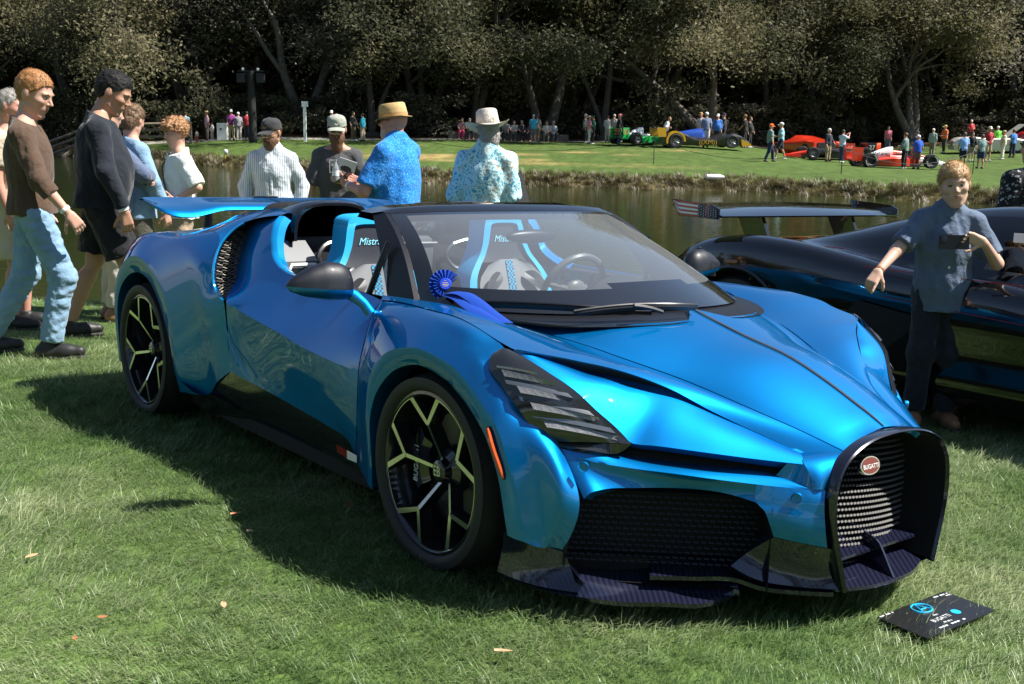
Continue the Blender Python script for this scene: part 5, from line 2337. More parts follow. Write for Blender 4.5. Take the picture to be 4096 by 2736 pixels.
class Person:
    """figure facing +x, left hand towards +y, feet on z = 0; sizes for a height of 1.75 m, scaled by s"""

    def __init__(self, name, at, rz, H, label, cat='person', group=None, fat=1.0, lean=0.0, res=.0085):
        self.s = H / 1.75
        self.fat = fat
        self.res = res
        self.lean = lean
        self.root_name, self.at, self.rz = name, at, rz
        self.label, self.cat, self.group = label, cat, group
        self.J = dict(pel=(0, 0, .95), chest=(0, 0, 1.27), neck=(-.005, 0, 1.475), head=(.025, 0, 1.635),
                      hipL=(0, .088, .92), hipR=(0, -.088, .92), kneL=(.02, .095, .50), kneR=(.02, -.095, .50), ankL=(-.02, .10, .085), ankR=(-.02, -.10, .085),
                      shoL=(-.005, .165, 1.385), shoR=(-.005, -.165, 1.385), elbL=(-.02, .215, 1.115), elbR=(-.02, -.215, 1.115), wriL=(.06, .22, .875), wriR=(.06, -.22, .875))
        self.toe = dict(L=(1, .12, 0), R=(1, -.12, 0))
        self.parts = []
        self.hyaw = self.hpit = self.hroll = 0.0
        self.hs = 1.0

    def pose(self, **k):
        self.J.update(k)
        return self

    def j(self, n):
        p = np.array(self.J[n], float)
        if self.lean and n[:3] in ('che', 'nec', 'hea', 'sho') and not getattr(self, 'abs_' + n, False):
            p[0] += self.lean * (p[2] - .95)
        return p * self.s

    def skeleton(self, hands=None, jaw=1.0):
        s, fat = self.s, self.fat
        j = self.j
        S = Sdf()
        pel, ch, nk = j('pel'), j('chest'), j('neck')
        S.ell(pel + np.array([0, 0, .03]) * s, np.array([.118, .160, .125]) * s * np.array([fat, fat ** .6, 1]), k=.05)
        S.ell((pel + ch) / 2, np.array([.108, .150, .20]) * s * np.array([fat * 1.02, fat ** .8, 1]), k=.06)
        S.ell(ch + np.array([0, 0, .0]) * s, np.array([.116, .158, .185]) * s * np.array([fat ** .7, fat ** .5, 1]), k=.06)
        if fat > 1.1:
            S.ell((pel * .55 + ch * .45) + np.array([.05, 0, 0]) * s, np.array([.13, .15, .15]) * s * fat, k=.08)
        for d in 'LR':
            S.cone(nk + np.array([0, .02 if d == 'L' else -.02, -.01]) * s, j('sho' + d), .050 * s, .054 * s * fat ** .4, k=.04)
            S.cone(j('sho' + d), j('elb' + d), .054 * s * fat ** .6, .041 * s * fat ** .5, k=.03)
            S.cone(j('elb' + d), j('wri' + d), .040 * s * fat ** .5, .0265 * s, k=.02)
            S.cone(j('hip' + d), j('kne' + d), .086 * s * fat ** .6, .054 * s * fat ** .4, k=.05)
            kn, an = j('kne' + d), j('ank' + d)
            back = np.array([-.02, 0, 0]) * s
            S.cone(kn, an, .050 * s, .035 * s, k=.03)
            S.cone(kn * .75 + an * .25 + back, kn * .5 + an * .5 + back, .048 * s * fat ** .4, .042 * s, k=.04)
            t = np.array(self.toe[d], float)
            t /= np.linalg.norm(t)
            S.cone(an + np.array([0, 0, -.045]) * s - t * .035 * s, an + np.array([0, 0, -.05]) * s + t * .15 * s, .038 * s, .028 * s, k=.03)
        Rh = rotm(self.hyaw, self.hpit, self.hroll)
        hc = j('head')
        S.cone(nk - np.array([0, 0, .02]) * s, hc + Rh @ np.array([-.02, 0, -.06]) * s, .058 * s * fat ** .4, .054 * s, k=.03)
        self.HP = put_head(S, hc, Rh, s * self.hs, jaw)
        self.Rh, self.hc = Rh, hc
        for a in (hands or []):
            hand(S, **a)
        self.S = S
        return S

    def build(self, skin, res=None):
        lo, hi = self.S.bounds(.03)
        V, F = sdf_mesh(self.S, lo, hi, res or self.res)
        me = mesh_data('body', V, F, [skin], angle=180)
        o = obj(self.root_name, me)
        o.location = self.at
        o.rotation_euler = (0, 0, self.rz)
        tag(o, self.label, self.cat, self.group)
        self.o = o
        return o

    def cloth(self, name, S, m, cuts=(), grow=0.0, folds=None, res=None, parent=None):
        """closed garment from an Sdf, cut flat by planes (point, outward normal)"""
        fo = folds

        def fn(p):
            d = S(p) - grow
            if fo is not None:
                d = d + fo(p)
            for c, nn in cuts:
                nn = np.array(nn, float)
                d = np.maximum(d, (p - np.array(c)) @ (nn / np.linalg.norm(nn)))
            return d
        lo, hi = S.bounds(.05 + grow)
        V, F = sdf_mesh(fn, lo, hi, res or self.res * 1.15)
        return obj(name, mesh_data(name, V, F, [m], angle=50), parent or self.o)

    def shirt(self, m, sleeve=.5, hem=.86, grow=.012, seed=1, amp=.005, f=32, neck=.0, extra=None, res=None, name='shirt', flare=0.0, lower_sleeve_r=0.0):
        """sleeve: 0..1 upper arm, 1..2 down the forearm; hem: height (1.75 m scale)"""
        s, fat, j = self.s, self.fat, self.j
        S = Sdf()
        pel, ch, nk = j('pel'), j('chest'), j('neck')
        hz = np.array([pel[0], pel[1], hem * s])
        S.ell((pel + ch) / 2, np.array([.112, .155, .22]) * s * np.array([fat * 1.02, fat ** .8, 1]), k=.06)
        S.ell(ch + np.array([0, 0, .0]) * s, np.array([.118, .160, .185]) * s * np.array([fat ** .7, fat ** .5, 1]), k=.07)
        S.cone(pel + np.array([0, -.04, 0]) * s, pel + np.array([0, .04, 0]) * s, (.118 + flare) * s * fat ** .8, k=.06)
        S.cone(hz + np.array([0, -.05, -.03]) * s, hz + np.array([0, .05, -.03]) * s, (.112 + flare) * s * fat ** .8, k=.06)
        if fat > 1.1:
            S.ell((pel * .55 + ch * .45) + np.array([.05, 0, 0]) * s, np.array([.13, .15, .15]) * s * fat, k=.08)
        S.cone(nk + np.array([-.005, 0, -.03]) * s, nk + np.array([0, 0, .012 + neck]) * s, .066 * s, .060 * s, k=.03)
        for d in 'LR':
            S.cone(nk + np.array([0, .02 if d == 'L' else -.02, -.01]) * s, j('sho' + d), .050 * s, .054 * s * fat ** .4, k=.04)
        body = [(hz, (0, 0, -1))]
        fo = Folds(seed, amp * s, f / s)
        arms = []
        for d in 'LR':
            A = Sdf()
            sh, el, wr = j('sho' + d), j('elb' + d), j('wri' + d)
            r0, r1, r2 = .053 * s * fat ** .6, .045 * s * fat ** .5, .033 * s * fat ** .3
            if sleeve <= 1:
                e = sh + (el - sh) * sleeve
                A.cone(sh, e + (el - sh) * .2, r0, r1 + .012 * s, k=.02)
                arms.append((A, [(e, el - sh)]))
            else:
                e = el + (wr - el) * (sleeve - 1)
                A.cone(sh, el, r0, r1, k=.02)
                A.cone(el, e + (wr - el) * .15, r1, r2 + lower_sleeve_r, k=.02)
                arms.append((A, [(e, wr - el)]))
        g = grow

        def fn(p):
            d = S(p) - g
            for c, nn in body:
                d = np.maximum(d, (p - c) @ np.array(nn, float))
            for A, cu in arms:
                e = A(p) - g
                for c, nn in cu:
                    nn = np.asarray(nn, float)
                    e = np.maximum(e, (p - c) @ (nn / np.linalg.norm(nn)))
                d = smin(d, e, .03)
            d = d + fo(p)
            if not neck:
                d = np.maximum(d, (p - nk) @ np.array([.42, 0, .9]) + .004 * s)
            return d
        lo, hi = S.bounds(.07)
        for A, _ in arms:
            l2, h2 = A.bounds(.06)
            lo, hi = np.minimum(lo, l2), np.maximum(hi, h2)
        V, F = sdf_mesh(fn, lo, hi, res or self.res * 1.15)
        return obj(name, mesh_data(name, V, F, [m], angle=55), self.o)

    def trousers(self, m, length=1.9, grow=.012, seed=2, amp=.006, f=26, top=1.02, wide=0.0, res=None, name='trousers'):
        """length: 0..1 thigh, 1..2 down the shin"""
        s, fat, j = self.s, self.fat, self.j
        pel = j('pel')
        S = Sdf()
        S.ell(pel + np.array([0, 0, .02]) * s, np.array([.120, .162, .13]) * s * np.array([fat, fat ** .6, 1]), k=.05)
        fo = Folds(seed, amp * s, f / s, zs=1.2)
        legs = []
        for d in 'LR':
            A = Sdf()
            hi_, kn, an = j('hip' + d), j('kne' + d), j('ank' + d)
            r0, r1 = .092 * s * fat ** .6, (.062 + wide) * s * fat ** .4
            if length <= 1:
                e = hi_ + (kn - hi_) * length
                A.cone(hi_, e + (kn - hi_) * .15, r0, r1 + .012 * s + wide * s, k=.03)
                legs.append((A, (e, kn - hi_)))
            else:
                e = kn + (an - kn) * (length - 1)
                A.cone(hi_, kn, r0, r1, k=.03)
                A.cone(kn, e + (an - kn) * .06, r1, (.050 + wide) * s, k=.04)
                legs.append((A, (e, an - kn)))
        tz = np.array([0, 0, top * s])
        g = grow

        def fn(p):
            d = S(p) - g
            for A, (c, nn) in legs:
                e = A(p) - g
                nn = np.asarray(nn, float)
                e = np.maximum(e, (p - c) @ (nn / np.linalg.norm(nn)))
                d = smin(d, e, .025)
            d = np.maximum(d, (p - tz)[:, 2])
            return d + fo(p)
        lo, hi = S.bounds(.06)
        for A, _ in legs:
            l2, h2 = A.bounds(.06)
            lo, hi = np.minimum(lo, l2), np.maximum(hi, h2)
        V, F = sdf_mesh(fn, lo, hi, res or self.res * 1.2)
        return obj(name, mesh_data(name, V, F, [m], angle=55), self.o)

    def shoes(self, m, msole=None, laces=None, high=.0):
        s = self.s
        for d in 'LR':
            an = self.j('ank' + d)
            t = np.array(self.toe[d], float)
            t[2] *= 1
            t /= np.linalg.norm(t)
            S = Sdf()
            b = an + np.array([0, 0, -.048]) * s
            S.cone(b - t * .05 * s, b + t * .10 * s, .044 * s, .042 * s, k=.02)
            S.cone(b + t * .08 * s, b + t * .175 * s, .043 * s, .032 * s, k=.03)
            S.cone(b - t * .03 * s, an + np.array([0, 0, .01 + high]) * s - t * .01 * s, .043 * s, .044 * s, k=.03)
            sole_n = np.cross(np.cross(t, [0, 0, 1]), t) * -1
            c = b + np.array([0, 0, -.034]) * s
            o = self.cloth('shoe', S, m, [(c, (t[2] * .9, 0, -1) if abs(t[2]) > .05 else (0, 0, -1)), (an + np.array([0, 0, .022 + high]) * s, (0, 0, 1))], .004, None, .009)
            if msole:
                S2 = Sdf()
                q = c
                S2.cone(q - t * .055 * s, q + t * .10 * s, .046 * s, .044 * s, k=.02)
                S2.cone(q + t * .08 * s, q + t * .178 * s, .044 * s, .034 * s, k=.02)
                self.cloth('sole', S2, msole, [(q + np.array([0, 0, .012]) * s, (0, 0, 1)), (q - np.array([0, 0, .010]) * s, (0, 0, -1))], .002, None, .008, parent=o)
            if laces:
                mb = MB()
                side = np.cross([0, 0, 1], t)
                for q in range(4):
                    c0 = b + t * (.035 + .022 * q) * s + np.array([0, 0, .046 - .004 * q]) * s
                    mb.tube([c0 - side * .026 * s - np.array([0, 0, .008]), c0 + np.array([0, 0, .006]), c0 + side * .026 * s - np.array([0, 0, .008])], .0042, 5)
                mb.build('laces', laces, o)

    # --- head dress
    def hair(self, m, style='short', vol=.012, seed=5, amp=.004, f=110, strands=1600, slen=.026, whorl=(-.06, 0, .09)):
        s = self.s * self.hs
        Rh, hc = self.Rh, self.hc

        def P(x, y, z):
            return hc + Rh @ (np.array([x, y, z]) * s)
        S = Sdf()
        S.ell(P(-.014, 0, .022), np.array([.099, .0755, .099]) * s, Rh)
        if style == 'long':
            S.ell(P(-.05, 0, -.05), np.array([.062, .078, .11]) * s, Rh, k=.03)
        if style == 'mop':
            S.ell(P(-.012, 0, .030), np.array([.112, .095, .095]) * s, Rh, k=.03)
        if style == 'bun':
            S.ell(P(-.05, 0, -.03), np.array([.06, .075, .075]) * s, Rh, k=.03)
        fo = Folds(seed, amp * s, f / s, n=14, zs=1.0)
        v = vol * s
        hairline = {'short': .066, 'mop': .030, 'long': .05, 'bun': .055, 'fringe': .052}.get(style, .05)

        def fn2(p):
            q = (p - hc) @ Rh / s
            d = S(p) - v * np.interp(q[:, 2], [-.02, .09], [.35, 1.15]) + fo(p)
            # keep hair where above the hairline or behind the ears
            above = hairline - q[:, 2] + .25 * np.clip(q[:, 0] - .05, 0, 1)
            low = {'long': -.16, 'mop': -.06, 'bun': -.11}.get(style, -.075)
            behind = np.maximum(q[:, 0] - np.interp(q[:, 2], [-.08, -.03, -.01, .012, .035, .07], [-.045, -.030, -.022, .012, .040, .062]), low - q[:, 2])
            keep = np.minimum(above, behind)
            return np.maximum(d, keep * s)
        lo, hi = S.bounds(.03)
        V, F = sdf_mesh(fn2, lo, hi, .0065)
        o = obj('hair', mesh_data('hair', V, F, [m], angle=180), self.o)
        if strands:
            # fine locks standing off the mass
            r = np.random.default_rng(seed)
            A, B, C = V[F[:, 0]], V[F[:, 1]], V[F[:, 2]]
            nn = np.cross(B - A, C - A)
            nn /= np.maximum(np.linalg.norm(nn, axis=1, keepdims=True), 1e-9)
            k = r.integers(0, len(F), strands)
            c = (A[k] + C[k]) / 2 + r.normal(0, .002, (strands, 3))
            comb = (c - P(*whorl))
            comb /= np.maximum(np.linalg.norm(comb, axis=1, keepdims=True), 1e-6)
            t = comb + r.normal(0, .35 if style != 'mop' else 1.0, (strands, 3))
            t -= nn[k] * (t * nn[k]).sum(1, keepdims=True)
            t /= np.maximum(np.linalg.norm(t, axis=1, keepdims=True), 1e-6)
            w = np.cross(t, nn[k]) * .0011
            ln = r.uniform(.5, 1.2, (strands, 1)) * slen
            q1 = c + t * ln * .5 + nn[k] * .0035
            q2 = c + t * ln + nn[k] * r.uniform(-.001, .006, (strands, 1))
            W = np.stack([c - w, c + w, q1 + w, q1 - w, q2], 1).reshape(-1, 3)
            i5 = np.arange(strands)[:, None] * 5
            Fq = np.concatenate([i5 + np.array([[0, 1, 2, 3]]), i5 + np.array([[3, 2, 4, 4]])])
            me = bpy.data.meshes.new('hair_strands')
            me.from_pydata(W.tolist(), [], [list(dict.fromkeys(f)) for f in Fq.tolist()])
            me.materials.append(m)
            obj('hair_strands', me, o)['kind'] = 'stuff'
        return o

    def beard(self, m, ln=.03, vol=.010, seed=9):
        s = self.s * self.hs
        Rh, hc = self.Rh, self.hc

        def P(x, y, z):
            return hc + Rh @ (np.array([x, y, z]) * s)
        S = Sdf()
        S.ell(P(.032, 0, -.068), np.array([.066, .060, .055]) * s, Rh)
        S.ell(P(.066, 0, -.105 - ln * .5), np.array([.034, .040, .03 + ln * .6]) * s, Rh, k=.03)
        fo = Folds(seed, .003, 150, n=12)

        def fn(p):
            d = S(p) - vol * s + fo(p)
            q = (p - hc) @ Rh / s
            top = q[:, 2] + .038 + .9 * np.clip(q[:, 0] - .088, -.004, 0.03) * 0 - .35 * np.clip(np.abs(q[:, 1]) - .03, 0, .05)
            mouth = np.minimum(.075 - q[:, 0], .022 - np.abs(q[:, 1]))
            d = np.maximum(d, top * s)
            d = np.maximum(d, (-.004 - q[:, 0]) * s)
            lip = np.sqrt(((q[:, 0] - .105) / .02) ** 2 + (q[:, 1] / .020) ** 2 + ((q[:, 2] + .056) / .008) ** 2) - 1
            return np.maximum(d, -lip * .008)
        lo, hi = S.bounds(.03)
        V, F = sdf_mesh(fn, lo, hi, .0065)
        return obj('beard', mesh_data('beard', V, F, [m], angle=180), self.o)

    def face(self, iris=(.03, .02, .015), brow=(.03, .02, .012)):
        s = self.s * self.hs
        P = self.HP
        Rr = Matrix(self.Rh.tolist())
        for y in (-1, 1):
            mb = MB()
            mb.sphere(P(.0815, .031 * y, .0045), (.005 * s, .0125 * s, .0046 * s), 12, 8, rot=Rr)
            e = mb.build('eye', mat('eye_white', (.30, .26, .24), .3), self.o)
            mb = MB()
            mb.sphere(P(.0840, .031 * y, .0045), (.0038 * s, .0062 * s, .0044 * s), 10, 6, rot=Rr)
            mb.build('iris', mat('iris_%d' % int(iris[0] * 1000), iris, .2), e)
            mb = MB()
            mb.tube([P(.082, .017 * y, .0075), P(.0865, .031 * y, .0105), P(.079, .045 * y, .0065)], .0022 * s, 6)
            mb.build('eyelid', mat('lash_dark', (.05, .03, .022), .7), self.o)
        mb = MB()
        mb.tube([P(.088, -.022, -.0570), P(.0965, -.007, -.0525), P(.0965, .007, -.0525), P(.088, .022, -.0570)], [.002 * s, .0042 * s, .0042 * s, .002 * s], 8)
        mb.tube([P(.088, -.020, -.0600), P(.0955, 0, -.0640), P(.088, .020, -.0600)], [.002 * s, .0050 * s, .002 * s], 8)
        mb.build('lips', mat('lips', (.36, .135, .11), .45), self.o)
        mb = MB()
        for y in (-1, 1):
            mb.tube([P(.0915, .013 * y, .024), P(.0905, .031 * y, .031), P(.078, .049 * y, .025)], [.0034 * s, .0040 * s, .0020 * s], 6)
        mb.build('eyebrows', mat('brow_%d' % int(brow[0] * 1000), brow, .8), self.o)

    def sunglasses(self, m):
        s = self.s * self.hs
        P = self.HP
        mb = MB()
        for y in (-1, 1):
            c = np.array(P(.104, .033 * y, .006))
            Rr = Matrix(self.Rh.tolist())
            mb.sphere(c, (.006 * s, .029 * s, .021 * s), 14, 8, rot=Rr)
            mb.tube([P(.100, .060 * y, .014), P(.05, .079 * y, .014), P(-.01, .083 * y, .010)], .003 * s, 6)
        mb.tube([P(.108, -.01, .012), P(.108, .01, .012)], .003 * s, 6)
        mb.build('sunglasses', m, self.o)

    def hm(self):
        """matrix of the head frame"""
        m = Matrix(self.Rh.tolist()).to_4x4()
        m.translation = Vector(self.hc)
        return m @ Matrix.Scale(self.s * self.hs, 4)


def cap(P, m, logo=None, mesh_m=None):
    hm = P.hm()
    mb = MB()
    G = []
    for r_, z in ((1.0, .034), (1.015, .055), (.98, .085), (.86, .112), (.62, .130), (.3, .138), (.01, .140)):
        G.append([hm @ Vector((-.010 + .106 * r_ * math.cos(w), .088 * r_ * math.sin(w), z + .006 * math.cos(w))) for w in np.linspace(0, 2 * math.pi, 33)[:-1]])
    mb.grid(np.array([[tuple(v) for v in r_] for r_ in G]), closed=True)
    c = mb.build('cap', m, P.o, angle=60)
    mb = MB()
    rows = []
    for t in np.linspace(0, 1, 5):
        rows.append([tuple(hm @ Vector((.075 + .085 * t * math.cos(w * .9) + .018 * math.cos(w), .082 * math.sin(w), .040 - .018 * t - .016 * math.sin(w) ** 2))) for w in np.linspace(-1.35, 1.35, 15)])
    G = np.array(rows)
    mb.grid(G)
    mb.grid(G + np.array([0, 0, -.004]), flip=True)
    mb.build('visor', m, c)
    if logo:
        mb = MB()
        ring = [tuple(hm @ Vector((.0965 - .004 * (abs(dy) / .02) - .25 * (dz) * .9, dy, .078 + dz))) for dy, dz in [(.020 * math.cos(w), .019 * math.sin(w)) for w in np.linspace(0, 2 * math.pi, 17)[:-1]]]
        mb.add(ring, [tuple(range(16))])
        mb.build('cap_patch', logo, c, smooth=False)
    return c


def brim_hat(P, m, band, crown_h=.115, brim=.055, curl=.02, tilt=0.0, dent=.012, r0=1.0):
    hm = P.hm() @ Matrix.Rotation(tilt, 4, 'Y')
    mb = MB()
    G = []
    prof = [(1.0 * r0, .030), (1.0 * r0, .055), (.97 * r0, .09), (.90 * r0, .03 + crown_h * .92), (.80 * r0, .03 + crown_h), (.5, .03 + crown_h - dent), (.02, .03 + crown_h - dent * 1.4)]
    for r_, z in prof:
        G.append([tuple(hm @ Vector((-.008 + .107 * r_ * math.cos(w), .090 * r_ * math.sin(w), z))) for w in np.linspace(0, 2 * math.pi, 41)[:-1]])
    mb.grid(np.array(G), closed=True)
    G = []
    for t in np.linspace(0, 1, 7):
        G.append([tuple(hm @ Vector((-.008 + (.106 * r0 + brim * t) * math.cos(w), (.089 * r0 + brim * t) * math.sin(w), .032 + curl * t ** 2 * (abs(math.sin(w)) ** 2 * 1.2 - .35) - .006 * t))) for w in np.linspace(0, 2 * math.pi, 41)[:-1]])
    mb.grid(np.array(G), closed=True, flip=True)
    mb.grid(np.array(G) + np.array([0, 0, -.004]), closed=True)
    h = mb.build('hat', m, P.o, angle=50)
    mb = MB()
    G = []
    for r_, z in ((1.015 * r0, .036), (1.02 * r0, .060)):
        G.append([tuple(hm @ Vector((-.008 + .108 * r_ * math.cos(w), .0915 * r_ * math.sin(w), z))) for w in np.linspace(0, 2 * math.pi, 41)[:-1]])
    mb.grid(np.array(G), closed=True)
    mb.build('hat_band', band, h)
    return h


def skin(name, c, c2=None):
    m = mat(name, c, .48, noise=(7, c2 or tuple(k * .82 for k in c), .5), spec=.4)
    b = m.node_tree.nodes['Principled BSDF']
    b.inputs['Subsurface Weight'].default_value = .12
    b.inputs['Subsurface Radius'].default_value = (.9, .35, .2)
    b.inputs['Subsurface Scale'].default_value = .01
    return m


def cloth_mat(name, c=(.5, .5, .5), rough=.85, bump=(12, .8, .03), noise=None, sheen=.15):
    return mat(name, c, rough, spec=.25, sheen=sheen, bump=bump, noise=noise)


def pattern(name, base, other, third=None, scale=60, kind='dots', thr=.32):
    """printed cloth: dots, stripes or a two-scale floral"""
    m = cloth_mat(name, base)
    nt = m.node_tree
    b = nt.nodes['Principled BSDF']
    tc = nt.nodes.new('ShaderNodeTexCoord')
    mx = nt.nodes.new('ShaderNodeMixRGB')
    mx.inputs['Color1'].default_value = rgb(base)
    mx.inputs['Color2'].default_value = rgb(other)
    cr = nt.nodes.new('ShaderNodeValToRGB')
    if kind == 'stripes':
        w = nt.nodes.new('ShaderNodeTexWave')
        w.bands_direction = 'Y'
        w.inputs['Scale'].default_value = scale
        w.inputs['Distortion'].default_value = .6
        src = w.outputs['Fac']
        nt.links.new(tc.outputs['Object'], w.inputs['Vector'])
    else:
        v = nt.nodes.new('ShaderNodeTexVoronoi')
        v.inputs['Scale'].default_value = scale
        if kind == 'floral':
            n_ = nt.nodes.new('ShaderNodeTexNoise')
            n_.inputs['Scale'].default_value = 14
            nt.links.new(tc.outputs['Object'], n_.inputs['Vector'])
            ad = nt.nodes.new('ShaderNodeMixRGB')
            ad.blend_type = 'ADD'
            ad.inputs['Fac'].default_value = .12
            nt.links.new(tc.outputs['Object'], ad.inputs['Color1'])
            nt.links.new(n_.outputs['Color'], ad.inputs['Color2'])
            nt.links.new(ad.outputs[0], v.inputs['Vector'])
        else:
            nt.links.new(tc.outputs['Object'], v.inputs['Vector'])
        src = v.outputs['Distance']
    e = cr.color_ramp.elements
    e[0].position, e[0].color = thr - .04, (1, 1, 1, 1)
    e[1].position, e[1].color = thr + .04, (0, 0, 0, 1)
    nt.links.new(src, cr.inputs['Fac'])
    nt.links.new(cr.outputs[0], mx.inputs['Fac'])
    last = mx
    if third:
        n_ = nt.nodes.new('ShaderNodeTexNoise')
        n_.inputs['Scale'].default_value = 7
        n_.inputs['Detail'].default_value = 3
        nt.links.new(tc.outputs['Object'], n_.inputs['Vector'])
        c2 = nt.nodes.new('ShaderNodeValToRGB')
        c2.color_ramp.elements[0].position = .52
        c2.color_ramp.elements[1].position = .60
        nt.links.new(n_.outputs['Fac'], c2.inputs['Fac'])
        m2 = nt.nodes.new('ShaderNodeMixRGB')
        nt.links.new(c2.outputs[0], m2.inputs['Fac'])
        nt.links.new(mx.outputs[0], m2.inputs['Color1'])
        m3 = nt.nodes.new('ShaderNodeMixRGB')
        m3.inputs['Color1'].default_value = rgb(base)
        m3.inputs['Color2'].default_value = rgb(third)
        nt.links.new(cr.outputs[0], m3.inputs['Fac'])
        nt.links.new(m3.outputs[0], m2.inputs['Color2'])
        last = m2
    nt.links.new(last.outputs[0], b.inputs['Base Color'])
    return m


def gz(X, Y):
    return float(height(X, Y)) + .015

SK_PALE = skin('skin_pale', (.56, .32, .235))
SK_PINK = skin('skin_pink', (.55, .27, .20))
SK_TAN = skin('skin_tan', (.46, .25, .165))
SK_BOY = skin('skin_boy', (.60, .38, .28))
H_GINGER = mat('hair_ginger', (.30, .13, .045), .55, bump=(160, .8, .003), noise=(60, (.42, .21, .08), .8))
H_BLACK = mat('hair_black', (.010, .009, .009), .6, bump=(160, .8, .003), noise=(80, (.035, .035, .035), .5), spec=.25)
H_BROWN = mat('hair_brown', (.10, .055, .028), .5, bump=(160, .8, .003), noise=(60, (.20, .12, .06), .8))
H_CURL = mat('hair_curly_auburn', (.26, .12, .050), .55, bump=(120, .9, .004), noise=(50, (.42, .23, .10), .8))
H_GREY = mat('hair_grey', (.30, .28, .25), .55, bump=(160, .8, .003))
H_BLOND = mat('hair_sandy', (.38, .22, .095), .5, bump=(170, .9, .003), noise=(60, (.60, .40, .20), .9))
C_SHOE = mat('black_shoe', (.018, .018, .019), .5, bump=(200, .3, .002))
C_SOLE = mat('dark_sole', (.035, .033, .030), .7)
C_LACE = mat('cream_lace', (.62, .58, .48), .8)
M_SHADES = mat('dark_lens', (.008, .008, .009), .08, coat=1.0)
M_BLACK = mat('matt_black', (.012, .012, .013), .55)


def wristband(P, d, m, w=.012, r=.033, back=.02):
    el, wr = P.j('elb' + d), P.j('wri' + d)
    a = (el - wr) / np.linalg.norm(el - wr)
    c = wr + a * back
    mb = MB()
    mb.tube([c - a * w, c - a * w * .5, c + a * w * .5, c + a * w], [r * .96 * P.s, r * P.s, r * P.s, r * .96 * P.s], 16)
    return mb.build('wristband', m, P.o)


# --- man in brown jumper striding past the rear wing
p = Person('person', (-3.17, 7.22, gz(-3.17, 7.22)), R(14), 1.84, 'young man with ginger hair in brown jumper and pale jeans walking past', group='people around the blue car')
p.pose(ankR=(.07, -.10, .085), kneR=(.17, -.095, .51), ankL=(-.33, .09, .10), kneL=(-.08, .09, .51), hipR=(.02, -.088, .92), hipL=(-.02, .088, .92),
       elbR=(.09, -.245, 1.125), wriR=(.235, -.235, .93), elbL=(-.10, .235, 1.13), wriL=(.02, .24, .90))
p.hyaw, p.hpit, p.hs = R(-20), R(22), 1.10
p.J['head'] = (.060, 0, 1.635)
p.skeleton([dict(wrist=p.j('wriR') + np.array([.012, 0, -.012]), fdir=(.55, .05, -.8), palm=(-.3, .9, -.2), curl=.75, thumb=-1, s=1.05),
            dict(wrist=p.j('wriL'), fdir=(.2, 0, -1), palm=(0, -1, 0), thumb=-1, curl=.4)])
p.build(SK_PALE, .0075)
p.shirt(cloth_mat('brown_knit', (.085, .052, .034), bump=(12, .75, .028)), 1.45, .90, .018, 3, .006, 30)
p.trousers(cloth_mat('pale_denim', (.22, .35, .48), noise=(9, (.15, .26, .38), .8)), 1.96, .008, 4, .006, 42, wide=.010)
p.shoes(C_SHOE, C_SOLE, C_LACE)
p.hair(H_GINGER, 'short', .010, 5, .003, 130, 2600, .018)
p.face((.05, .07, .08), (.22, .11, .05))
wristband(p, 'R', mat('paper_band', (.75, .75, .73), .6))
mb = MB()
nk = p.j('neck')
mb.tube([tuple(nk + np.array(q) * p.s) for q in ((.075, -.05, -.03), (.115, -.025, -.10), (.132, 0, -.17), (.115, .025, -.10), (.075, .05, -.03))], .0022, 5)
mb.box(tuple(nk + np.array([.136, 0, -.185]) * p.s), (.004, .012, .03))
mb.build('necklace', mat('gold_chain', (.70, .50, .22), .3, 1.0), p.o)

# --- big man in navy sweatshirt
p = Person('person', (-3.02, 8.02, gz(-3.02, 8.02)), R(18), 1.93, 'big dark-haired man in navy sweatshirt and black shorts bending his head', group='people around the blue car', fat=1.20, lean=.06)
p.pose(ankR=(.25, -.11, .085), kneR=(.15, -.10, .51), ankL=(-.24, .10, .085), kneL=(-.06, .10, .51),
       elbR=(.06, -.275, 1.12), wriR=(.155, -.255, .865), elbL=(.03, .27, 1.12), wriL=(.12, .25, .87))
p.hyaw, p.hpit, p.hs = R(-12), R(28), 1.10
p.J['head'] = (.080, 0, 1.615)
p.skeleton([dict(wrist=p.j('wriR'), fdir=(.18, .05, -1), palm=(-.2, .9, 0), curl=.5, thumb=-1, s=1.1),
            dict(wrist=p.j('wriL'), fdir=(.2, 0, -1), palm=(0, -1, 0), thumb=1, curl=.4)], 1.05)
p.build(SK_TAN, .0078)
p.shirt(cloth_mat('navy_fleece', (.012, .015, .023), bump=(12, .75, .028)), 1.90, .88, .016, 13, .009, 22, flare=.012)
p.trousers(cloth_mat('black_shorts', (.012, .012, .014)), .86, .016, 14, .008, 22, wide=.012, name='shorts')
p.shoes(C_SHOE, C_SOLE, C_SHOE)
p.hair(H_BLACK, 'short', .011, 6, .004, 120, 2600, .020)
p.face((.02, .015, .01), (.02, .016, .014))
wristband(p, 'R', mat('paper_band'), .013, .036)

# --- person in beige half hidden behind the brown jumper
p = Person('person', (-3.83, 8.42, gz(-3.83, 8.42)), R(0), 1.80, 'person in beige T-shirt and shorts half hidden behind the brown jumper', group='people around the blue car', res=.011)
p.hpit = R(10)
p.skeleton([dict(wrist=p.j('wriR'), fdir=(.2, 0, -1), palm=(0, 1, 0), thumb=-1), dict(wrist=p.j('wriL'), fdir=(.2, 0, -1), palm=(0, -1, 0), thumb=1)])
p.build(SK_PINK)
p.shirt(cloth_mat('beige_cotton', (.50, .42, .31)), .7, .84, .018, 23, .007, 24)
p.trousers(cloth_mat('beige_cotton'), .95, .016, 24, .007, 24, wide=.012, name='shorts')
p.shoes(C_SHOE, C_SOLE)
p.hair(H_GREY, 'short', .006)

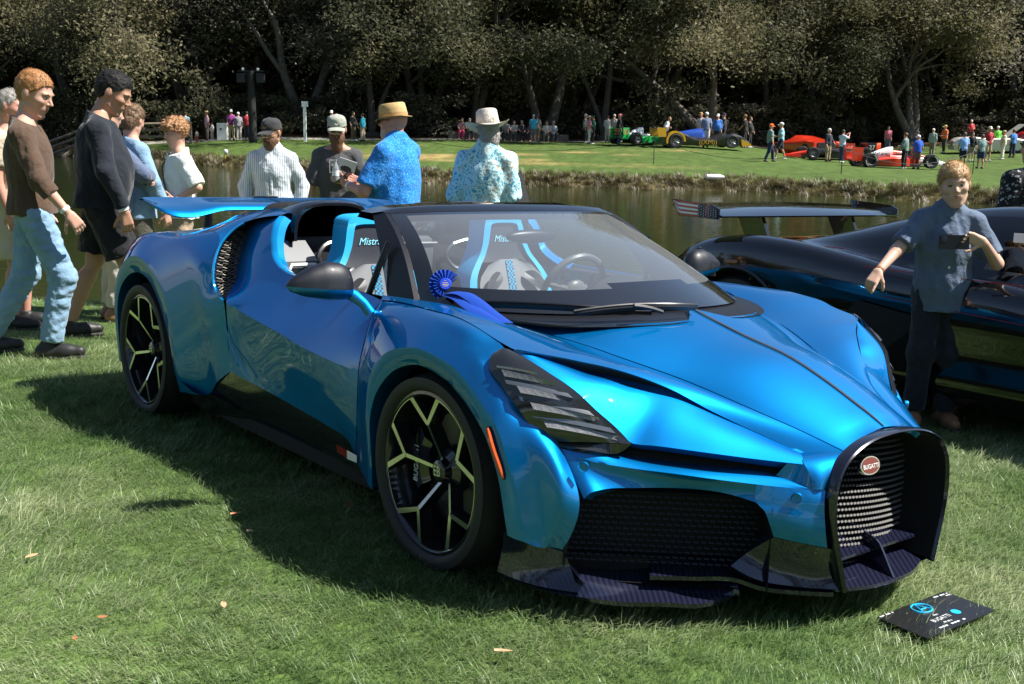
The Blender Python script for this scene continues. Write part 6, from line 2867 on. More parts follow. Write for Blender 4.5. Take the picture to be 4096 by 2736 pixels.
# --- man in blue blazer behind
p = Person('person', (-3.28, 8.95, gz(-3.28, 8.95)), R(30), 1.80, 'man in blue-grey blazer and stone trousers behind the navy sweatshirt', group='people around the blue car', res=.010)
p.pose(elbR=(.20, -.25, 1.16), wriR=(.30, -.02, 1.13), elbL=(.12, .24, 1.13), wriL=(.30, .02, 1.10))
p.hpit, p.hyaw = R(15), R(10)
p.skeleton([dict(wrist=p.j('wriR'), fdir=(.2, 1, 0), palm=(-1, 0, 0), thumb=1), dict(wrist=p.j('wriL'), fdir=(.2, -1, 0), palm=(-1, 0, 0), thumb=-1)])
p.build(SK_PALE)
p.shirt(cloth_mat('blazer_wool', (.085, .115, .19), noise=(40, (.12, .15, .23), .6)), 1.93, .80, .022, 33, .007, 22, name='blazer', flare=.012, neck=.001)
S = Sdf()
S.cone(p.j('neck') - np.array([0, 0, .03]), p.j('neck') + np.array([.01, 0, .045]), .066, .060)
p.cloth('collar', S, mat('white_cotton', (.72, .72, .70), .8), [(p.j('neck') + np.array([0, 0, .05]), (0, 0, 1))], .004)
p.trousers(cloth_mat('stone_twill', (.52, .47, .40)), 1.95, .016, 34, .009, 22, wide=.02)
p.shoes(mat('tan_shoe', (.25, .13, .07), .5), C_SOLE)
p.hair(H_BROWN, 'short')

# --- denim shirt
p = Person('person', (-3.22, 9.32, gz(-3.22, 9.32)), R(45), 1.75, 'brown-haired person in washed denim shirt and olive trousers looking away', group='people around the blue car', res=.010)
p.pose(elbR=(.05, -.25, 1.12), wriR=(.16, -.23, .875))
p.hpit, p.hyaw, p.hroll = R(20), R(30), R(5)
p.skeleton([dict(wrist=p.j('wriR'), fdir=(.25, .05, -1), palm=(-.2, 1, 0), thumb=-1), dict(wrist=p.j('wriL'), fdir=(.2, 0, -1), palm=(0, -1, 0), thumb=1)])
p.build(SK_PALE)
p.shirt(cloth_mat('washed_denim', (.17, .29, .42), noise=(14, (.24, .37, .50), .8)), 1.85, .82, .020, 43, .010, 24, flare=.02)
p.trousers(cloth_mat('olive_twill', (.085, .082, .062)), 1.95, .014, 44, .010, 24, wide=.02)
p.shoes(C_SHOE, C_SOLE)
p.hair(H_BROWN, 'bun', .014, 45, .006, 90)
wristband(p, 'R', mat('watch_white', (.70, .70, .68), .4), .014, .036)

# --- curly haired teenager with a camera
p = Person('person', (-3.02, 9.95, gz(-3.02, 9.95)), R(-150), 1.66, 'curly auburn-haired teenager in white T-shirt with camera on a strap', group='people around the blue car', res=.009)
p.pose(elbL=(-.10, .27, 1.14), wriL=(.10, .20, 1.02), elbR=(.02, -.26, 1.12), wriR=(.24, -.06, 1.02))
p.hpit, p.hyaw = R(12), R(8)
p.skeleton([dict(wrist=p.j('wriR'), fdir=(.8, .5, 0), palm=(-.2, .9, -.3), thumb=1, curl=.7), dict(wrist=p.j('wriL'), fdir=(.9, -.3, 0), palm=(-.3, -.9, 0), thumb=-1, curl=.7)])
p.build(SK_PALE)
p.shirt(cloth_mat('white_tee', (.74, .74, .70)), .95, .84, .022, 53, .010, 24, flare=.015)
p.trousers(cloth_mat('tan_twill', (.36, .27, .19)), 1.95, .014, 54, .009, 24, wide=.012)
p.shoes(C_SHOE, C_SOLE)
p.hair(H_CURL, 'mop', .020, 55, .016, 75)
p.face()
mb = MB()
mb.tube([tuple(p.j('shoR') + np.array(q)) for q in ((-.04, .04, .075), (.06, .06, .07), (.145, .12, -.06), (.155, .20, -.20), (.14, .28, -.32))], .011, 6, squash=.35)
mb.tube([tuple(p.j('shoR') + np.array(q)) for q in ((-.04, .04, .075), (-.13, .12, -.06), (-.15, .20, -.2), (-.10, .30, -.34))], .011, 6, squash=.35)
mb.build('camera_strap', M_BLACK, p.o)
mb = MB()
c = p.j('wriR') + np.array([.10, .10, .02])
mb.box(c, (.07, .13, .09))
mb.box(c + np.array([0, 0, .055]), (.05, .05, .03))
mb.tube([c + np.array([.03, 0, 0]), c + np.array([.12, 0, 0])], [.036, .038], 16)
mb.sphere(c + np.array([0, -.07, .0]), (.04, .025, .05), 10, 8)
cm_ = Matrix.LocRotScale(Vector(p.at), Matrix.Rotation(p.rz, 3, 'Z').to_quaternion(), None)
o = mb.build('camera_body', M_BLACK, None, angle=30)
o.matrix_world = cm_
tag(o, 'black camera with lens held by the curly-haired teenager', 'camera')

# --- man with cap in striped shirt
p = Person('person', (-2.25, 10.30, gz(-2.25, 10.30)), R(-86), 1.70, 'bearded man with dark cap in thin-striped long-sleeved shirt', group='people around the blue car', res=.009)
p.hyaw, p.hpit = R(-30), R(12)
p.pose(elbL=(-.03, .27, 1.13), elbR=(-.03, -.27, 1.13), wriL=(.06, .25, .90), wriR=(.06, -.25, .90))
p.skeleton([dict(wrist=p.j('wriR'), fdir=(.2, 0, -1), palm=(0, 1, 0), thumb=-1), dict(wrist=p.j('wriL'), fdir=(.2, 0, -1), palm=(0, -1, 0), thumb=1)])
p.build(SK_TAN)
sh = p.shirt(pattern('striped_cotton', (.60, .62, .62), (.25, .32, .40), None, 16, 'stripes', .3), 1.75, .82, .020, 63, .008, 26, flare=.012, neck=.001)
mb = MB()
mb.tube([tuple(p.j('chest') + np.array([.130 + dx, 0, dz]) * p.s) for dx, dz in ((-.052, .20), (-.018, .12), (.008, .02), (.008, -.1), (.004, -.25))], [.010] * 5, 6, squash=.5)
mb.build('button_placket', cloth_mat('placket_white', (.62, .64, .66)), sh)
S = Sdf()
nk = p.j('neck')
S.cone(nk + np.array([.0, 0, -.03]), nk + np.array([.01, 0, .025]), .078, .066)
p.cloth('collar', S, MATS['striped_cotton'], [(nk + np.array([0, 0, .022]), (-.35, 0, 1))], .004)
p.trousers(cloth_mat('navy_twill', (.03, .04, .06)), 1.95, .012, 64)
p.shoes(C_SHOE, C_SOLE)
p.hair(H_BROWN, 'short', .008)
p.beard(mat('beard_auburn', (.085, .040, .020), .7, noise=(90, (.16, .08, .04), .8)), .035, .012)
p.sunglasses(M_SHADES)
cap(p, cloth_mat('cap_charcoal', (.035, .036, .038)), mat('patch_amber', (.60, .22, .04), .6))

# --- man in grey T-shirt with bottle
p = Person('person', (-1.72, 10.75, gz(-1.72, 10.75)), R(-84), 1.80, 'man with long beard and pale cap in charcoal printed T-shirt', group='people around the blue car', res=.009)
p.pose(elbR=(.02, -.255, 1.10), wriR=(.06, -.265, .86), elbL=(.05, .26, 1.12), wriL=(.26, .08, 1.16))
p.hpit = R(10)
p.skeleton([dict(wrist=p.j('wriR'), fdir=(.2, 0, -1), palm=(0, 1, 0), thumb=-1), dict(wrist=p.j('wriL'), fdir=(.35, -.9, .25), palm=(-.8, -.2, .5), thumb=-1, curl=.6)])
p.build(SK_TAN)
sh = p.shirt(cloth_mat('charcoal_tee', (.062, .062, .066)), .92, .84, .018, 73, .008, 26)
mb = MB()
c = p.j('chest')
fr = [(.148, -.065, .085), (.148, -.005, .085), (.152, -.005, -.03), (.152, -.065, -.03), (.148, -.065, .085)]
mb.tube([tuple(c + np.array(q) * p.s) for q in fr], .0025, 4)
mb.box(tuple(c + np.array([.151, -.035, .04]) * p.s), (.003, .030, .022))
mb.build('shirt_print', mat('print_grey', (.45, .45, .44), .8), sh, smooth=False)
p.trousers(cloth_mat('khaki_twill', (.30, .25, .18)), 1.95, .012, 74)
p.shoes(C_SHOE, C_SOLE)
p.hair(H_BROWN, 'short', .008)
p.beard(mat('beard_brown', (.075, .034, .016), .7, noise=(90, (.15, .07, .035), .8)), .095, .013)
p.sunglasses(M_SHADES)
cap(p, cloth_mat('cap_sage', (.30, .32, .27)), mat('patch_cream', (.62, .62, .56), .6))
mb = MB()
mb.lathe([(.0, 0), (.030, 0), (.032, .02), (.032, .11), (.029, .13), (.014, .165), (.0125, .185)], 18)
mb.lathe([(.0135, .183), (.0145, .185), (.0145, .203), (.0, .203)], 14)
bo_ = mb.build('water_bottle', mat('clear_plastic', (.86, .90, .92), .06, trans=.75, ior=1.3), None)
PM = Matrix.LocRotScale(Vector(p.at), Matrix.Rotation(p.rz, 3, 'Z').to_quaternion(), None)
bo_.matrix_world = PM @ Matrix.Translation(Vector(tuple(p.j('wriL') + np.array([.05, -.085, .01]))))
tag(bo_, 'clear plastic water bottle held by the man with the long beard', 'bottle')
mb = MB()
mb.lathe([(.0328, .05), (.0328, .10)], 18)
mb.build('bottle_label', mat('label_white', (.65, .68, .70), .5), bo_)
mb = MB()
mb.box((0, 0, 0), (.012, .17, .24))
br = mb.build('brochure', mat('brochure_paper', (.55, .55, .54), .35), None, smooth=False)
br.matrix_world = PM @ Matrix.Translation(Vector(tuple(p.j('chest') + np.array([.20, .08, -.02])))) @ Matrix.Rotation(R(-18), 4, 'X') @ Matrix.Rotation(R(10), 4, 'Y')
tag(br, 'grey printed brochure held against the charcoal T-shirt', 'brochure')
mb = MB()
mb.sphere((.0065, 0, .03), (.001, .055, .03), 18, 8)
mb.box((.0065, 0, -.07), (.001, .12, .03))
mb.build('brochure_print', mat('print_black', (.03, .03, .035), .5), br)

# --- man in blue polo with straw hat
p = Person('person', (-.92, 8.62, gz(-.92, 8.62)), R(152), 1.80, 'heavy man in bright blue dotted polo and straw hat seen from behind', group='people around the blue car', fat=1.22, res=.009)
p.pose(elbL=(.10, .29, 1.10), wriL=(.33, .16, 1.13), elbR=(.12, -.27, 1.12), wriR=(.34, -.05, 1.15))
p.hyaw, p.hpit = R(14), R(2)
p.J['head'] = (.03, 0, 1.615)
p.skeleton([dict(wrist=p.j('wriL'), fdir=(.9, -.2, .3), palm=(-.2, -.8, .5), thumb=1, curl=.7), dict(wrist=p.j('wriR'), fdir=(.9, .2, .2), palm=(-.2, .8, .5), thumb=-1, curl=.7)], 1.06)
p.build(SK_PINK)
sh = p.shirt(pattern('dotted_blue', (.012, .19, .58), (.17, .46, .78), None, 75, 'dots', .27), .86, .82, .022, 83, .008, 22, flare=.01, neck=.001)
S = Sdf()
nk = p.j('neck')
S.cone(nk + np.array([-.005, 0, -.02]), nk + np.array([.005, 0, .045]), .080, .070)
p.cloth('collar', S, MATS['dotted_blue'], [(nk + np.array([0, 0, .045]), (.25, 0, 1))], .004)
p.trousers(cloth_mat('khaki_twill'), .98, .014, 84, name='shorts')
p.shoes(C_SHOE, C_SOLE)
p.beard(mat('beard_white', (.50, .40, .34), .7), .01, -.001)
p.sunglasses(M_SHADES)
brim_hat(p, mat('straw', (.46, .30, .12), .8, noise=(150, (.60, .43, .20), .9), bump=(220, .8, .004)), mat('straw_band', (.40, .26, .11), .8), .105, .038, .012, R(6), .016, 1.02)
wristband(p, 'L', mat('watch_white'), .016, .036)
mb = MB()
mb.box((0, 0, 0), (.008, .074, .150))
ph = mb.build('smartphone', mat('phone_black', (.006, .006, .007), .35), None, smooth=False)
PM = Matrix.LocRotScale(Vector(p.at), Matrix.Rotation(p.rz, 3, 'Z').to_quaternion(), None)
ph.matrix_world = PM @ Matrix.Translation(Vector((.47, .05, 1.22))) @ Matrix.Rotation(R(-55), 4, 'Y')
tag(ph, 'dark smartphone held out by the man in the straw hat', 'phone')

# --- woman with the wide felt hat
p = Person('person', (-.22, 8.75, gz(-.22, 8.75)), R(78), 1.74, 'woman in wide cream felt hat and turquoise floral blouse, seen from behind', group='people around the blue car', fat=1.08, res=.009)
p.pose(elbL=(.0, .25, 1.11), wriL=(.17, .22, .98))
p.hyaw, p.hpit, p.hroll = R(22), R(6), R(-5)
p.skeleton([dict(wrist=p.j('wriR'), fdir=(.2, 0, -1), palm=(0, 1, 0), thumb=-1), dict(wrist=p.j('wriL'), fdir=(.9, 0, -.2), palm=(0, -1, 0), thumb=1)])
p.build(SK_PALE)
p.shirt(pattern('turquoise_floral', (.50, .70, .70), (.03, .33, .50), (.55, .26, .10), 48, 'floral', .40), 1.10, .80, .026, 93, .011, 22, flare=.02, neck=.03)
p.trousers(cloth_mat('white_linen', (.62, .60, .56)), 1.9, .016, 94)
p.shoes(C_SHOE, C_SOLE)
p.hair(H_GREY, 'long', .008, 95, .008, 80)
brim_hat(p, cloth_mat('cream_felt', (.58, .52, .45)), cloth_mat('hat_ribbon', (.46, .40, .34)), .125, .085, .050, R(4), .022, 1.02)
mb = MB()
G = []
for t in np.linspace(0, 1, 9):
    wd = .05 + .16 * t
    x0 = -.02 - .05 * t
    G.append([(x0 - .035 - wd * .15, -.235 - .10 * t, 1.30 - .62 * t), (x0 + wd * .5, -.285 - .16 * t, 1.30 - .62 * t), (x0 + wd, -.235 - .10 * t, 1.30 - .62 * t), (x0 + wd * .5, -.225 - .04 * t, 1.30 - .62 * t)])
mb.grid(np.array(G), closed=True)
mb.add(G[-1], [(0, 1, 2, 3)])
mb.tube([(.03, -.24, 1.32), (.02, -.17, 1.455), (-.03, -.16, 1.45), (-.05, -.24, 1.30)], .012, 6, squash=.4)
bg_ = mb.build('shoulder_bag', mat('black_nylon', (.014, .014, .015), .6, bump=(60, .5, .006)), None, angle=50)
bg_.matrix_world = Matrix.LocRotScale(Vector(p.at), Matrix.Rotation(p.rz, 3, 'Z').to_quaternion(), None)
tag(bg_, 'long black shoulder bag hanging beside the floral blouse', 'bag')

# --- woman in black floral blouse behind the black car
p = Person('person', (4.14, 8.85, gz(4.14, 8.85)), R(100), 1.72, 'woman in black and white floral blouse beyond the black car', group='people around the blue car', fat=1.12, res=.010)
p.skeleton([dict(wrist=p.j('wriR'), fdir=(.2, 0, -1), palm=(0, 1, 0), thumb=-1), dict(wrist=p.j('wriL'), fdir=(.2, 0, -1), palm=(0, -1, 0), thumb=1)])
p.build(SK_PALE)
p.shirt(pattern('black_floral', (.014, .013, .018), (.42, .44, .45), (.20, .25, .22), 26, 'floral', .30), .9, .80, .028, 103, .010, 22, flare=.02)
p.trousers(cloth_mat('black_twill', (.015, .015, .016)), 1.95, .012, 104)
p.shoes(C_SHOE, C_SOLE)
p.hair(H_BROWN, 'long', .012)

# --- the boy
p = Person('boy', (2.34, 5.92, gz(2.34, 5.92)), R(-97), 1.41, 'sandy-haired boy in slate-blue knitted polo pointing and holding up a phone', group='people around the blue car', res=.0065)
p.pose(shoR=(.01, -.165, 1.395), shoL=(.01, .165, 1.395), elbR=(.13, -.345, 1.205), wriR=(.30, -.485, 1.085), elbL=(.05, .325, 1.13), wriL=(.29, .165, 1.285),
       kneR=(.02, -.10, .50), ankR=(-.02, -.115, .085), kneL=(.02, .09, .50), ankL=(-.02, .105, .085))
p.hyaw, p.hpit, p.hroll, p.hs = R(-8), R(6), R(7), 1.14
p.J['head'] = (.03, .014, 1.645)
p.skeleton([dict(wrist=p.j('wriR'), fdir=(.42, -.42, -.62), palm=(-.62, .05, -.75), thumb=1, s=.86, pose=(.10, 1.15, 1.2, 1.25, .9), spread=.04),
            dict(wrist=p.j('wriL') + np.array([0, -.004, .004]), fdir=(.12, -.93, .30), palm=(.92, .1, -.2), thumb=-1, s=.86, pose=(.45, .55, .55, .6, .2), spread=.10)], .94)
p.build(SK_BOY, .0062)
sh = p.shirt(cloth_mat('slate_knit', (.085, .118, .18), bump=(12, .75, .028), noise=(220, (.12, .16, .235), .8)), .80, .80, .016, 113, .006, 28, flare=.008, neck=.001)
mb = MB()
for k, dz in enumerate((.16, .06, -.05, -.165, -.28)):
    c = p.j('chest') + np.array([.137 + (-.035, -.004, .006, .010, .002)[k], -.004, dz]) * p.s
    mb.lathe([(0, .004), (.0062, .004), (.0068, 0)], 12, origin=c, axis='X')
    mb.v[-36:] = [(c[0] + (v[0] - c[0]), v[1], v[2]) for v in mb.v[-36:]]
mb.build('shirt_buttons', mat('pearl_button', (.62, .58, .50), .3), sh)
S = Sdf()
nk = p.j('neck')
S.cone(nk + np.array([.0, 0, -.025]), nk + np.array([.008, 0, .022]), .066, .056)
p.cloth('collar', S, MATS['slate_knit'], [(nk + np.array([0, 0, .020]), (-.5, 0, 1))], .004, None, .006)
p.trousers(cloth_mat('dark_denim', (.012, .015, .024), noise=(30, (.022, .027, .042), .7)), 1.95, .010, 114, .008, 26, wide=.012)
p.shoes(mat('tan_shoe', (.25, .13, .07), .5), C_SOLE)
p.hair(H_BLOND, 'fringe', .013, 115, .004, 100, 2600, .030, (-.05, .03, .10))
p.face((.04, .06, .07), (.40, .24, .15))
wristband(p, 'R', mat('tan_strap', (.28, .12, .05), .6), .008, .031, .015)
PM = Matrix.LocRotScale(Vector(p.at), Matrix.Rotation(p.rz, 3, 'Z').to_quaternion(), None)
mb = MB()
mb.box((0, 0, 0), (.009, .150, .074))
ph = mb.build('smartphone', mat('phone_black'), None, smooth=False)
ph.matrix_world = PM @ Matrix.Translation(Vector((.262, -.028, 1.040))) @ Matrix.Rotation(R(2), 4, 'X') @ Matrix.Rotation(R(-8), 4, 'Y')
tag(ph, 'black smartphone the boy holds up sideways', 'phone')
mb = MB()
mb.box((.0055, -.050, .018), (.002, .026, .028))
mb.build('phone_camera', M_BLKGLOSS, ph, smooth=False)

# ================================================================ black car parked alongside
black = empty('black_sports_car', mw=CARM @ Matrix.Translation((0, 3.46, 0)))
tag(black, 'gloss black mid-engined car with red pinstripes and tall wing bearing a flag endplate', 'sports car')
M_BC = mat('black_car_paint', (.0035, .0036, .0045), .10, coat=1.0, coat_rough=.01)
XS = [-1.02, -.98, -.80, -.55, -.30, .05, .38, .70, 1.0, 1.3, 1.7, 2.1, 2.5, 2.9, 3.2, 3.45]
HWs = [.80, .88, .95, .985, .995, .985, .965, .945, .94, .94, .945, .965, .985, .97, .90, .70]
ZF = [.74, .80, .885, .955, .982, .965, .922, .868, .848, .845, .80, .80, .79, .70, .56, .40]
ZC = [.70, .76, .83, .88, .915, 1.0, 1.09, 1.165, 1.215, 1.235, 1.20, 1.05, .86, .72, .58, .42]
CB = [.60, .60, .60, .60, .60, .61, .63, .65, .67, .67, .66, .62, .56, .5, .45, .4]
NB = 64
xs_ = np.linspace(XS[0], XS[-1], NB)
q_ = [np.interp(xs_, XS, a) for a in (HWs, ZF, ZC, CB)]
q_ = [np.convolve(np.pad(a, 2, 'edge'), np.ones(5) / 5, 'valid') for a in q_]


def bsec(x, hw, zf, zc, cb):
    P = [(hw * .90, .13), (hw * .985, .22), (hw * .97, .42), (hw, .60), (hw * .995, zf - .14), (hw * .955, zf - .03), (hw * .87, zf), (hw * .78, zf - .012), (cb + .05, zf - .03)]
    lo = zf - .028
    top = max(zc, lo + .004)
    P += [(cb, lo + (top - lo) * .12), (cb * .86, lo + (top - lo) * .62), (cb * .66, lo + (top - lo) * .94), (cb * .33, top), (0, top + .004)]
    c = crom([(0, -y, z) for y, z in P], 34)
    c[:, 0] = x
    return c


def black_side(mb):
    G = np.array([bsec(*v) for v in zip(xs_, *q_)])
    F = []
    n, m = G.shape[:2]
    mb.grid(G.transpose(1, 0, 2), flip=False)


a = MB()
black_side(a)
k0 = len(a.f)
# the window is a separate dark pane: drop those faces from the shell
cen = np.array([np.mean([a.v[i] for i in f], axis=0) for f in a.f])
win = (cen[:, 0] > .98) & (cen[:, 0] < 1.95) & (cen[:, 2] > .885 + .02 * (cen[:, 0] - 1.4) ** 2) & (cen[:, 2] < 1.165) & (cen[:, 1] < -.40)
arch = np.zeros(len(cen), bool)
for xc, r_ in ((-.30, .40), (2.42, .385)):
    arch |= (np.hypot(cen[:, 0] - xc, cen[:, 2] - .36) < r_) & (cen[:, 1] < -.80)
body_f = [f for f, w_, r_ in zip(a.f, win, arch) if not (w_ or r_)]
win_f = [f for f, w_ in zip(a.f, win) if w_]
full = MB()
full.v, full.f, full.m = a.v, body_f, [0] * len(body_f)
full.mirror_y()
bsh = full.build('body', M_BC, black, weld=.002, angle=40, recalc=True)
for s_ in (1, -1):
    w_ = MB()
    w_.v, w_.f, w_.m = a.v, win_f, [0] * len(win_f)
    if s_ < 0:
        w_ = w_.flipped_copy()
    w_.build('side_window', mat('tinted_glass', (.004, .004, .005), .03, coat=1.0), black, weld=.001)
    y = -.965 * s_
    mb = MB()
    for zz, x0, x1, dy in ((.845, .62, 3.1, -.935), (.70, .75, 2.0, -.953)):
        mb.tube([(x, s_ * (dy - .012), zz - .02 * math.sin((x - x0) * 1.2) - (.05 * (x - x0) if zz < .8 else -.01)) for x in np.linspace(x0, x1, 12)], .0022, 5)
    mb.tube([(-.62, s_ * -.66, .905), (-.2, s_ * -.665, .935), (.3, s_ * -.69, .925)], .003, 5)
    mb.build('pinstripe', mat('pinstripe_red', (.20, .010, .016), .3, coat=.5), bsh)
    mb = MB()
    mb.add([(.62, s_ * -.975, .66), (1.05, s_ * -.96, .60), (1.05, s_ * -.955, .30), (.66, s_ * -.972, .27), (.42, s_ * -.99, .45)], [(0, 1, 2, 3, 4), (4, 3, 2, 1, 0)])
    mb.build('side_intake', M_VOID, bsh, smooth=False)
    for xc, R_, nm in ((-.30, .355, 1), (2.42, .34, 0)):
        w = empty('wheel')
        w.parent = black
        w.location = (xc, s_ * -.83, R_)
        mb = MB()
        mb.lathe([(.25, s_ * -.14), (.29, s_ * -.15), (R_ - .02, s_ * -.145), (R_, s_ * -.11), (R_, s_ * .12)], 48, axis='Y')
        mb.build('tyre', M_RUBBER, w, recalc=True)
        mb = MB()
        mb.lathe([(.252, s_ * -.135), (.24, s_ * -.11), (.22, s_ * -.05), (0, s_ * -.05)], 40, axis='Y')
        for k in range(10):
            an = k * .6283
            mb.tube([(.04 * math.cos(an), s_ * -.09, .04 * math.sin(an)), (.24 * math.cos(an), s_ * -.115, .24 * math.sin(an))], [.016, .012], 6)
        mb.build('rim', M_RIMB, w, recalc=True)
        mb = MB()
        an = np.linspace(-.25, math.pi + .25, 26)
        mb.tube([(xc + .405 * math.cos(t), s_ * -(.985 + .008 * math.sin(t)), .36 + .405 * math.sin(t)) for t in an], .014, 6)
        mb.build('arch_lip', M_BC, bsh)
        mb = MB()
        mb.grid(np.array([[(xc + .41 * math.cos(t), y_, .36 + .41 * math.sin(t)) for t in an] for y_ in (s_ * -.98, s_ * -.55)]))
        mb.build('arch_liner', M_VOID, bsh)
    mb = MB()
    mb.tube([(-.37, s_ * -.996, .800), (-.27, s_ * -.998, .806)], .012, 8)
    mb.build('side_marker', mat('red_marker', (.30, .07, .04), .25, coat=1), bsh)
# wing
mb = MB()
G = []
for y in np.linspace(-1.0, 1.0, 21):
    th = .016
    c0 = .02 * (1 - y * y)
    G.append([(-.42, y, 1.085), (-.50, y, 1.112 + c0 * .5), (-.68, y, 1.128 + c0), (-.86, y, 1.142 + c0), (-.865, y, 1.136 + c0), (-.68, y, 1.104 + c0 * .6), (-.50, y, 1.086), (-.43, y, 1.075)])
mb.grid(np.array(G), closed=True)
bw = mb.build('rear_wing', M_BC, black, angle=50, recalc=True)
for s_ in (-1, 1):
    mb = MB()
    mb.prism([(-.86, 1.18), (-.50, 1.155), (-.44, 1.13), (-.44, 1.062), (-.80, 1.072)], s_ * 1.0, s_ * 1.012, 'Y')
    pl = mb.build('endplate', M_BC, bw, smooth=False, recalc=True)
    mb = MB()
    for x0, x1, z0, z1 in ((-.72, -.60, .93, 1.10), ):
        mb.add([(-.60, s_ * .49, .88), (-.40, s_ * .49, .88), (-.50, s_ * .49, 1.09), (-.72, s_ * .49, 1.11), (-.60, s_ * .52, .88), (-.40, s_ * .52, .88), (-.50, s_ * .52, 1.09), (-.72, s_ * .52, 1.11)],
               [(0, 1, 2, 3), (7, 6, 5, 4), (1, 0, 4, 5), (2, 1, 5, 6), (3, 2, 6, 7), (0, 3, 7, 4)])
    mb.build('wing_strut', M_BC, bw, smooth=False, recalc=True)
    if s_ < 0:
        def fz(x, t):
            top = np.interp(x, [-.86, -.50, -.44], [1.18, 1.155, 1.13]) - .004
            bot = np.interp(x, [-.86, -.80, -.44], [1.18, 1.072, 1.062]) + .004 if x < -.80 else np.interp(x, [-.80, -.44], [1.072, 1.062]) + .004
            return top + (bot - top) * t
        fl = MB()
        for k in range(7):
            t0, t1 = k / 7, (k + 1) / 7
            xa = -.845 if k < 4 else (-.83 if k < 6 else -.812)
            for xx in np.linspace(xa, -.62, 6)[:-1]:
                x1 = xx + (-.62 - xa) / 5
                fl.add([(xx, -1.015, fz(xx, t0)), (x1, -1.015, fz(x1, t0)), (x1, -1.015, fz(x1, t1)), (xx, -1.015, fz(xx, t1))], [(3, 2, 1, 0)], 0 if k % 2 == 0 else 1)
        for xx in np.linspace(-.62, -.45, 5)[:-1]:
            x1 = xx + .0425
            fl.add([(xx, -1.015, fz(xx, 0)), (x1, -1.015, fz(x1, 0)), (x1, -1.015, fz(x1, 1)), (xx, -1.015, fz(xx, 1))], [(3, 2, 1, 0)], 2)
        for i in range(8):
            for j in range(5):
                xx, tt = -.61 + i * .021, .12 + .19 * j + (.09 if i % 2 else 0)
                if tt > .95:
                    continue
                zz = fz(xx, tt)
                fl.add([(xx + .0042 * math.cos(w), -1.017, zz + .0042 * math.sin(w)) for w in np.linspace(0, 6.28, 7)[:-1]], [(0, 1, 2, 3, 4, 5), (5, 4, 3, 2, 1, 0)], 1)
        fl.build('flag_decal', [mat('flag_red', (.45, .05, .055), .3, coat=.6), mat('flag_white', (.80, .82, .84), .3, coat=.6), mat('flag_navy', (.015, .018, .075), .3, coat=.6)], pl, smooth=False)
mb = MB()
mb.box((1.38, -.66, 1.065), (.075, .004, .05))
mb.build('window_sticker', M_WHITE, black, smooth=False)

# ================================================================ racing cars across the pond
def paint(name, c=(.5, .5, .5), r=.28):
    return mat(name, c, r, coat=.8)


def race_wheel(root, x, y, r, w, rimm, letter=False, spokes=0):
    s = -1 if y < 0 else 1
    e = empty('wheel')
    e.parent = root
    e.location = (x, y, r)
    mb = MB()
    mb.lathe([(r * .52, s * w * .42), (r * .62, s * w * .5), (r * .93, s * w * .5), (r, s * w * .4), (r, -s * w * .4), (r * .93, -s * w * .5), (r * .5, -s * w * .5)], 32, axis='Y')
    mb.build('tyre', M_RUBBER, e, recalc=True)
    mb = MB()
    mb.lathe([(r * .53, s * w * .43), (r * .46, s * w * .36), (r * .42, s * w * .2), (r * .1, s * w * .22), (0, s * w * .30)], 24, axis='Y')
    for k in range(spokes):
        a = 6.283 * k / spokes
        mb.tube([(0, s * w * .38, 0), (r * .5 * math.cos(a), s * w * .44, r * .5 * math.sin(a))], [.02, .025], 5)
    mb.build('rim', rimm, e, recalc=True)
    if letter:
        for a0 in (R(30), R(210)):
            mb = MB()
            for k in range(9):
                a = a0 + (k - 4) * .13
                c = Vector((r * .78 * math.cos(a), s * w * .505, r * .78 * math.sin(a)))
                mb.box(c, (.016, .004, .05), rot=Matrix.Rotation(-a + math.pi / 2, 3, 'Y'))
            mb.build('tyre_mark', M_WHITE, e, smooth=False)


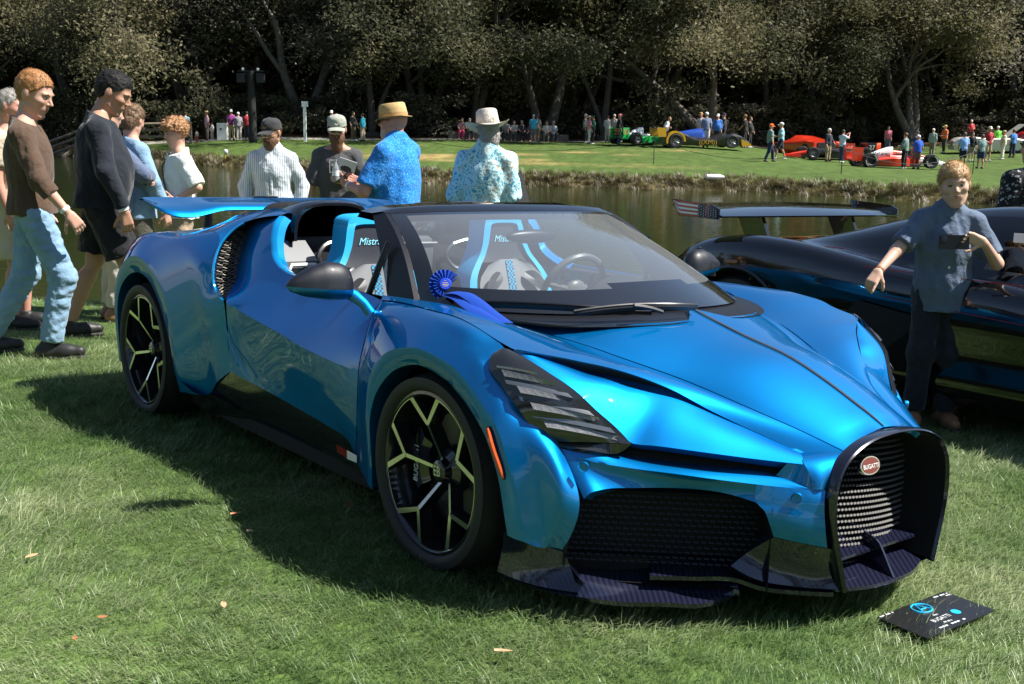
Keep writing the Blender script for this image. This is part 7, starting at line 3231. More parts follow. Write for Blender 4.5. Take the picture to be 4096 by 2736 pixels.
def formula(at, rz, label, col, sc=1.0, num=None, word=None, numcol=None):
    """col: nose, nose_tip, cover, pods, wing, plate"""
    root = empty('racing_car', (at[0], at[1], float(height(at[0], at[1])) + .02), R(rz))
    root.scale = (sc, sc, sc)
    tag(root, label, 'racing car', 'racing cars on the far lawn')
    M = {k: paint('race_' + v[0], v[1]) for k, v in col.items()}

    def tubs(name, secs, m):
        mb = MB()
        G = []
        for x, hw, z0, z1, e in secs:
            G.append([(x, hw * math.copysign(abs(math.cos(w)) ** e, math.cos(w)), (z0 + z1) / 2 + (z1 - z0) / 2 * math.copysign(abs(math.sin(w)) ** e, math.sin(w))) for w in np.linspace(0, 2 * math.pi, 17)[:-1]])
        mb.grid(np.array(G), closed=True)
        mb.add(G[0], [tuple(range(16))])
        mb.add(G[-1], [tuple(range(15, -1, -1))])
        return mb.build(name, m, root, angle=45, recalc=True)
    tubs('nose', [(2.75, .05, .17, .25, .9), (2.4, .10, .17, .34, .8), (1.7, .15, .18, .46, .7), (1.25, .19, .14, .54, .6)], M['nose_tip'])
    tubs('monocoque', [(1.26, .19, .14, .542, .6), (.7, .25, .10, .60, .55), (.15, .30, .10, .60, .5), (-.2, .3, .1, .62, .5)], M['nose'])
    cv = tubs('engine_cover', [(-.02, .12, .55, .98, .8), (-.25, .17, .42, .96, .8), (-.7, .18, .32, .82, .8), (-1.2, .14, .28, .60, .8), (-1.6, .08, .28, .42, .8)], M['cover'])
    for s in (-1, 1):
        mb = MB()
        G = []
        for x, y1, z1 in ((.62, .62, .40), (.45, .70, .50), (-.3, .72, .50), (-.8, .62, .42), (-1.25, .36, .32)):
            G.append([(x, s * .2, .10), (x, s * y1, .10), (x, s * (y1 + .01), z1 - .06), (x, s * (y1 - .05), z1), (x, s * .2, z1 + .03)])
        mb.grid(np.array(G))
        mb.add(G[0], [(0, 1, 2, 3, 4)])
        mb.build('sidepod', M['pods'], root, angle=40, recalc=True)
    mb = MB()
    mb.box((0, 0, .075), (3.2, 1.3, .03))
    mb.build('floor_plank', M_BLACK, root, smooth=False)
    mb = MB()
    for s in (-1, 1):
        mb.box((2.45, s * .42, .13), (.34, .64, .025))
        mb.box((2.42, s * .75, .19), (.46, .02, .17))
        mb.box((2.46, s * .06, .17), (.10, .02, .10))
    mb.build('front_wing', M['wing'], root, smooth=False)
    mb = MB()
    mb.box((-1.90, 0, .86), (.34, 1.0, .03))
    mb.box((-1.95, 0, .74), (.26, 1.0, .03))
    mb.box((-1.88, 0, .40), (.20, .98, .02))
    mb.tube([(-1.75, 0, .3), (-1.85, 0, .74)], .03, 6)
    rw = mb.build('rear_wing', M['wing'], root, smooth=False)
    for s in (-1, 1):
        mb = MB()
        mb.box((-1.90, s * .51, .62), (.52, .02, .62))
        mb.build('endplate', M['plate'], rw, smooth=False)
    mb = MB()
    for x, yo in ((1.55, .66), (-1.4, .62)):
        for s in (-1, 1):
            for dx, z in ((.28, .22), (-.28, .22), (.2, .42), (-.2, .42)):
                mb.tube([(x + dx, s * .15, z), (x, s * yo, .33)], .014, 4)
    mb.build('suspension', M_BLACK, root)
    mb = MB()
    mb.sphere((.34, 0, .62), (.30, .20, .05), 14, 6)
    mb.build('cockpit_opening', M_VOID, root)
    for x, y, r_, w in ((1.55, .80, .33, .32), (-1.40, .78, .34, .38)):
        for s in (-1, 1):
            race_wheel(root, x, s * y, r_, w, M_ALU if not word else M_BLACK, letter=bool(word))
    if word:
        text('cover_lettering', word, .24, frame_m((-.62, -.186, .64), (1, 0, 0), (0, .1, 1)), M_BLACK, cv, extrude=.004)
    if num:
        for s in (-1, 1):
            text('race_number', num, .34, frame_m((-1.90, s * .524, .66), (-s, 0, 0), (0, 0, 1)), numcol, rw, extrude=.004)
        text('race_number', num, .42, frame_m((-2.10, 0, .66), (0, -1, 0), (0, 0, 1)), numcol, rw, extrude=.004)
        text('race_number', num, .30, frame_m((1.0, -.235, .36), (1, 0, 0), (0, .05, 1)), numcol, cv, extrude=.004)
    return root


RW = ('signal_red', (.62, .035, .012))
WH = ('white', (.74, .74, .74))
GR = ('kelly_green', (.01, .28, .06))
BK = ('black', (.012, .012, .014))
OR = ('orange_red', (.66, .085, .018))
formula((18.2, 53.6), 6, 'white and red open-wheel racing car with bold lettering on its engine cover', dict(nose=RW, nose_tip=WH, cover=WH, pods=RW, wing=WH, plate=RW), 1.02, None, 'McLaren')
formula((7.25, 63.6), 42, 'green and white open-wheel racing car showing its rear wing and number 27', dict(nose=WH, nose_tip=WH, cover=WH, pods=GR, wing=GR, plate=GR), 1.0, '27', None, mat('race_orange', (.75, .12, .02), .4))
formula((20.3, 61.8), 4, 'orange-red open-wheel racing car numbered 10 behind the white-red car', dict(nose=OR, nose_tip=OR, cover=OR, pods=RW, wing=RW, plate=RW), 1.0, '10', None, M_WHITE)
formula((17.7, 61.5), 186, 'black and red open-wheel racing car numbered 27', dict(nose=BK, nose_tip=RW, cover=RW, pods=BK, wing=RW, plate=BK), 1.0, '27', None, M_WHITE)


def body_shell(root, name, secs, m, n=44):
    """lofted closed body: rows of (x, half width, fender z, centre z)"""
    A = np.array(secs, float)
    X = np.linspace(A[0, 0], A[-1, 0], n)
    W, F_, C_ = (np.interp(X, A[:, 0], A[:, k]) for k in (1, 2, 3))
    G = []
    for x, w, zf, zc in zip(X, W, F_, C_):
        row = [(x, y * w, z) for y, z in ((-.92, .12), (-1, .3), (-.99, zf - .08), (-.90, zf), (-.62, zf * .5 + zc * .5), (-.4, zc), (0, zc + .02))]
        row = row + [(x_, -y, z) for x_, y, z in row[-2::-1]]
        G.append(row)
    mb = MB()
    mb.grid(np.array(G).transpose(1, 0, 2))
    mb.add(G[0], [tuple(range(13))])
    mb.add(G[-1], [tuple(range(12, -1, -1))])
    return mb.build(name, m, root, angle=40, recalc=True)


# sports prototype
pr = empty('prototype_racer', (10.15, 61.4, float(height(10.15, 61.4)) + .02), R(6))
pr.scale = (1.08, 1.08, 1.0)
tag(pr, 'low black prototype racer with blue engine cover and yellow rear fender', 'racing car', 'racing cars on the far lawn')
body_shell(pr, 'body', [(-2.2, .9, .62, .55), (-1.5, .98, .82, .62), (-1.0, .98, .74, .66), (-.4, .95, .50, .60), (.6, .95, .48, .55), (1.0, .97, .66, .5), (1.45, .98, .80, .46), (1.9, .97, .66, .36), (2.4, .92, .32, .22)], paint('race_black', (.012, .012, .014)))
mb = MB()
G = []
for x, hw, z0, z1 in ((.25, .12, .6, .82), (.1, .26, .55, 1.05), (-.4, .3, .55, .98), (-1.2, .22, .55, .82), (-1.9, .1, .5, .62)):
    G.append([(x, hw * math.cos(w), z0 + (z1 - z0) * math.sin(w)) for w in np.linspace(0, math.pi, 11)])
mb.grid(np.array(G))
mb.build('engine_cover', paint('proto_blue', (.012, .055, .30)), pr, recalc=True)
for s in (-1, 1):
    mb = MB()
    a = np.linspace(-.1, math.pi + .35, 16)
    mb.grid(np.array([[(-1.45 + rr * math.cos(t), s * y, .36 + rr * math.sin(t)) for t in a] for rr, y in ((.40, 1.0), (.50, 1.0), (.52, .75))]))
    mb.build('rear_fender', paint('proto_yellow', (.62, .33, .01)), pr, recalc=True)
    mb = MB()
    mb.prism([(-2.35, .55), (-1.95, .55), (-1.95, 1.02), (-2.4, 1.06)], s * .9, s * .92, 'Y')
    mb.build('wing_endplate', paint('proto_yellow'), pr, smooth=False, recalc=True)
    for x, r_ in ((-1.45, .355), (1.45, .345)):
        race_wheel(pr, x, s * .87, r_, .30, M_ALU, spokes=9)
mb = MB()
mb.box((-2.15, 0, 1.03), (.38, 1.8, .03))
mb.build('rear_wing', paint('proto_blue'), pr, smooth=False)
mb = MB()
mb.prism([(1.95, .12), (2.45, .12), (2.42, .24), (1.9, .5)], -.985, -.975, 'Y')
mb.build('nose_flash', paint('proto_yellow'), pr, smooth=False, recalc=True)
text('sponsor_lettering', '((XM))', .34, frame_m((.2, -.965, .30), (1, 0, 0), (0, 0, 1)), mat('gold_letters', (.55, .32, .03), .4), pr, extrude=.004)

# red closed racer seen from behind
rr_ = empty('red_racer', (17.0, 65.4, float(height(17.0, 65.4)) + .02), R(112))
tag(rr_, 'low red closed racing car seen from behind with dark tail opening', 'racing car', 'racing cars on the far lawn')
body_shell(rr_, 'body', [(-2.1, .9, .78, .80), (-1.4, .97, .86, .90), (-.3, .93, .78, 1.08), (.4, .92, .76, 1.10), (1.1, .95, .74, .80), (1.7, .95, .66, .62), (2.2, .85, .45, .42)], paint('race_signal_red', (.62, .035, .012)))
mb = MB()
mb.box((-2.12, 0, .48), (.03, 1.3, .48))
mb.build('tail_opening', M_VOID, rr_, smooth=False)
for s in (-1, 1):
    for x in (-1.35, 1.4):
        race_wheel(rr_, x, s * .84, .33, .27, M_ALU)


def classic(at, rz, label, c, open_hood=True):
    root = empty('classic_car', (at[0], at[1], float(height(at[0], at[1])) + .02), R(rz))
    tag(root, label, 'car', 'classic cars near the oaks')
    m = paint('classic_' + c[0], c[1])
    body_shell(root, 'body', [(-2.2, .72, .62, .66), (-1.9, .86, .84, .86), (-1.2, .90, .92, .92), (-.5, .88, .86, .88), (.5, .88, .86, .88), (1.2, .90, .88, .92), (1.9, .86, .78, .80), (2.2, .74, .60, .62)], m)
    mb = MB()
    G = np.array([[(x, y, z) for y in np.linspace(-.62, .62, 7)] for x, z in ((.62, 1.30), (.45, 1.18), (.30, .95))])
    mb.grid(G)
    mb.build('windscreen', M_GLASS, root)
    mb = MB()
    mb.box((-.25, 0, .90), (.9, 1.3, .06))
    mb.build('cockpit_opening', M_VOID, root, smooth=False)
    mb = MB()
    mb.tube([(2.22, -.7, .45), (2.28, 0, .45), (2.22, .7, .45)], .05, 8)
    mb.tube([(-2.22, -.7, .45), (-2.28, 0, .45), (-2.22, .7, .45)], .05, 8)
    mb.build('bumper', M_CHROME, root)
    if open_hood:
        mb = MB()
        mb.box((1.25, 0, 1.30), (1.25, 1.35, .04), rot=Matrix.Rotation(R(-38), 3, 'Y'))
        mb.build('raised_hood', m, root, smooth=False)
    for s in (-1, 1):
        for x in (-1.35, 1.38):
            race_wheel(root, x, s * .78, .34, .2, M_CHROME)
    return root


classic((28.4, 66.6), -8, 'white classic convertible with raised hood and bright wheels', ('white', (.66, .63, .56)))
classic((34.5, 71.5), -15, 'red classic convertible with raised hood beyond the white one', ('red', (.50, .02, .02)))

# ================================================================ people across the pond
FAR = [
    (-18.5, 66.85, 1.71, 200, 'C9A0A8', '7A6A60', 0, 'hat:C8B48A', 'woman in pale pink top and sun hat beside the white box'),
    (-18.04, 66.24, 1.04, 180, 'D8CFCB', 'B9A7A0', 0, 'hair:3A2A1E', 'small child in pale clothes beside the white box'),
    (-16.69, 65.43, 1.75, -60, '8A3B7E', 'B8A27E', 0, 'cap:E8E8E4', 'man in purple shirt and beige trousers near the light pole'),
    (-16.21, 65.23, 1.59, 120, '8C8A92', 'A7A39C', 0, 'cap:E4E4E8', 'person in grey shirt and white cap near the light pole'),
    (-15.62, 64.82, 1.63, 90, 'A8333A', '3A3A40', 0, 'hair:2A211B', 'person in red shirt half behind the light pole'),
    (-21.89, 69.72, 1.86, -30, '23262E', 'C9C2B4', 1, 'cap:F0F0EE', 'man in black shirt, pale shorts and white cap by the fence'),
    (-22.23, 69.51, 1.58, 30, 'B5A99B', '6B6258', 0, 'hat:B99862', 'person in tan top and straw hat by the fence'),
    (-19.54, 66.01, 1.76, 90, '9FC4CC', '22304A', 0, 'hair:3B3027', 'man in pale blue jacket and navy trousers on the far lawn'),
    (-18.84, 65.8, 0.7, 150, 'C7B8B0', '8E3F4A', 0, 'hair:4A3A2E', 'toddler in cream top on the far path'),
    (-28.06, 78.56, 1.56, 0, '6E737C', '33363C', 0, 'hair:2A2622', 'person in grey leaning at the wooden rail fence'),
    (-10.55, 64.0, 1.76, -90, '8B9088', '5A5650', 0, 'cap:ECECE8', 'person in a white cap behind the bearded man'),
    (-9.38, 64.42, 1.67, -20, '2E2F2C', '6F6046', 0, 'hair:4B4038', 'man in dark vest and khaki trousers on the far path'),
    (-8.79, 64.22, 1.56, 160, '2F9FB8', 'C3B092', 0, 'hair:2F2620', 'woman in turquoise top and beige trousers on the far path'),
    (1.05, 64.84, 1.6, 100, '3F9FC0', '6D6A66', 1, 'cap:7F8890', 'man in turquoise polo and grey shorts on the far path'),
    (1.28, 65.26, 1.56, 80, '9A8F88', '8A7A66', 1, 'hair:5A4C40', 'person just behind the turquoise polo on the far path'),
    (4.11, 65.46, 1.67, 0, '8F8C86', '24262A', 0, 'hair:C9C2B6', 'grey-haired person in taupe top left of the green racing car'),
    (4.25, 64.03, 1.58, 20, 'C27F8C', 'CFC8BC', 0, 'hat:C9B79A', 'woman in pink top and white trousers left of the green racing car'),
    (4.48, 64.03, 1.61, 180, '1F5A4C', '17181A', 0, 'hair:3A4A44', 'person in dark green jacket and black trousers on the far lawn'),
    (5.51, 66.49, 1.56, 90, 'C4C0BA', 'B9B2A6', 0, 'hair:6A5A4C', 'person in white shirt beside the green racing car'),
    (5.82, 65.87, 1.65, 60, 'A39A90', '9C9288', 0, 'cap:D8D2C8', 'tall person in beige cap beside the green racing car'),
    (5.85, 62.8, 1.73, 10, '16171C', '3E5C86', 0, 'cap:D8707C', 'person in black top, blue jeans and pink cap by the green car'),
    (8.44, 62.8, 1.58, -20, 'E6E4E0', '2A2A2E', 0, 'hair:8C7355', 'person in white shirt leaning over the cars holding a paper'),
    (10.54, 63.41, 1.89, -120, 'B9B4AE', '6D665E', 0, 'hair:B08A55', 'blond person behind the blue prototype racer'),
    (10.65, 62.18, 1.92, 95, '76809A', 'CFC9BC', 1, 'cap:EFEFEC', 'man in grey-blue polo, white shorts and white cap before the prototype'),
    (11.67, 64.42, 1.85, -100, '3A6FB8', '33363E', 0, 'cap:E8E8E8', 'person in blue shirt and white cap behind the prototype'),
    (12.12, 64.83, 1.91, 170, '2A2C34', '26282C', 0, 'cap:2A2E3C', 'person in dark jacket and navy cap behind the prototype'),
    (13.59, 66.05, 1.92, 150, '24201E', '191A1C', 0, 'hair:7A5A38', 'woman in black at the nose of the prototype'),
    (13.97, 66.45, 1.83, -30, '30302E', '202022', 0, 'hair:54402C', 'person in dark clothes carrying a white tote bag'),
    (11.48, 50.08, 1.66, 8, '6E8A86', '22304A', 0, 'cap:F06A22', 'walker in sage shirt, jeans and bright orange cap'),
    (12.65, 52.94, 1.71, 170, '8FC0CC', '20293A', 1, 'cap:D9DDE0', 'walker in pale aqua shirt and white cap'),
    (16.79, 59.61, 1.74, -50, '232838', 'A08E70', 0, 'hair:D9D6D0', 'white-haired man in navy shirt and khaki trousers by the red car'),
    (17.3, 58.79, 1.71, 40, 'C4CCDC', '34466A', 0, 'hair:2B2622', 'man in white shirt and jeans raising a phone to the race cars'),
    (23.46, 70.09, 1.56, -100, 'D0707E', '5A6478', 0, 'hair:6A4A3A', 'man in pink shirt behind the orange airbox car'),
    (18.34, 52.26, 1.67, 140, '6F8480', '15161A', 0, 'hair:6A4632', 'woman in grey-green top and black trousers before the white-red car'),
    (21.6, 59.81, 1.69, 120, '2F3F5C', '5A5A5A', 0, 'cap:3E4A5A', 'person in dark blue behind the royal blue T-shirt'),
    (19.38, 53.48, 1.6, 100, '2A5CC0', '6C6250', 1, 'cap:E6E6EA', 'man in royal blue T-shirt and khaki shorts before the white-red car'),
    (24.52, 65.38, 1.56, 60, '8FA39A', '7F7768', 0, 'cap:DADAD6', 'person in pale green shirt beyond the white-red car'),
    (26.0, 67.44, 1.64, -160, 'D8703A', '3C4038', 0, 'hat:D8C27A', 'man in orange shirt and straw hat near the white classic car'),
    (22.49, 55.72, 1.76, 95, '7FA8DC', '1E2430', 1, 'hair:5A4A40', 'man in light blue polo and dark shorts at the white nose cone'),
    (24.9, 60.66, 1.56, -80, '1C1C22', '8A8074', 1, 'hair:241E1A', 'man in black polo and grey shorts beyond the nose cone'),
    (23.13, 55.11, 1.67, 100, '7C9694', '26345A', 1, 'hair:4E463E', 'man in sage T-shirt and navy shorts at the nose cone'),
    (25.55, 60.05, 1.84, -70, 'A8303A', '9A8C74', 1, 'cap:E6DFCC', 'man in crimson shirt with hands on hips by the white classic'),
    (28.58, 66.03, 1.56, 90, '7ACC4A', '4A4A44', 0, 'cap:DCDCC8', 'person in lime green shirt behind the white classic'),
    (26.9, 61.29, 1.56, 170, 'D6CDB4', 'E0D8C4', 0, 'hat:D8C89A', 'person in cream clothes and straw hat right of the white classic'),
    (27.98, 62.53, 1.56, 110, '4F86D0', '2A3448', 0, 'hair:5A4030', 'man in blue shirt holding papers right of the white classic'),
    (30.57, 74.88, 1.56, -90, 'D04A50', '55504A', 0, 'cap:E8DCC4', 'person in red shirt and pale cap behind the raised white hood'),
]



def hexc(h):
    return rgb(h)[:3]


SKF = [SK_PALE, SK_PINK, SK_TAN]
rp_ = np.random.default_rng(3)
for k, (X, Y, H, fa, sh, tr, short, hd, lab) in enumerate(FAR):
    p = Person('person', (X, Y, float(height(X, Y)) + .01), R(fa), H, lab, group='spectators across the pond', fat=float(rp_.uniform(.95, 1.15)), res=.026)
    st = .22 if 'walk' in lab else rp_.uniform(.0, .08)
    p.pose(ankL=(st, .1, .085), kneL=(st * .7 + .02, .095, .5), ankR=(-st * 1.1, -.1, .085), kneR=(-st * .3, -.095, .5))
    m_ = k % 4
    if 'raising' in lab:
        p.pose(elbR=(.2, -.23, 1.30), wriR=(.42, -.12, 1.52), elbL=(.2, .23, 1.28), wriL=(.42, .05, 1.50))
    elif 'hips' in lab:
        p.pose(elbL=(-.10, .36, 1.15), wriL=(.05, .19, 1.02), elbR=(-.10, -.36, 1.15), wriR=(.05, -.19, 1.02))
    elif m_ == 1:
        p.pose(elbR=(.05, -.23, 1.12), wriR=(.27, -.16, 1.12), elbL=(.05, .23, 1.12), wriL=(.26, .10, 1.08))
    elif m_ == 2:
        p.pose(elbL=(.08, .22, 1.12), wriL=(.25, .15, 1.0))
    elif m_ == 3:
        p.pose(elbR=(-.08, -.22, 1.12), wriR=(-.02, -.22, .88), elbL=(.10, .22, 1.13), wriL=(.18, .22, .90))
    if 'leaning' in lab:
        p.lean = .35
    p.skeleton()
    for d in 'LR':
        w = p.j('wri' + d)
        v = w - p.j('elb' + d)
        p.S.cone(w, w + v / np.linalg.norm(v) * .13, .034, .028)
    p.build(SKF[k % 3], .026)
    p.shirt(cloth_mat('far_cloth_' + sh, hexc(sh)), .8 if k % 3 else 1.7, .86, .022, k, .004, 24, res=.03)
    p.trousers(cloth_mat('far_cloth_' + tr, hexc(tr)), .95 if short else 1.95, .018, k, .004, 24, res=.03, name='shorts' if short else 'trousers')
    kind, hc_ = hd.split(':')
    if kind == 'hair':
        S = Sdf()
        S.ell(p.HP(-.012, 0, .03), np.array([.108, .088, .10]) * p.s, p.Rh)
        p.cloth('hair', S, mat('far_hair_' + hc_, hexc(hc_), .6), [(p.HP(.045, 0, .02), p.Rh @ np.array([1, 0, -.8]))], .004, None, .022)
    elif kind == 'cap':
        cap(p, cloth_mat('far_cap_' + hc_, hexc(hc_)))
    else:
        brim_hat(p, cloth_mat('far_hat_' + hc_, hexc(hc_)), M_BLACK, .10, .07, .02)
    for d in 'LR':
        an = p.j('ank' + d)
        mb = MB()
        mb.sphere(an + np.array([.05, 0, -.04]), (.13, .05, .045), 8, 6)
        mb.build('shoe', M_WHITE if k % 2 else C_SHOE, p.o)

# people sitting along the path
SEAT = [(1054, 'C08A8E', 'B03A5A', 'woman in pink trousers sitting at the far path'), (1073, '6A7A70', '4A4A48', 'person in sage top sitting beside the pink trousers'),
        (1150, '8A8A84', '3A3A3E', 'person in grey sitting left in the row under the oaks'), (1170, 'B0A8A0', '5A5048', 'person in beige sitting in the row under the oaks'),
        (1190, '3A3A40', '2A2A2E', 'person in black sitting in the row under the oaks'), (1207, '70606A', '4A444A', 'person in mauve sitting next to the turquoise polo'),
        (1243, 'C4BEB4', '6A6258', 'person in cream sitting right of the turquoise polo'), (1260, '9AA0A8', '4A5058', 'person in pale blue-grey sitting at the end of the row')]
for k, (px, sh, tr, lab) in enumerate(SEAT):
    Y = 66.6
    X = (px - 1173.5) / 2507 * (Y * 1.01)
    p = Person('person', (X, Y, float(height(X, Y)) - .02), R(-95 + 25 * math.sin(k * 2.1)), 1.70, lab, group='people sitting along the far path', res=.026)
    dz = -.47
    for n_ in ('pel', 'chest', 'neck', 'head', 'hipL', 'hipR', 'shoL', 'shoR', 'elbL', 'elbR', 'wriL', 'wriR'):
        q = p.J[n_]
        p.J[n_] = (q[0] - .2, q[1], q[2] + dz)
    p.pose(kneL=(.22, .12, .50), kneR=(.22, -.12, .50), ankL=(.25, .12, .085), ankR=(.18, -.12, .085), wriL=(.05, .10, .62), wriR=(.05, -.10, .62), elbL=(-.12, .24, .70), elbR=(-.12, -.24, .70))
    p.hpit = R(10)
    p.skeleton()
    p.build(SKF[k % 3], .026)
    p.shirt(cloth_mat('far_cloth_' + sh, hexc(sh)), .9, .40, .02, k, .004, 24, res=.03)
    p.trousers(cloth_mat('far_cloth_' + tr, hexc(tr)), 1.9, .016, k, .004, 24, top=.60, res=.03)
    S = Sdf()
    S.ell(p.HP(-.012, 0, .03), np.array([.108, .088, .10]) * p.s, p.Rh)
    p.cloth('hair', S, [H_BROWN, H_GREY, H_BLACK][k % 3], [(p.HP(.045, 0, .02), p.Rh @ np.array([1, 0, -.8]))], .004, None, .022)
# the low wall they sit on
mb = MB()
for x0, x1 in ((-4.0, 3.2), ):
    G = [[(x, y, float(height(x, 66.8)) + z) for x in np.linspace(x0, x1, 12)] for y, z in ((66.65, -.1), (66.65, .40), (67.05, .42), (67.05, -.1))]
    mb.grid(np.array(G))
tag(mb.build('low_wall', mat('timber_edge', (.10, .085, .07), .9, noise=(4, (.16, .14, .11), .7)), smooth=False), 'low timber edging wall people sit on beside the far path', 'wall')

# ================================================================ small things
# display plate in the grass before the grille (corners in car frame)
PL, PT, PR = (np.array(v) for v in ((2.532,-0.094,0.026), (2.543,0.269,0.032), (2.719,0.258,0.030)))
ex = Vector(PT - PL)
ey = Vector(PT - PR)
W_, H_ = ex.length, ey.length
org = Vector((PL + PR) / 2)
PM = CARM @ frame_m(org, ex, ey)
plate = empty('display_plate', mw=PM)
tag(plate, 'black display plate with emblem and white lettering lying in the grass', 'sign')
mb = MB()
mb.box((0, 0, 0), (W_, H_, .004))
mb.build('board', mat('plate_black', (.012, .013, .014), .35, coat=.2), plate, smooth=False)
M_PW = mat('plate_white', (.60, .61, .62), .5)
M_PC = mat('plate_cyan', (.01, .38, .66), .5)


def ploc(v):
    q = Vector(v) - org
    return (q.dot(ex.normalized()), q.dot((ey - ex * ey.dot(ex) / ex.length_squared).normalized()))


c = ploc((2.654,0.061,0.029))
text('plate_lettering', 'BUGATTI', .024, Matrix.Translation((c[0], c[1], .0028)), M_PW, plate, sx=.92)
c = ploc((2.577,0.077,0.029))
mb = MB()
mb.tube([(c[0] + .036 * math.cos(w), c[1] + .030 * math.sin(w), .003) for w in np.linspace(0, 2 * math.pi, 33)], .0032, 6, caps=False)
mb.tube([(c[0] - .024, c[1] - .024, .003), (c[0], c[1] + .026, .003), (c[0] + .024, c[1] - .024, .003)], .0032, 6)
mb.tube([(c[0] - .014, c[1] - .006, .003), (c[0] + .014, c[1] - .006, .003)], .0028, 6)
mb.build('plate_emblem', M_PC, plate)
c = ploc((2.654,0.145,0.029))
mb = MB()
mb.add([(c[0] + .016 * math.cos(w), c[1] + .016 * math.sin(w), .0030) for w in np.linspace(0, 2 * math.pi, 25)[:-1]], [tuple(range(24))])
mb.build('plate_dot', M_PC, plate, smooth=False)
mb = MB()
LN = [((2.538,-0.088,0.029), (2.541,-0.022,0.029)), ((2.628,0.060,0.029), (2.631,0.080,0.029)), ((2.675,0.041,0.029), (2.680,0.078,0.029)), ((2.690,-0.008,0.029), (2.699,0.124,0.029)), ((2.552,0.187,0.031), (2.558,0.259,0.031)), ((2.567,0.235,0.031), (2.569,0.260,0.031))]
for a, b in LN:
    a, b = ploc(a), ploc(b)
    n = 9
    for k in range(n):
        if k % 4 == 3:
            continue
        t0, t1 = k / n, (k + .8) / n
        mb.box((a[0] + (b[0] - a[0]) * (t0 + t1) / 2, a[1] + (b[1] - a[1]) * (t0 + t1) / 2, .0026), (abs(b[0] - a[0]) * (t1 - t0), .0062, .0008))
mb.build('plate_small_print', M_PW, plate, smooth=False)

# rosette with ribbons on the windscreen base
RO = Vector((0.979,-0.665,0.921))
ros = empty('award_rosette', mw=CARM @ frame_m(RO, (.45, .89, .02), (-.35, .12, .93)))
tag(ros, 'royal blue pleated award rosette with ribbons tucked under the wiper', 'rosette')
M_SAT = mat('blue_satin', (.006, .050, .34), .6)
mb = MB()
n = 44
for r0, r1, zb in ((.026, .060, 0), (.022, .046, .008)):
    G = []
    for rr in np.linspace(r0, r1, 4):
        G.append([(rr * math.cos(2 * math.pi * j / n), rr * math.sin(2 * math.pi * j / n), zb + (.007 if j % 2 else -.004) * (rr / r1) ** .8) for j in range(n)])
    mb.grid(np.array(G), closed=True)
mb.build('pleats', M_SAT, ros, smooth=False)
mb = MB()
mb.lathe([(0, .016), (.020, .016), (.024, .013), (.024, .004)], 28)
cb_ = mb.build('centre_button', mat('blue_print', (.010, .045, .45), .35), ros)
mb = MB()
for k, (w, y) in enumerate(((.020, .004), (.026, -.002), (.018, -.008))):
    mb.box((0, y, .0166), (w, .0022, .0006))
mb.tube([(-.004, .010, .0166), (0, .014, .0166), (.004, .010, .0166)], .0012, 4)
mb.build('gold_print', mat('button_gold', (.45, .38, .20), .4), cb_, smooth=False)
for k, pts in enumerate(([(1.028,-0.675,0.880), (1.129,-0.690,0.879), (1.227,-0.705,0.859), (1.337,-0.720,0.836), (1.433,-0.725,0.823)],
                         [(1.027,-0.680,0.876), (1.127,-0.705,0.861), (1.232,-0.735,0.842), (1.334,-0.750,0.832), (1.410,-0.742,0.822)])):
    P = crom(pts, 16)
    up = np.stack([np.zeros(16), np.zeros(16), .014 + .02 * np.sin(np.linspace(0, 3.1, 16))], 1)
    side = np.array([.020, .018, .004])
    mb = MB()
    mb.grid(np.stack([P + up - side, P + up + np.array([0, 0, .006]), P + up + side]))
    o = mb.build('ribbon', M_SAT, None, angle=60)
    o.parent = ros
    o.matrix_basis = frame_m(RO, (.45, .89, .02), (-.35, .12, .93)).inverted()

# fallen leaves
LF = MB()
G = []
for t in np.linspace(0, 1, 6):
    w = .016 * math.sin(math.pi * min(t * .95 + .03, 1)) ** .8
    G.append([(-.04 + .08 * t, -w, .006 + .010 * t), (-.04 + .08 * t, 0, .002 + .006 * math.sin(t * 3)), (-.04 + .08 * t, w, .008)])
LF.grid(np.array(G))
lm = [LF.data('fallen_leaf', mat('leaf_rust', (.34, .12, .05), .6, noise=(30, (.45, .22, .10), .7))), LF.data('fallen_leaf', mat('leaf_tan', (.42, .25, .14), .6, noise=(30, (.55, .36, .2), .7)))]
for k, (q, lab) in enumerate((((1.236,-2.031,0.030), 'broad tan fallen leaf on the sunlit lawn'), ((1.347,-1.709,0.030), 'small rust leaf on the sunlit lawn left of the shadow'), ((0.563,-1.313,0.030), 'rust leaf lying in the car shadow'),
                              ((0.768,-1.356,0.030), 'second rust leaf lying deeper in the car shadow'), ((0.712,-0.928,0.040), 'pale curled leaf upright near the front wheel'), ((2.083,-1.202,0.030), 'orange-tan leaf in the foreground grass'),
                              ((1.337,-2.140,0.030), 'faded leaf at the lower left of the lawn'), ((0.609,-2.064,0.030), 'thin brown leaf at the lawn edge'))):
    o = obj('fallen_leaf', lm[k % 2])
    s = .42 + .14 * (k % 3)
    o.matrix_world = Matrix.Translation(CARM @ Vector(q)) @ Matrix.Rotation(k * 1.9, 4, 'Z') @ Matrix.Rotation(.25 if k != 4 else 1.2, 4, 'X') @ Matrix.Scale(s, 4)
    tag(o, lab, 'leaf', 'fallen leaves on the lawn')

# light pole with speakers, white post, white box, fence, rope stakes, chairs
def zt(X, Y):
    return float(height(X, Y))


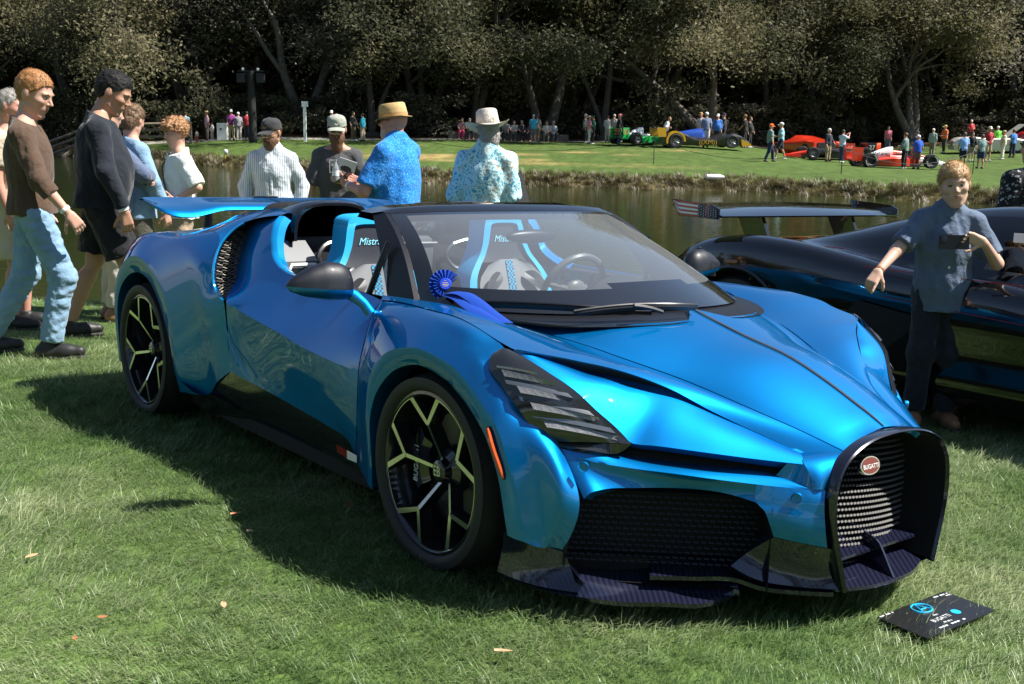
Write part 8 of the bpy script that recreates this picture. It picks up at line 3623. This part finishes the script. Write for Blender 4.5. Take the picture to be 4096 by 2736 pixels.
X, Y = -14.9, 63.2
pole = empty('light_pole', (X, Y, zt(X, Y)))
tag(pole, 'thick dark pole carrying two black boxes and small lamps', 'pole')
mb = MB()
mb.tube([(0, 0, -.2), (-.02, 0, 3.95)], [.24, .20], 12)
mb.build('mast', mat('pole_dark', (.018, .017, .016), .8), pole)
for s in (-1, 1):
    mb = MB()
    mb.box((s * .55, -.1, 3.55), (.42, .35, .50))
    mb.build('speaker_box', M_BLACK, pole, smooth=False)
    mb = MB()
    mb.sphere((s * .42 - .02, -.1, 4.02), .09, 10, 6)
    mb.build('lamp_head', M_WHITE, pole)
mb = MB()
mb.box((-.02, 0, 3.93), (1.5, .08, .07))
mb.build('crossarm', M_BLACK, pole, smooth=False)
X, Y = -12.05, 63.8
post = empty('sign_post', (X, Y, zt(X, Y)))
tag(post, 'slim white post with small square head on the far path', 'post')
mb = MB()
mb.box((0, 0, .95), (.16, .12, 2.1))
mb.build('shaft', M_WHITE, post, smooth=False)
mb = MB()
mb.box((.02, 0, 2.12), (.36, .1, .30))
mb.build('head_plate', M_WHITE, post, smooth=False)
X, Y = -17.4, 66.2
box_ = empty('white_box', (X, Y, zt(X, Y)))
tag(box_, 'white upright cabinet with a small dark mark on the far path', 'cabinet')
mb = MB()
mb.box((0, 0, .48), (.58, .45, .98))
mb.build('cabinet_shell', M_WHITE, box_, smooth=False)
mb = MB()
mb.box((-.06, -.228, .62), (.14, .006, .10))
mb.build('cabinet_mark', mat('mark_navy', (.05, .07, .14), .5), box_, smooth=False)
fence = empty('rail_fence', (-26, 66.5, 0))
tag(fence, 'weathered wooden rail fence at the edge of the wood', 'fence')
FW = mat('fence_wood', (.16, .13, .095), .85, noise=(5, (.24, .20, .15), .7))
for k in range(6):
    x = -9 + 3.2 * k
    z = zt(x - 26, 66.5 - .28 * k)
    mb = MB()
    mb.box((x, -.28 * k, z + .55), (.14, .14, 1.4))
    mb.build('fence_post', FW, fence, smooth=False)
    if k < 5:
        for h in (.45, .85, 1.2):
            mb = MB()
            z2 = zt(x + 3.2 - 26, 66.5 - .28 * (k + 1))
            mb.tube([(x, -.28 * k - .1, z + h), (x + 3.2, -.28 * (k + 1) - .1, z2 + h)], .08, 4)
            mb.build('fence_rail', FW, fence, smooth=False)
for k, (X, Y) in enumerate(((5.91, 47.2), (12.51, 42.4), (19.98, 48.3))):
    st_ = empty('rope_stake', (X, Y, zt(X, Y)))
    tag(st_, ('thin dark rope stake on the dry patch of the far lawn', 'thin dark rope stake nearest the pond bank', 'thin dark rope stake before the nose cone of the white-red car')[k], 'stake', 'rope stakes on the far lawn')
    mb = MB()
    mb.tube([(0, 0, -.1), (0, 0, 1.0)], .018, 6)
    mb.build('rod', M_BLACK, st_)
    mb = MB()
    mb.sphere((0, 0, 1.0), .03, 8, 6)
    mb.build('finial', M_BLACK, st_)
rp2 = [(-6, 52.5), (5.91, 47.2), (12.51, 42.4), (19.98, 48.3)]
mb = MB()
for (x0, y0), (x1, y1) in zip(rp2[:-1], rp2[1:]):
    P = []
    for t in np.linspace(0, 1, 14):
        x, y = x0 + (x1 - x0) * t, y0 + (y1 - y0) * t
        P.append((x, y, zt(x0, y0) * (1 - t) + zt(x1, y1) * t + .95 - .55 * math.sin(math.pi * t)))
    mb.tube(P, .010, 4)
tag(mb.build('barrier_rope', M_BLACK), 'dark rope sagging between the stakes on the far lawn', 'rope')
mb = MB()
X, Y = -14.27, 54.6
mb.tube([(X, Y, zt(X, Y) - .1), (X, Y, zt(X, Y) + .35)], .04, 6, mi=0)
mb.sphere((X + .03, Y, zt(X, Y) + .42), (.11, .08, .12), 10, 8, mi=1)
tag(mb.build('hazard_marker', [mat('marker_yellow', (.5, .36, .05), .6), M_WHITE]), 'short yellow and white golf hazard marker by the pond', 'marker')
mb = MB()
mb.lathe([(0, 0), (.05, .0), (.055, .25), (.02, .33), (0, .34)], 12)
lb = mb.build('plastic_bottle', M_WHITE)
lb.matrix_world = Matrix.Translation((6.94, 39.95, zt(6.94, 39.95) + .16)) @ Matrix.Rotation(R(90), 4, 'Y') @ Matrix.Scale(1.9, 4)
tag(lb, 'white litter lying on the grass at the far bank', 'litter')
X, Y = 19.4, 76.9
ch = empty('garden_chair', (X, Y, zt(X, Y)), R(-80))
tag(ch, 'orange-brown slatted garden chair under the oaks', 'chair')
CW_ = mat('chair_orange', (.42, .10, .04), .6)
for k in range(5):
    mb = MB()
    mb.box((-.25, -.24 + .12 * k, .70), (.03, .10, .70), rot=Matrix.Rotation(R(-18), 3, 'Y'))
    mb.build('back_slat', CW_, ch, smooth=False)
mb = MB()
mb.box((.05, 0, .38), (.55, .6, .04))
mb.build('seat', CW_, ch, smooth=False)
for sx in (-.2, .28):
    for sy in (-.28, .28):
        mb = MB()
        mb.box((sx, sy, .2), (.05, .05, .45))
        mb.build('leg', CW_, ch, smooth=False)
for s in (-1, 1):
    mb = MB()
    mb.box((.05, s * .34, .58), (.62, .10, .03))
    mb.build('armrest', CW_, ch, smooth=False)
